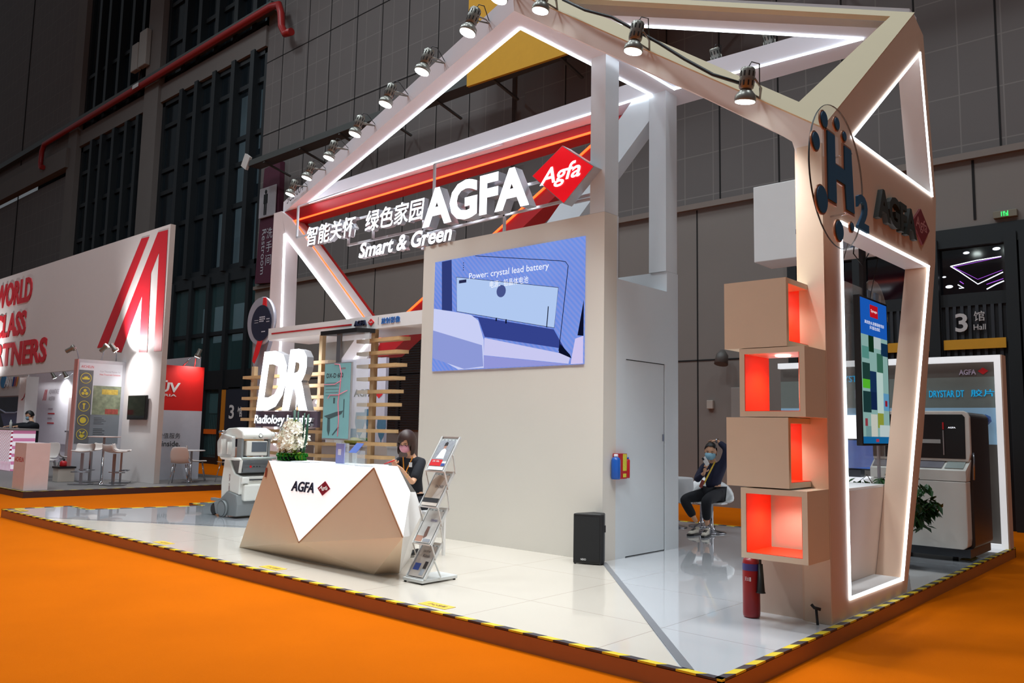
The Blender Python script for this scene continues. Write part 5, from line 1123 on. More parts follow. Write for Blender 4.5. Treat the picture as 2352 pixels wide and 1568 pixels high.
# transparent collimator cover on the left with cylinders
g = G(); g.prism([(-11.52, 6.30, 0.88), (-11.10, 6.30, 0.88), (-11.12, 6.30, 1.18), (-11.42, 6.30, 1.22), (-11.55, 6.30, 1.1)], (), (0, 0.07, 0)); g.make('clear_cover', mat('cover_clear', (225, 228, 225), 0.1, alpha=0.45), t, bevel=0.02)
g = G(); g.tube([(-11.40, 6.33, 0.92), (-11.40, 6.33, 1.14)], 0.04, 14); g.make('tube_cylinder', mw, t); G().tube([(-11.22, 6.33, 0.92), (-11.22, 6.33, 1.10)], 0.035, 14).make('tube_cylinder', mw, t)
G().tube([(-11.42, 6.28, 1.24), (-11.30, 6.28, 1.24)], 0.03, 14).make('chrome_knob', chrome, t)
# handle bar
g = G(); g.tube([(-11.50, 6.33, 0.92), (-11.42, 6.33, 0.86), (-11.05, 6.33, 0.855), (-10.93, 6.34, 0.86), (-10.92, 6.36, 0.84), (-10.95, 6.36, 0.66)], 0.022, 10); g.make('handle', mw, t)
g = G(); g.tube([(-10.91, 6.36, 0.868), (-10.91, 6.92, 0.868)], 0.02, 10); g.make('handle_bar', mat('handle_sage', (176, 186, 180), 0.4), t)
# wheels
for (x, y, r, w) in ((-11.40, 6.30, 0.12, 0.05), (-11.40, 6.97, 0.12, 0.05)):
    wv = G().lathe([(r-0.02, 0), (r, 0.01), (r, w-0.01), (r-0.02, w)], (x+0.1, y-0.005, r+0.002), (0, 1, 0), 26).make('wheel', mg, t)
    G().lathe([(r*0.98, -0.002), (r*0.92, -0.004)], (x+0.1, y-0.005, r+0.002), (0, 1, 0), 26, caps=False).make('wheel_ring', black, wv)
G().box(-11.74, -11.5, 6.36, 6.42, 0.21, 0.25).make('caster_fork', mg, t)
G().lathe([(0.07, 0), (0.085, 0.01), (0.085, 0.04), (0.07, 0.05)], (-11.66, 6.36, 0.087), (0, 1, 0), 20).make('caster', black, t)
text('lettering', 'DR 100s', (-11.25, 6.365, 0.62), (0, 0, -1), (1, 0, 0), 0.26, 0.03, 0, mat('machine_print', (120, 60, 70), 0.5), t, bold=0.01)
# ================================================================== AUSTRIAN BOOTH ACROSS THE AISLE
t = thing('booth_platform', 'low grey booth platform with dark curb across the aisle on the left', 'platform', (-22, 8, -0.12))
x0, y0 = -17.45, 5.62
ol = [(x0-35, y0), (x0, y0), (x0+0.25, 11.2), (x0-35, 11.2)]
G().prism(ZP(ol, -0.012), (), (0, 0, 0.012)).make('deck', mat('grey_carpet_deck', (112, 108, 106), 0.6, var=0.05), t)
dcurb = mat('dark_curb', (62, 44, 42), 0.4)
for i in (0, 1):
    a, b = ol[i], ol[i+1]; dx, dy = b[0]-a[0], b[1]-a[1]; L_ = math.hypot(dx, dy); nx, ny = dy/L_, -dx/L_
    G().prism([(a[0], a[1], -0.12), (b[0], b[1], -0.12), (b[0]-nx*0.03, b[1]-ny*0.03, -0.12), (a[0]-nx*0.03, a[1]-ny*0.03, -0.12)], (), (0, 0, 0.121)).make('curb', dcurb, t)
    G().prism([(a[0], a[1], 0.002), (b[0], b[1], 0.002), (b[0]-nx*0.05, b[1]-ny*0.05, 0.002), (a[0]-nx*0.05, a[1]-ny*0.05, 0.002)], (), (0, 0, 0.001)).make('hazard_tape', hz, t)
aw = mat('austria_wall_white', (214, 208, 206), 0.6, var=0.02)
t = thing('exhibition_wall', 'tall white exhibition wall with red stripes and WORLD CLASS PARTNERS lettering', 'wall', (-22, 8.6, 0))
G().prism(YP([(-52, 2.72), (-20.1, 2.72), (-20.1, 0.002), (-18.25, 0.002), (-18.25, 5.93), (-52, 5.93)], 8.5), (), (0, 0.12, 0)).make('panel', aw, t)
aur = mat('austria_red', (198, 30, 44), 0.5)
for pts in ([(-18.351, 5.809), (-18.851, 5.82), (-20.987, 3.135), (-20.411, 3.055), (-19.47, 4.374), (-19.438, 3.008), (-19.002, 2.987), (-19.085, 4.857), (-18.729, 5.332), (-18.655, 2.994), (-18.274, 2.985)], [(-19.718, 5.795), (-19.297, 5.785), (-21.311, 3.23), (-21.884, 3.244)]):
    G().prism(YP(pts, 8.495), (), (0, -0.004, 0)).make('red_stripe', aur, t)
textY('lettering', 'WORLD', -30.3, 4.92, -27.0, 5.70, 8.495, 0.02, aur, t, bold=0.035)
textY('lettering', 'CLASS', -30.1, 3.93, -27.3, 4.69, 8.495, 0.02, aur, t, bold=0.035)
textY('lettering', 'PARTNERS', -31.4, 3.02, -25.4, 3.75, 8.495, 0.02, aur, t, bold=0.035)
G().box(-18.249, -18.24, 8.5, 8.62, 0.002, 5.93).make('end_panel', mat('austria_wall_end', (190, 176, 168), 0.6), t)
solo('partition_wall', G().box(-52, -20.3, 10.4, 10.5, 0.002, 3.1), mat('recess_white', (206, 206, 214), 0.6), 'white rear wall of the neighbouring booth recess under the big lettered wall', 'wall')
t = thing('printed_banner', 'ADVANTAGE AUSTRIA printed panel with small red stripe logo on the recess wall', 'banner', (-30.3, 10.38, 0.1))
G().box(-31.8, -28.4, 10.36, 10.39, 0.6, 3.0).make('panel', mat('panel_pale', (214, 212, 220), 0.6), t)
textY('lettering', 'ADVANTAGE', -30.45, 2.26, -29.55, 2.42, 10.355, 0, mat('print_light_grey', (160, 150, 160), 0.6), t, bold=0); textY('lettering', 'AUSTRIA', -30.45, 2.04, -29.85, 2.18, 10.355, 0, MATS['print_light_grey'], t, bold=0)
for k in range(3): G().prism(YP([(-31.0+k*0.13, 2.05), (-30.95+k*0.13, 2.05), (-30.78+k*0.08, 2.42), (-30.82+k*0.08, 2.42)], 10.355), (), (0, -0.002, 0)).make('red_stripe', aur, t)
for k in range(4): G().box(-30.4, -30.0+0.2*(k % 2), 10.352, 10.356, 1.74-k*0.16, 1.78-k*0.16).make('print_line', [MATS['print_light_grey'], aur][k % 2], t)
t = thing('door_panel', 'grey flush door with handle in the recess of the neighbouring booth', 'door', (-28.0, 10.3, 0))
G().box(-28.5, -26.6, 10.3, 10.36, 0.002, 2.12).make('leaf', mat('door_taupe', (178, 164, 164), 0.6), t); G().box(-28.42, -28.3, 10.22, 10.3, 1.0, 1.05).make('handle', chrome, t)
t = thing('white_column', 'white lit column with small red stripe beside the masked attendant', 'column', (-29.4, 9.0, 0))
G().box(-28.9, -28.3, 8.95, 9.3, 0.002, 2.72).make('shaft', white, t); G().prism(YP([(-28.65, 1.98), (-28.5, 1.98), (-28.33, 2.2), (-28.33, 2.1)], 8.945), (), (0, -0.003, 0)).make('red_stripe', aur, t)
t = thing('printed_banner', 'AST logo panel above a dark stadium picture at the far left', 'banner', (-32, 10.36, 0.1))
G().box(-36.5, -32.6, 10.35, 10.39, 2.25, 3.1).make('panel', white, t)
G().lathe([(0.35, 0), (0.35, 0.01)], (-35.15, 10.34, 2.8), (0, -1, 0), 24, sx=0.7).make('logo_oval', mat('logo_sky', (70, 150, 206), 0.5), t); textY('lettering', 'AST', -35.0, 2.6, -34.2, 2.95, 10.33, 0.01, mat('logo_letter', (240, 240, 245), 0.4), t, bold=0.03, shear=0.15)
for k, rgb in enumerate(((40, 80, 160), (170, 90, 120), (240, 160, 90))): G().prism(YP([(-34.2+k*0.2, 2.6), (-34.05+k*0.2, 2.6), (-33.93+k*0.2, 2.95), (-34.08+k*0.2, 2.95)], 10.335), (), (0, -0.002, 0)).make('colour_stripe', mat('stripe_%d' % k, rgb, 0.5), t)
G().box(-36.5, -32.6, 10.34, 10.36, 0.9, 2.2).make('stadium_picture', mat('picture_night', (24, 34, 52), 0.4, var=0.6, nscale=1.5), t)
g = G(); g.tube([(-35.3, 10.33, 1.75), (-34.6, 10.33, 1.62), (-33.6, 10.33, 1.62), (-32.7, 10.33, 1.72)], 0.03, 6); g.make('picture_line', mat('picture_white', (190, 190, 210), 0.5), t)
g = G(); g.prism(YP([(-35.2, 1.6), (-32.7, 1.6), (-33.5, 0.95), (-34.5, 0.95)], 10.335), (), (0, -0.002, 0)); g.make('picture_field', mat('picture_field', (110, 116, 150), 0.5), t)
# reception desk with lattice front
def lattice(name, a, b, sc, rot=0.6, emit=0.5):
    m = mat(name, a, 0.5, emit=emit, erg=(240, 225, 235)); nt = m.node_tree; n = nt.nodes; L = nt.links; bb = n['Principled BSDF']
    tc = n.new('ShaderNodeTexCoord'); mp = n.new('ShaderNodeMapping'); mp.inputs['Rotation'].default_value = (0, rot, 0); L.new(tc.outputs['Object'], mp.inputs[0])
    w1 = n.new('ShaderNodeTexWave'); w1.inputs['Scale'].default_value = sc; L.new(mp.outputs[0], w1.inputs['Vector'])
    r_ = n.new('ShaderNodeMath'); r_.operation = 'GREATER_THAN'; r_.inputs[1].default_value = 0.62; L.new(w1.outputs['Fac'], r_.inputs[0])
    mx = n.new('ShaderNodeMix'); mx.data_type = 'RGBA'; mx.inputs[6].default_value = (*lin(a), 1); mx.inputs[7].default_value = (*lin(b), 1); L.new(r_.outputs[0], mx.inputs[0])
    L.new(mx.outputs[2], bb.inputs['Base Color']); L.new(mx.outputs[2], bb.inputs['Emission Color']); return m
t = thing('lit_desk', 'lit reception desk with pale lattice front and red striped end panel', 'desk', (-26.5, 8.0, 0))
G().box(-32, -24.55, 7.55, 8.1, 0.01, 1.08).make('lattice_front', lattice('desk_lattice', (238, 228, 236), (200, 120, 160), 3.2, 0.5, 0.45), t)
G().box(-25.9, -24.55, 7.50, 7.55, 0.25, 1.06).make('striped_panel', lattice('desk_stripes', (236, 236, 246), (150, 24, 60), 5.0, -0.6, 0.5), t)
G().box(-32, -24.5, 7.45, 8.15, 1.08, 1.13).make('top', mat('desk_top_grey', (150, 140, 136), 0.5), t)
solo('drink_bottle', G().lathe([(0.035, 0), (0.035, 0.16), (0.015, 0.2), (0.015, 0.23)], (-25.3, 7.7, 1.13), (0, 0, 1), 12), mat('bottle_pale', (200, 206, 200), 0.3), 'small pale bottle on the lattice desk before the masked attendant', 'bottle')
solo('flag_stand', G().tube([(-26.15, 7.6, 1.13), (-26.1, 7.6, 1.22)], 0.035, 8), aur, 'small red roll standing upright on the lattice desk', 'roll')
t = thing('kiosk_box', 'pink lit white kiosk box with red Aichelin lettering at platform corner', 'kiosk', (-18, 5.9, 0))
G().box(-18.32, -17.68, 5.69, 6.12, 0.004, 0.915).make('body', mat('kiosk_pink_white', (224, 206, 204), 0.5), t)
textY('lettering', 'AICHELIN', -18.27, 0.55, -17.78, 0.64, 5.688, 0, aur, t, bold=0.01)
# poster wall
t = thing('poster_wall', 'grey poster wall with yellow ring icons and a factory photograph', 'wall', (-20.1, 8, 0))
G().box(-20.3, -20.1, 7.42, 8.5, 0.002, 2.80).make('panel', mat('poster_wall_grey', (176, 176, 182), 0.6), t)
G().box(-20.31, -20.1, 7.40, 7.42, 0.002, 2.80).make('edge_strip', mat('edge_pink', (196, 140, 134), 0.6), t)
XP0 = -20.098
G().box(XP0, XP0+0.004, 7.44, 8.42, 0.85, 2.72).make('poster', mat('poster_white', (206, 210, 216), 0.5), t)
G().box(XP0+0.004, XP0+0.006, 7.44, 8.42, 0.85, 1.52).make('poster_lower', mat('poster_slate', (112, 118, 124), 0.5), t)
G().box(XP0+0.004, XP0+0.007, 7.78, 8.42, 1.52, 2.20).make('factory_photo', mat('photo_factory', (120, 128, 104), 0.5, var=0.75, nscale=9), t)
G().box(XP0+0.007, XP0+0.009, 7.98, 8.35, 2.0, 2.12).make('factory_photo', mat('photo_yellow', (176, 150, 60), 0.5, var=0.5, nscale=20), t)
G().box(XP0+0.007, XP0+0.009, 8.08, 8.38, 1.54, 1.66).make('factory_photo', mat('photo_red', (150, 70, 60), 0.5, var=0.5, nscale=20), t)
G().box(XP0+0.004, XP0+0.0065, 7.44, 7.76, 0.85, 2.55).make('icon_strip', mat('icon_grey', (92, 94, 98), 0.5), t)
ryel = mat('icon_yellow', (206, 186, 60), 0.5)
for k in range(5):
    zc = 2.36-k*0.325
    G().lathe([(0.125, 0), (0.125, 0.004), (0.112, 0.004), (0.112, 0.0)], (XP0+0.006, 7.60, zc), (1, 0, 0), 26, caps=False).make('icon_ring', ryel, t)
    g = G()
    if k == 0: g.box(XP0+0.006, XP0+0.009, 7.52, 7.68, zc-0.03, zc+0.01); g.box(XP0+0.006, XP0+0.009, 7.56, 7.64, zc+0.01, zc+0.04)
    elif k == 1:
        for a, b in ((0, 0.04), (-0.04, -0.03), (0.04, -0.03)): g.lathe([(0.035, 0), (0.035, 0.003)], (XP0+0.006, 7.6+a, zc+b), (1, 0, 0), 14)
    elif k == 2: g.box(XP0+0.006, XP0+0.009, 7.57, 7.63, zc+0.03, zc+0.07); g.box(XP0+0.006, XP0+0.009, 7.585, 7.615, zc-0.07, zc+0.03)
    elif k == 3: g.lathe([(0.07, 0), (0.07, 0.003)], (XP0+0.006, 7.6, zc), (1, 0, 0), 20)
    else: g.obox((XP0+0.0075, 7.6, zc+0.01), (0.0015, 0, 0), (0, 0.01, 0.01), (0, 0.055, -0.055)); g.obox((XP0+0.0075, 7.6, zc+0.01), (0.0015, 0, 0), (0, 0.01, -0.01), (0, 0.055, 0.055)); g.lathe([(0.04, 0), (0.04, 0.003)], (XP0+0.006, 7.6, zc-0.04), (1, 0, 0), 14)
    g.make('icon', ryel, t)
textX('lettering', 'AICHELIN', 7.48, 2.60, 7.76, 2.66, XP0+0.006, 0, aur, t, bold=0)
textX('lettering', 'Your Thermal Partner for', 7.90, 2.52, 8.38, 2.56, XP0+0.006, 0, MATS['print_light_grey'], t, bold=0); textX('lettering', 'Heat Treatment Solutions', 7.90, 2.45, 8.38, 2.49, XP0+0.006, 0, aur, t, bold=0)
g = G()
for k in range(5): g.box(XP0+0.006, XP0+0.008, 7.84, 8.02+0.05*(k % 3), 1.44-k*0.035, 1.45-k*0.035)
for k in range(4): g.box(XP0+0.006, XP0+0.008, 7.84, 8.05+0.05*(k % 2), 1.18-k*0.04, 1.195-k*0.04)
g.make('small_print', mat('print_charcoal', (52, 56, 60), 0.5), t)
t = thing('wall_television', 'black wall television right of the poster wall', 'television', (-19.2, 8.45, 1.4))
G().box(-19.68, -18.72, 8.42, 8.47, 1.42, 1.985).make('bezel', black, t, bevel=0.01); G().box(-19.65, -18.75, 8.415, 8.42, 1.46, 1.965).make('glass', mat('tv_glass', (12, 16, 18), 0.1), t); G().box(-19.3, -19.1, 8.47, 8.5, 1.6, 1.8).make('bracket', dark, t)
# arm spot lamps on the poster wall
def arm_lamp(base, head, d, label, lit, power=0):
    tt = thing('arm_spot_lamp', label, 'lamp', base); d = Vector(d).normalized(); head = Vector(head)
    G().tube([base, (Vector(base)+head)/2+Vector((0, 0, 0.08)), head], 0.012, 6).make('arm', chrome, tt)
    G().lathe([(0.07, 0), (0.075, -0.02), (0.07, -0.06), (0.05, -0.08), (0.05, -0.2), (0.04, -0.21)], head, d, 18).make('head', hous, tt)
    G().lathe([(0.062, 0), (0.062, 0.005)], head, d, 18).make('lens', lens_m if lit else black, tt)
    if power:
        l = bpy.data.lights.new('arm_light', 'SPOT'); l.energy = power; l.spot_size = math.radians(130); l.spot_blend = 1.0; l.shadow_soft_size = 0.05
        o = bpy.data.objects.new('arm_light', l); COL.objects.link(o); o.parent = tt; o.location = head-Vector(base)+d*0.03; o.rotation_euler = d.to_track_quat('-Z', 'Y').to_euler()
arm_lamp((-20.2, 7.45, 2.8), (-19.95, 7.25, 3.05), (0.5, 0.8, 0.6), 'steel arm lamp at the left top corner of the poster wall', False)
arm_lamp((-20.2, 7.95, 2.8), (-19.9, 7.95, 3.15), (0.45, 0.55, 0.75), 'steel arm lamp on the poster wall lighting the red stripes', True, 420)
arm_lamp((-20.2, 8.3, 2.8), (-19.5, 8.0, 3.0), (0.2, 0.6, -0.8), 'lit arm lamp over the right end of the poster', True, 160)
arm_lamp((-30.4, 8.495, 2.9), (-30.4, 7.7, 2.75), (0.15, 0.75, 0.65), 'lit arm lamp at the left picture edge under the lettering', True, 500)
arm_lamp((-29.0, 10.395, 2.9), (-29.0, 10.0, 2.75), (0, 0.5, -0.85), 'lit arm lamp above the recess panel, left of the pair', True, 90)
arm_lamp((-28.0, 10.395, 2.9), (-28.0, 10.0, 2.75), (0, 0.5, -0.85), 'lit arm lamp above the recess door, right of the pair', True, 90)
# red TUV panel
t = thing('exhibition_panel', 'red over white TÜV AUSTRIA panel behind the small cafe table', 'panel', (-19.4, 9.6, 0))
G().box(-19.5, -19.4, 8.9, 10.14, 1.667, 2.76).make('red_panel', mat('tuv_red', (214, 30, 26), 0.5), t)
G().box(-19.5, -19.4, 8.9, 10.14, 0.002, 1.667).make('white_panel', mat('tuv_white', (198, 200, 210), 0.5), t)
textX('lettering', 'TÜV', 8.75, 2.10, 9.55, 2.39, -19.395, 0, white, t, bold=0.03, shear=0.1)
textX('lettering', 'AUSTRIA', 8.62, 2.0, 9.46, 2.06, -19.395, 0, white, t, bold=0.02)
textX('lettering', '增值服务', 9.05, 0.99, 9.62, 1.12, -19.395, 0, MATS['print_charcoal'], t, bold=0)
textX('lettering', 'inside.', 9.17, 0.80, 9.62, 0.93, -19.395, 0, MATS['print_charcoal'], t, bold=0.01)
g = G(); g.tube([(-19.45, 9.6, 2.76), (-19.3, 9.7, 2.95)], 0.012, 6); g.make('lamp_arm', chrome, t)
arm_lamp((-19.45, 9.9, 2.76), (-19.25, 9.85, 3.0), (-0.3, -0.2, -0.9), 'lit lamp on the top edge of the red panel', True, 70)
# furniture
seatw = mat('seat_white', (214, 204, 198), 0.4, var=0.02)
def make_stool():
    tt = thing('bar_stool', 'x', 'stool', (0, 0, 0), 'bar stools round the high table')
    g = G(); vs = []; 
    for i, (y, z) in enumerate(((-0.19, 0.70), (-0.17, 0.685), (0.0, 0.675), (0.13, 0.69), (0.18, 0.74), (0.20, 0.86))):
        for x in (-0.2, -0.12, 0, 0.12, 0.2): vs.append((x, y, z+abs(x)*0.12))
    fs = [(i*5+j, i*5+j+1, (i+1)*5+j+1, (i+1)*5+j) for i in range(5) for j in range(4)]
    g.raw(vs, fs, True); o = g.make('seat', seatw, tt); so = o.modifiers.new('thick', 'SOLIDIFY'); so.thickness = 0.03; so.offset = -1; sb = o.modifiers.new('sub', 'SUBSURF'); sb.levels = 1; sb.render_levels = 2
    G().box(-0.03, 0.03, -0.02, 0.02, 0.02, 0.67).make('column', steel, tt)
    G().box(-0.2, 0.2, -0.2, 0.2, 0.004, 0.016).make('base_plate', steel, tt)
    g = G(); g.tube([(-0.16, -0.02, 0.27), (-0.16, -0.16, 0.27), (0.16, -0.16, 0.27), (0.16, -0.02, 0.27)], 0.012, 6); g.box(-0.16, 0.16, -0.015, 0.015, 0.26, 0.28); g.make('footrest', steel, tt)
    return tt
st = make_stool()
for i, (x, y, rz, lb) in enumerate(((-18.9, 7.2, 0.9, 'white bar stool nearest the kiosk box'), (-19.6, 7.65, 0.2, 'white bar stool farthest left behind high table'), (-18.3, 7.63, 3.3, 'white bar stool right front of the high table, back toward the aisle'), (-19.0, 8.08, 2.6, 'white bar stool at the wall under the television'))):
    o = st if i == 0 else copy_tree(st); o.location = (x, y, 0.003); o.rotation_euler = (0, 0, rz); o['label'] = lb
t = thing('bar_table', 'tall round bar table with chrome column among the stools', 'table', (-18.7, 7.55, 0))
G().lathe([(0.33, 0), (0.33, 0.02)], (-18.7, 7.55, 1.02), (0, 0, 1), 32).make('top', mat('table_top_pink', (196, 176, 170), 0.5), t); G().lathe([(0.22, 0.003), (0.06, 0.02), (0.03, 0.08), (0.025, 1.02)], (-18.7, 7.55, 0), (0, 0, 1), 24).make('column', chrome, t)
def make_chair():
    tt = thing('shell_chair', 'x', 'chair', (0, 0, 0), 'white shell chairs')
    g = G(); vs = []; rows = ((-0.22, 0.45, 0.2), (-0.1, 0.44, 0.22), (0.08, 0.44, 0.22), (0.17, 0.48, 0.18), (0.22, 0.62, 0.21), (0.26, 0.76, 0.19), (0.27, 0.83, 0.14))
    for (y, z, w) in rows:
        for k in (-1, -0.5, 0, 0.5, 1): vs.append((k*w, y-abs(k)*0.02 if z > 0.5 else y, z+(abs(k)**2)*0.025 if z < 0.5 else z))
    g.raw(vs, [(i*5+j, i*5+j+1, (i+1)*5+j+1, (i+1)*5+j) for i in range(6) for j in range(4)], True); o = g.make('shell', seatw, tt)
    so = o.modifiers.new('thick', 'SOLIDIFY'); so.thickness = 0.014; so.offset = -1; sb = o.modifiers.new('sub', 'SUBSURF'); sb.levels = 1; sb.render_levels = 2
    for sx in (-1, 1):
        for sy in (-1, 1): G().tube([(sx*0.13, sy*0.12, 0.435), (sx*0.2, sy*0.2, 0.0)], 0.011, 8).make('leg', chrome, tt)
    return tt
ch = make_chair()
for i, (x, y, rz, lb) in enumerate(((-18.05, 9.0, -2.2, 'shell chair with its tan-lit back to the aisle at cafe table'), (-18.75, 9.75, 2.6, 'white shell chair behind the cafe table'), (-18.0, 10.15, -1.2, 'shell chair seen edge on right of the cafe table'), (-20.5, 7.0, 1.8, 'white shell chair behind the pink kiosk box'), (-21.6, 7.4, 0.6, 'white shell chair partly hidden behind the kiosk'), (-22.0, 8.0, 2.9, 'white shell chair at the recess, only its back visible'))):
    o = ch if i == 0 else copy_tree(ch); o.location = (x, y, 0.003); o.rotation_euler = (0, 0, rz); o['label'] = lb
t = thing('cafe_table', 'small round cafe table with chrome column before the red panel', 'table', (-18.45, 9.45, 0))
G().lathe([(0.30, 0), (0.30, 0.02)], (-18.45, 9.45, 0.72), (0, 0, 1), 32).make('top', white, t); G().lathe([(0.2, 0.003), (0.05, 0.03), (0.025, 0.1), (0.025, 0.72)], (-18.45, 9.45, 0), (0, 0, 1), 24).make('column', chrome, t)
t = thing('equipment_box', 'pale equipment box holding a small red extinguisher beside the stools', 'box', (-19.95, 7.2, 0))
G().box(-20.1, -19.8, 7.05, 7.4, 0.004, 0.30).make('body', mat('box_beige', (196, 184, 172), 0.6), t); G().box(-20.12, -19.78, 7.03, 7.42, 0.30, 0.34).make('lid', black, t)
t = thing('fire_extinguisher', 'short red fire extinguisher on the pale box near the bar stools', 'fire extinguisher', (-19.95, 7.2, 0.34))
G().lathe([(0.07, 0), (0.075, 0.02), (0.075, 0.09), (0.05, 0.12), (0.02, 0.13)], (-19.95, 7.2, 0.341), (0, 0, 1), 18).make('cylinder', red, t); G().obox((-19.96, 7.2, 0.50), (0.05, 0, -0.02), (0, 0.015, 0), (0.01, 0, 0.02)).make('handle', black, t)
# green plant by the lobby doors
t = thing('leafy_plant', 'green leafy plant standing behind the mobile x-ray machine near the doors', 'plant', (-18.6, 11.6, -0.12))
G().lathe([(0.14, 0), (0.18, 0.3), (0.16, 0.3)], (-17.9, 11.5, -0.119), (0, 0, 1), 18).make('pot', dark, t)
g = G(); rg = random.Random(5)
for k in range(420):
    a = rg.random()*2*PI; h = rg.random(); r_ = 0.24*(1-0.5*h)*math.sqrt(rg.random()); c = Vector((-17.9+math.cos(a)*r_, 11.5+math.sin(a)*r_, 0.15+1.05*h)); d = Vector((rg.uniform(-1, 1), rg.uniform(-1, 1), rg.uniform(-.8, .3))).normalized(); s_ = d.cross(Vector((0, 0, 1))).normalized()*0.03
    g.face([c, c+d*0.05+s_, c+d*0.12, c+d*0.05-s_], True)
g.make('leaves', MATS['tree_leaf'], t, kind='stuff'); G().tube([(-17.9, 11.5, 0.15), (-17.9, 11.5, 1.0)], 0.02, 6).make('stem', MATS['bark'], t)
# ================================================================== PEOPLE
def skin_geo(nodes, edges, root=0, sub=2):
    me = bpy.data.meshes.new('s'); me.from_pydata([n[0] for n in nodes], edges, []); ob = bpy.data.objects.new('s', me); COL.objects.link(ob)
    sk = ob.modifiers.new('skin', 'SKIN'); sk.use_smooth_shade = True; sk.branch_smoothing = 0.4
    for v, n in zip(me.skin_vertices[0].data, nodes):
        r = n[1]; v.radius = (r, r) if not isinstance(r, tuple) else r
    me.skin_vertices[0].data[root].use_root = True
    sb = ob.modifiers.new('sub', 'SUBSURF'); sb.levels = sub; sb.render_levels = sub
    dg = bpy.context.evaluated_depsgraph_get(); ev = ob.evaluated_get(dg); m2 = ev.to_mesh()
    vs = [v.co.copy() for v in m2.vertices]; fs = [tuple(p.vertices) for p in m2.polygons]; ev.to_mesh_clear()
    bpy.data.objects.remove(ob); bpy.data.meshes.remove(me); return vs, fs
def chain(nodes, sub=2):
    return skin_geo(nodes, [(i, i+1) for i in range(len(nodes)-1)], 0, sub)
def frame(fwd, up=(0, 0, 1)):
    """columns: right, back, up so that local -Y looks along fwd"""
    f = Vector(fwd).normalized(); u = Vector(up); r = f.cross(u).normalized(); u = r.cross(f)
    return Matrix((( -r.x, -f.x, u.x), (-r.y, -f.y, u.y), (-r.z, -f.z, u.z)))
def head_geo(c, rot, s=1.0):
    c = Vector(c); vs = []; fs = []; n, m = 28, 20
    for i in range(m+1):
        t_ = PI*i/m
        for k in range(n):
            a = 2*PI*k/n
            x, y, z = 0.074*math.sin(t_)*math.cos(a), 0.092*math.sin(t_)*math.sin(a), 0.118*math.cos(t_)
            if z < 0: q = -z/0.118; x *= 1-0.30*q; y = y*(1-0.18*q) - 0.012*q
            if y < -0.06:
                nx = math.exp(-(x/0.014)**2)
                y -= 0.020*nx*math.exp(-((z+0.018)/0.020)**2)       # nose
                y -= 0.006*math.exp(-(x/0.022)**2)*math.exp(-((z+0.055)/0.010)**2)   # lips
                y += 0.008*math.exp(-((abs(x)-0.03)/0.014)**2)*math.exp(-((z-0.008)/0.014)**2)  # eye sockets
                y -= 0.005*math.exp(-(x/0.02)**2)*math.exp(-((z+0.092)/0.014)**2)
            vs.append(c+rot @ Vector((x*s, y*s, z*s)))
    for i in range(m):
        for k in range(n): fs.append((i*n+k, (i+1)*n+k, (i+1)*n+(k+1) % n, i*n+(k+1) % n))
    return vs, fs
def hand_geo(g, w, d, nrm, side, s=1.0, curl=0.5):
    """hand rooted at wrist w, fingers along d, palm facing nrm, thumb on the given side"""
    w = Vector(w); d = Vector(d).normalized(); nrm = Vector(nrm); nrm = (nrm-d*nrm.dot(d)).normalized(); x = d.cross(nrm)*side
    g.raw(*chain([(w-d*0.04*s, (0.022*s, 0.02*s)), (w, (0.022*s, 0.018*s)), (w+d*0.035*s, (0.032*s, 0.014*s)), (w+d*0.075*s, (0.036*s, 0.013*s))], 2), True)
    for k, (o, L_) in enumerate(((-0.027, 0.062), (-0.009, 0.074), (0.009, 0.070), (0.026, 0.054))):
        p = w+d*0.078*s+x*o*s; a = 0.0; pts = [(p, 0.0085*s)]
        for j in range(3):
            a += curl*(0.6+0.25*j); p = p+(d*math.cos(a)+nrm*math.sin(a))*L_*s*(0.42, 0.32, 0.26)[j]; pts.append((p, (0.0082-0.0009*j)*s))
        g.raw(*chain(pts, 1), True)
    p = w+d*0.025*s-x*0.024*s; q = p+(d*0.55-x*0.75+nrm*0.25)*0.036*s; e = q+(d*0.85-x*0.1+nrm*0.5)*0.030*s
    g.raw(*chain([(p, 0.012*s), (q, 0.0105*s), (e, 0.008*s)], 1), True)
skin_m = mat('skin', (216, 166, 132), 0.5, var=0.04, nscale=12); hair_m = mat('hair_black', (18, 15, 16), 0.5, var=0.2, nscale=60); hair_b = mat('hair_dark_brown', (52, 30, 22), 0.5, var=0.5, nscale=10)
blackcloth = mat('black_cloth', (18, 20, 28), 0.85, var=0.15, nscale=20, bump=0.2, bscale=30); navyc = mat('navy_cloth', (24, 28, 56), 0.8, var=0.2, nscale=14, bump=0.3, bscale=18)
def shell(g, c, rot, rx, ry, rz, keep, n=28, m=20):
    """part of an ellipsoid shell; keep(x, y, z) in unit coordinates"""
    c = Vector(c); vs = []; fs = []; loc = []
    for i in range(m+1):
        t_ = PI*i/m
        for k in range(n):
            a = 2*PI*k/n; u = Vector((math.sin(t_)*math.cos(a), math.sin(t_)*math.sin(a), math.cos(t_))); loc.append(u); vs.append(c+rot @ Vector((u.x*rx, u.y*ry, u.z*rz)))
    for i in range(m):
        for k in range(n):
            f = (i*n+k, (i+1)*n+k, (i+1)*n+(k+1) % n, i*n+(k+1) % n); mid = sum((loc[q_] for q_ in f), Vector())/4
            if keep(mid.x, mid.y, mid.z): fs.append(f)
    return g.raw(vs, fs, True)
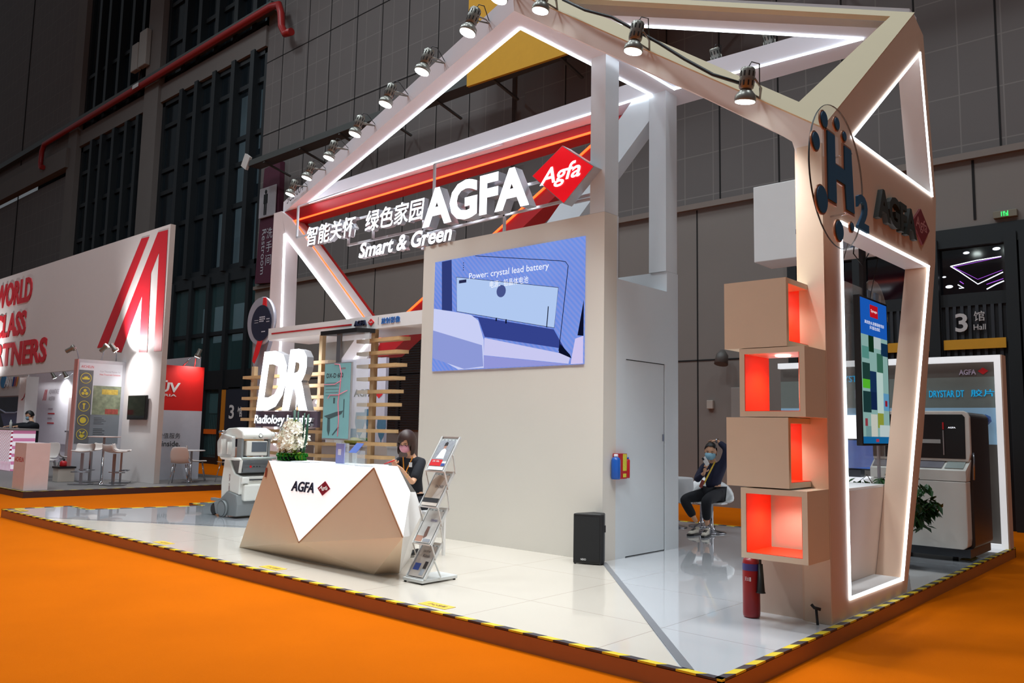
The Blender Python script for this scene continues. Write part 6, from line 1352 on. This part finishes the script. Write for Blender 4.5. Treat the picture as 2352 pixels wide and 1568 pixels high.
def face_bits(t, c, rot, s=1.0, mask=None, lids=True):
    c = Vector(c); R_ = lambda x, y, z: c+rot @ Vector((x*s, y*s, z*s))
    g = G()
    for sx in (-1, 1): g.ball(R_(sx*0.029, -0.080, 0.008), 0.011*s, 0.008*s, 0.005*s, 10, 6, rot=rot)
    g.make('eyes', mat('eye_dark', (30, 22, 20), 0.3), t)
    g = G()
    for sx in (-1, 1): g.tube([R_(sx*0.014, -0.086, 0.026), R_(sx*0.03, -0.084, 0.032), R_(sx*0.046, -0.074, 0.026)], 0.0032*s, 6)
    g.make('eyebrows', hair_m, t)
    if mask:
        g = G(); shell(g, R_(0, -0.012, -0.038), rot, 0.076*s, 0.112*s, 0.072*s, lambda x, y, z: y < -0.30 and -0.92 < z < 0.70); g.make('face_mask', mask, t)
        g = G()
        for sx in (-1, 1): g.tube([R_(sx*0.066, -0.045, -0.01), R_(sx*0.076, 0.0, 0.012), R_(sx*0.079, 0.012, 0.0)], 0.0016*s, 5)
        g.make('mask_loop', white, t)
def ears(g, c, rot, s=1.0):
    for sx in (-1, 1): g.ball(Vector(c)+rot @ Vector((sx*0.076*s, 0.004*s, -0.004*s)), 0.010*s, 0.018*s, 0.030*s, 10, 8, rot=rot)

# ---------------- seated man on the phone
J = dict(head=(-5.538, 10.377, 1.111), neck=(-5.530, 10.43, 0.975), chest=(-5.52, 10.46, 0.86), spine=(-5.545, 10.47, 0.70), pelvis=(-5.568, 10.47, 0.55), shR=(-5.675, 10.43, 0.905), elR=(-5.70, 10.27, 0.715), wrR=(-5.52, 10.16, 0.83), shL=(-5.385, 10.45, 0.935), elL=(-5.31, 10.42, 1.155), wrL=(-5.45, 10.40, 1.262), hipR=(-5.64, 10.44, 0.525), knR=(-5.775, 10.04, 0.465), anR=(-5.595, 10.08, 0.16), toR=(-5.60, 9.90, 0.03), hipL=(-5.47, 10.44, 0.525), knL=(-5.40, 9.98, 0.475), anL=(-5.42, 10.04, 0.135), toL=(-5.37, 9.83, 0.03))
J = {k: Vector(v) for k, v in J.items()}
t = thing('person', 'seated man in navy shirt and black trousers holding a phone, one arm over his head', 'person', (-5.5, 10.3, 0.0))
fw = Vector((0.30, -0.9, -0.30)); hrot = frame(fw, (0.08, 0, 1))
g = G()
def body(g, J, s=1.0):
    nodes = [(J['pelvis'], (0.13*s, 0.10*s)), (J['spine'], (0.115*s, 0.09*s)), (J['chest'], (0.14*s, 0.095*s)), (J['neck'], (0.05*s, 0.05*s)), (J['head']+Vector((0, 0.0, -0.05)), (0.045*s, 0.045*s)),
             (J['shR'], 0.055*s), (J['elR'], 0.040*s), (J['wrR'], 0.024*s), (J['shL'], 0.055*s), (J['elL'], 0.040*s), (J['wrL'], 0.024*s)]
    ed = [(0, 1), (1, 2), (2, 3), (3, 4), (2, 5), (5, 6), (6, 7), (2, 8), (8, 9), (9, 10)]
    if 'knR' in J:
        nodes += [(J['hipR'], 0.085*s), (J['knR'], 0.058*s), (J['anR'], 0.035*s), (J['hipL'], 0.085*s), (J['knL'], 0.058*s), (J['anL'], 0.035*s)]
        ed += [(0, 11), (11, 12), (12, 13), (0, 14), (14, 15), (15, 16)]
    g.raw(*skin_geo(nodes, ed, 0, 2), True)
body(g, J, 0.86); g.raw(*head_geo(J['head'], hrot), True); ears(g, J['head'], hrot)
hand_geo(g, J['wrR'], (0.25, -0.1, 0.9), (0.2, 0.6, 0.1), 1, 0.92, 0.5); hand_geo(g, J['wrL'], (-0.95, -0.05, 0.05), (0, 0, -1), -1, 0.92, 0.3)
g.make('body', skin_m, t)
g = G(); nodes = [(J['pelvis']+Vector((0, 0, 0.02)), (0.145, 0.115)), (J['spine'], (0.13, 0.105)), (J['chest'], (0.135, 0.10)), (J['neck']+Vector((0, 0, -0.015)), (0.055, 0.055)), (J['shR'], 0.062), (J['elR'], 0.052), (J['wrR']+(J['elR']-J['wrR'])*0.18, 0.036), (J['shL'], 0.066), (J['elL'], 0.056), (J['wrL']+(J['elL']-J['wrL'])*0.15, 0.04)]
g.raw(*skin_geo(nodes, [(0, 1), (1, 2), (2, 3), (2, 4), (4, 5), (5, 6), (2, 7), (7, 8), (8, 9)], 0, 2), True); g.make('shirt', navyc, t)
g = G(); nodes = [(J['pelvis']+Vector((0, 0, -0.01)), (0.14, 0.115)), (J['hipR'], 0.095), (J['knR'], 0.078), (J['anR']+(J['knR']-J['anR'])*0.22, 0.058), (J['hipL'], 0.095), (J['knL'], 0.078), (J['anL']+(J['knL']-J['anL'])*0.2, 0.058)]
g.raw(*skin_geo(nodes, [(0, 1), (1, 2), (2, 3), (0, 4), (4, 5), (5, 6)], 0, 2), True); g.make('trousers', blackcloth, t)
shoem = mat('shoe_cream', (206, 200, 186), 0.5)
for an, to in ((J['anR'], J['toR']), (J['anL'], J['toL'])):
    d = (to-an); d.z = 0; d.normalize(); base = Vector((an.x, an.y, 0))
    g = G(); g.raw(*skin_geo([(base-d*0.03+Vector((0, 0, 0.045)), (0.036, 0.04)), (base+d*0.06+Vector((0, 0, 0.045)), (0.038, 0.036)), (base+d*0.15+Vector((0, 0, 0.036)), (0.042, 0.028)), (base+d*0.20+Vector((0, 0, 0.03)), (0.03, 0.02)), (base-d*0.01+Vector((0, 0, 0.10)), (0.034, 0.034))], [(0, 1), (1, 2), (2, 3), (0, 4)], 0, 2), True)
    sh = g.make('shoe', shoem, t)
    x = d.cross(Vector((0, 0, 1))); g = G()
    for k in range(4): c = base+d*(0.055+0.024*k)+Vector((0, 0, 0.083-0.006*k)); g.tube([c-x*0.022, c+Vector((0, 0, 0.004)), c+x*0.022], 0.004, 5)
    g.make('laces', black, sh)
    G().prism([base-d*0.065-x*0.036+Vector((0, 0, 0.003)), base-d*0.065+x*0.036+Vector((0, 0, 0.003)), base+d*0.15+x*0.046+Vector((0, 0, 0.003)), base+d*0.225+x*0.02+Vector((0, 0, 0.003)), base+d*0.225-x*0.02+Vector((0, 0, 0.003)), base+d*0.15-x*0.046+Vector((0, 0, 0.003))], (), (0, 0, 0.018)).make('sole', black, sh)
g = G(); shell(g, J['head']+hrot @ Vector((0, 0.006, 0.014)), hrot, 0.082, 0.098, 0.116, lambda x, y, z: (z > 0.45 or (y > 0.0 and z > -0.55)) and not (y < -0.55 and z < 0.66)); o = g.make('hair', hair_m, t, weld=True); o.modifiers.new('sub', 'SUBSURF'); so = o.modifiers.new('thick', 'SOLIDIFY'); so.thickness = 0.012; so.offset = 0
face_bits(t, J['head'], hrot, 1.0, mat('mask_blue', (140, 186, 206), 0.7))
g = G(); a = J['neck']+Vector((0.06, -0.06, 0.0)); g.bar(a, (-5.60, 10.28, 0.66), 0.022, 0.004, (0, -1, 0.2)); g.make('lanyard', mat('lanyard_yellow', (214, 180, 60), 0.6, var=0.3, nscale=40), t)
g = G(); g.bar((-5.60, 10.275, 0.72), (-5.64, 10.27, 0.62), 0.05, 0.006, (0, -1, 0.2)); g.make('badge', mat('badge_red', (176, 90, 80), 0.6), t)
g = G(); g.lathe([(0.03, -0.012), (0.034, 0), (0.03, 0.012)], J['wrL'], (1, 0, 0.05), 14, caps=False); g.make('wristwatch', steel, t)
t = thing('mobile_phone', 'white mobile phone held before the seated man face', 'phone', (-5.46, 10.10, 0.95))
c = Vector((-5.475, 10.115, 0.985)); u = Vector((0.55, -0.05, -0.82)).normalized(); v = Vector((0.84, 0.05, 0.55)).normalized(); n3 = u.cross(v)
G().obox(c, u*0.062, v*0.031, n3*0.004).make('case', white, t, bevel=0.004)
G().obox(c-u*0.045-v*0.014+n3*0.005, u*0.018, v*0.014, n3*0.002).make('camera_block', dark, t); G().obox(c-u*0.045-v*0.014-n3*0.005, u*0.018, v*0.014, n3*0.002).make('camera_block', dark, t)
# chair under him, partner chair and draped table
def shell_armchair(loc, rz, label):
    t = thing('swivel_chair', label, 'chair', (0, 0, 0), 'white swivel shell chairs')
    g = G(); vs = []; N = 17
    prof = [(0.02, 0.40), (0.14, 0.395), (0.21, 0.42), (0.24, 0.50), (0.27, 0.60), (0.29, 0.70)]
    for i, (r, z) in enumerate(prof):
        for k in range(N):
            a = -0.35+ (PI+0.7)*k/(N-1)      # opens toward -Y
            back = math.sin(max(0, min(PI, a)))
            zz = z if i < 3 else z-(1-back)*0.10*(i-2)/1.2
            vs.append((math.cos(a)*r*1.05, math.sin(a)*r*0.95+0.0, zz))
    fs = [(i*N+k, i*N+k+1, (i+1)*N+k+1, (i+1)*N+k) for i in range(len(prof)-1) for k in range(N-1)]
    g.raw(vs, fs, True); g.prism([(math.cos(-0.35+(PI+0.7)*k/16)*0.215, math.sin(-0.35+(PI+0.7)*k/16)*0.2, 0.398) for k in range(17)]+[(-0.16, -0.18, 0.398), (0.16, -0.18, 0.398)], (), (0, 0, 0.02))
    o = g.make('shell', mat('chair_shell_white', (226, 226, 226), 0.3), t); so = o.modifiers.new('thick', 'SOLIDIFY'); so.thickness = 0.016
    G().lathe([(0.20, 0.003), (0.19, 0.012), (0.06, 0.035), (0.028, 0.08), (0.024, 0.40)], (0, 0, 0), (0, 0, 1), 28).make('pedestal', chrome, t)
    t.location = loc; t.rotation_euler = (0, 0, rz); return t
shell_armchair((-5.56, 10.43, 0.003), 0.35, 'white swivel chair that the seated man sits on')
shell_armchair((-6.05, 11.05, 0.003), 0.1, 'white swivel chair behind the draped table, mostly hidden')
t = thing('draped_table', 'small table under a pale grey cloth left of the seated man', 'table', (-6.25, 10.6, 0))
g = G(); N = 48; vs = []
for i, (r, z) in enumerate(((0.001, 0.715), (0.27, 0.715), (0.285, 0.70), (0.29, 0.55), (0.30, 0.36))):
    for k in range(N):
        a = 2*PI*k/N; w = 1+(0.05*math.sin(a*9) if i >= 3 else 0); vs.append((-6.27+math.cos(a)*r*w, 10.62+math.sin(a)*r*w, z+(0.02*math.sin(a*14) if i == 4 else 0)))
g.raw(vs, [(i*N+k, i*N+(k+1) % N, (i+1)*N+(k+1) % N, (i+1)*N+k) for i in range(4) for k in range(N)], True); g.make('cloth', mat('cloth_grey', (196, 196, 198), 0.8, bump=0.1, bscale=10), t)
G().lathe([(0.2, 0.003), (0.19, 0.012), (0.05, 0.04), (0.03, 0.1), (0.028, 0.70)], (-6.27, 10.62, 0), (0, 0, 1), 28).make('pedestal', chrome, t)

# ---------------- woman behind the counter
W_ = dict(head=(-6.81, 5.93, 1.205), neck=(-6.77, 5.97, 1.075), chest=(-6.785, 6.0, 0.955), spine=(-6.77, 6.02, 0.77), pelvis=(-6.73, 6.03, 0.58), shR=(-6.93, 5.93, 1.0), elR=(-6.86, 5.78, 0.86), wrR=(-6.62, 5.60, 0.985), shL=(-6.655, 6.02, 1.0), elL=(-6.605, 5.85, 0.775), wrL=(-6.50, 5.59, 0.945),
     hipR=(-6.80, 6.0, 0.56), knR=(-6.82, 5.74, 0.56), anR=(-6.82, 5.98, 0.14), hipL=(-6.66, 6.02, 0.56), knL=(-6.62, 5.76, 0.56), anL=(-6.62, 5.98, 0.14))
J = {k: Vector(v) for k, v in W_.items()}
t = thing('person', 'woman with bobbed brown hair, pink mask and black top typing on a phone at counter', 'person', (-6.75, 6.0, 0))
fw = Vector((0.25, -0.85, -0.55)); hrot = frame(fw, (0.05, 0, 1))
g = G(); body(g, J, 0.76); g.raw(*head_geo(J['head'], hrot, 0.94), True); ears(g, J['head'], hrot, 0.94)
hand_geo(g, J['wrR'], (0.75, -0.6, 0.15), (0, -0.1, 1), 1, 0.85, 0.45); hand_geo(g, J['wrL'], (-0.25, -0.75, 0.55), (-0.3, 0.1, 1), -1, 0.85, 0.45)
g.make('body', skin_m, t)
g = G(); nodes = [(J['pelvis'], (0.125, 0.10)), (J['spine'], (0.10, 0.085)), (J['chest'], (0.13, 0.10)), (J['neck']+Vector((0, 0, -0.045)), (0.07, 0.07)), (J['shR'], 0.06), (J['shR'].lerp(J['elR'], 0.85), 0.048), (J['shL'], 0.07), (J['shL'].lerp(J['elL'], 0.85), 0.05)]
g.raw(*skin_geo(nodes, [(0, 1), (1, 2), (2, 3), (2, 4), (4, 5), (2, 6), (6, 7)], 0, 2), True); g.make('black_top', blackcloth, t)
g = G(); nodes = [(J['pelvis']+Vector((0, 0, -0.02)), (0.125, 0.10)), (J['hipR'], 0.085), (J['knR'], 0.062), (J['anR'], 0.045), (J['hipL'], 0.085), (J['knL'], 0.062), (J['anL'], 0.045)]
g.raw(*skin_geo(nodes, [(0, 1), (1, 2), (2, 3), (0, 4), (4, 5), (5, 6)], 0, 2), True); g.make('trousers', blackcloth, t)
for k in ('anR', 'anL'): g = G(); g.raw(*skin_geo([(J[k]+Vector((0, 0.02, -0.08)), 0.036), (J[k]+Vector((0.0, -0.13, -0.095)), (0.034, 0.025))], [(0, 1)], 0, 2), True); g.make('shoe', black, t)
g = G(); hc = J['head']+hrot @ Vector((0, 0.012, 0.004))
shell(g, hc, hrot, 0.088, 0.112, 0.122, lambda x, y, z: (z > 0.34+0.30*max(0, x+0.2)) or y > -0.12 and z > -0.6 or (abs(x) > 0.60 and y > -0.66 and z > -0.7), 40, 28)
# bob: hanging skirt of hair round the back and sides
vs = []; N = 26
for i, (r, dz) in enumerate(((0.088, 0.02), (0.094, -0.04), (0.097, -0.09), (0.084, -0.125))):
    for k in range(N+1):
        a = -0.55+(PI+1.1)*k/N; vs.append(hc+Vector((0, 0, dz))+hrot @ Vector((math.cos(a)*r, math.sin(a)*r*1.05, 0)))
g.raw(vs, [(i*(N+1)+k, i*(N+1)+k+1, (i+1)*(N+1)+k+1, (i+1)*(N+1)+k) for i in range(3) for k in range(N)], True)
o = g.make('hair', hair_b, t, weld=True); o.modifiers.new('sub', 'SUBSURF'); so = o.modifiers.new('thick', 'SOLIDIFY'); so.thickness = 0.012; so.offset = 0.5
face_bits(t, J['head'], hrot, 0.94, mat('mask_pink', (226, 160, 176), 0.7))
R_ = lambda x, y, z: J['head']+hrot @ Vector((x, y, z))
g = G()
for sx in (-1, 1):
    g.tube([R_(sx*0.029+0.019*math.cos(a), -0.088, 0.006+0.014*math.sin(a)) for a in [i*PI/6 for i in range(12)]], 0.0016, 5, closed=True); g.tube([R_(sx*0.048, -0.086, 0.01), R_(sx*0.072, -0.03, 0.008)], 0.0016, 5)
g.tube([R_(-0.010, -0.090, 0.01), R_(0.010, -0.090, 0.01)], 0.0016, 5); g.make('glasses', dark, t)
org = mat('lanyard_orange', (214, 134, 36), 0.6)
g = G(); g.bar((-6.83, 5.905, 1.045), (-6.80, 5.90, 0.86), 0.014, 0.004, (0, -1, 0)); g.bar((-6.70, 5.93, 1.05), (-6.78, 5.895, 0.86), 0.014, 0.004, (0, -1, 0)); g.make('lanyard', org, t)
g = G(); g.obox((-6.705, 5.905, 0.965), (0.022, 0, 0), (0, 0.003, 0), (0, 0, 0.025)); g.make('name_badge', white, t)
g = G(); wb = J['wrL'].lerp(J['elL'], 0.42); g.lathe([(0.036, -0.003), (0.037, 0), (0.036, 0.003)], wb, J['wrL']-J['elL'], 18, caps=False); g.make('bracelet', mat('gold', (220, 180, 60), 0.3, metal=0.8), t)
t = thing('mobile_phone', 'red cased mobile phone in the hands of the woman at counter', 'phone', (-6.53, 5.46, 1.0))
G().obox((-6.545, 5.475, 1.005), (0.065, -0.02, 0.012), (0.01, 0.030, 0.012), (0, -0.002, 0.005)).make('case', redp, t)
t = thing('bar_chair', 'white topped stool partly visible behind the woman at counter', 'stool', (-6.72, 6.08, 0))
G().box(-6.90, -6.48, 5.94, 6.26, 0.455, 0.485).make('seat', white, t); 
for x in (-6.87, -6.51):
    for y in (5.98, 6.24): G().box(x-0.014, x+0.014, y-0.014, y+0.014, 0.003, 0.455).make('leg', white, t)
# ---------------- masked attendant in the neighbouring booth
J = {k: Vector(v) for k, v in dict(head=(-26.35, 8.5, 1.50), neck=(-26.18, 8.5, 1.34), chest=(-26.05, 8.5, 1.18), spine=(-25.95, 8.5, 1.0), pelvis=(-25.9, 8.5, 0.8), shR=(-26.35, 8.38, 1.22), elR=(-26.5, 8.2, 1.20), wrR=(-26.45, 8.0, 1.18), shL=(-25.75, 8.5, 1.22), elL=(-25.65, 8.25, 1.18), wrL=(-25.9, 8.0, 1.18), hipR=(-26.0, 8.5, 0.78), knR=(-26.0, 8.5, 0.42), anR=(-26.0, 8.5, 0.06), hipL=(-25.8, 8.5, 0.78), knL=(-25.8, 8.5, 0.42), anL=(-25.8, 8.5, 0.06)).items()}
t = thing('person', 'attendant in dark jacket and blue mask leaning behind the lattice desk', 'person', (-26, 8.5, 0))
hrot = frame((-0.35, -0.75, -0.55)); g = G(); body(g, J, 1.1); g.raw(*head_geo(J['head'], hrot, 1.15), True); ears(g, J['head'], hrot, 1.15)
hand_geo(g, J['wrR'], (0.1, -1, -0.1), (0, 0, -1), 1, 1.0, 0.2); hand_geo(g, J['wrL'], (-0.1, -1, -0.1), (0, 0, -1), -1, 1.0, 0.2); g.make('body', skin_m, t)
g = G(); nodes = [(J['pelvis'], (0.18, 0.13)), (J['spine'], (0.18, 0.14)), (J['chest'], (0.19, 0.14)), (J['neck']+Vector((0, 0, -0.03)), (0.07, 0.07)), (J['shR'], 0.09), (J['elR'], 0.07), (J['wrR'].lerp(J['elR'], 0.2), 0.05), (J['shL'], 0.09), (J['elL'], 0.07), (J['wrL'].lerp(J['elL'], 0.2), 0.05), (J['hipR'], 0.1), (J['anR']+Vector((0, 0, 0.05)), 0.06), (J['hipL'], 0.1), (J['anL']+Vector((0, 0, 0.05)), 0.06)]
g.raw(*skin_geo(nodes, [(0, 1), (1, 2), (2, 3), (2, 4), (4, 5), (5, 6), (2, 7), (7, 8), (8, 9), (0, 10), (10, 11), (0, 12), (12, 13)], 0, 2), True); g.make('jacket', blackcloth, t)
g = G(); shell(g, J['head']+hrot @ Vector((0, 0.008, 0.016)), hrot, 0.098, 0.116, 0.134, lambda x, y, z: (z > 0.40 or (y > -0.1 and z > -0.6)) and not (y < -0.6 and z < 0.6)); o = g.make('hair', hair_m, t)
face_bits(t, J['head'], hrot, 1.15, MATS['mask_blue'])
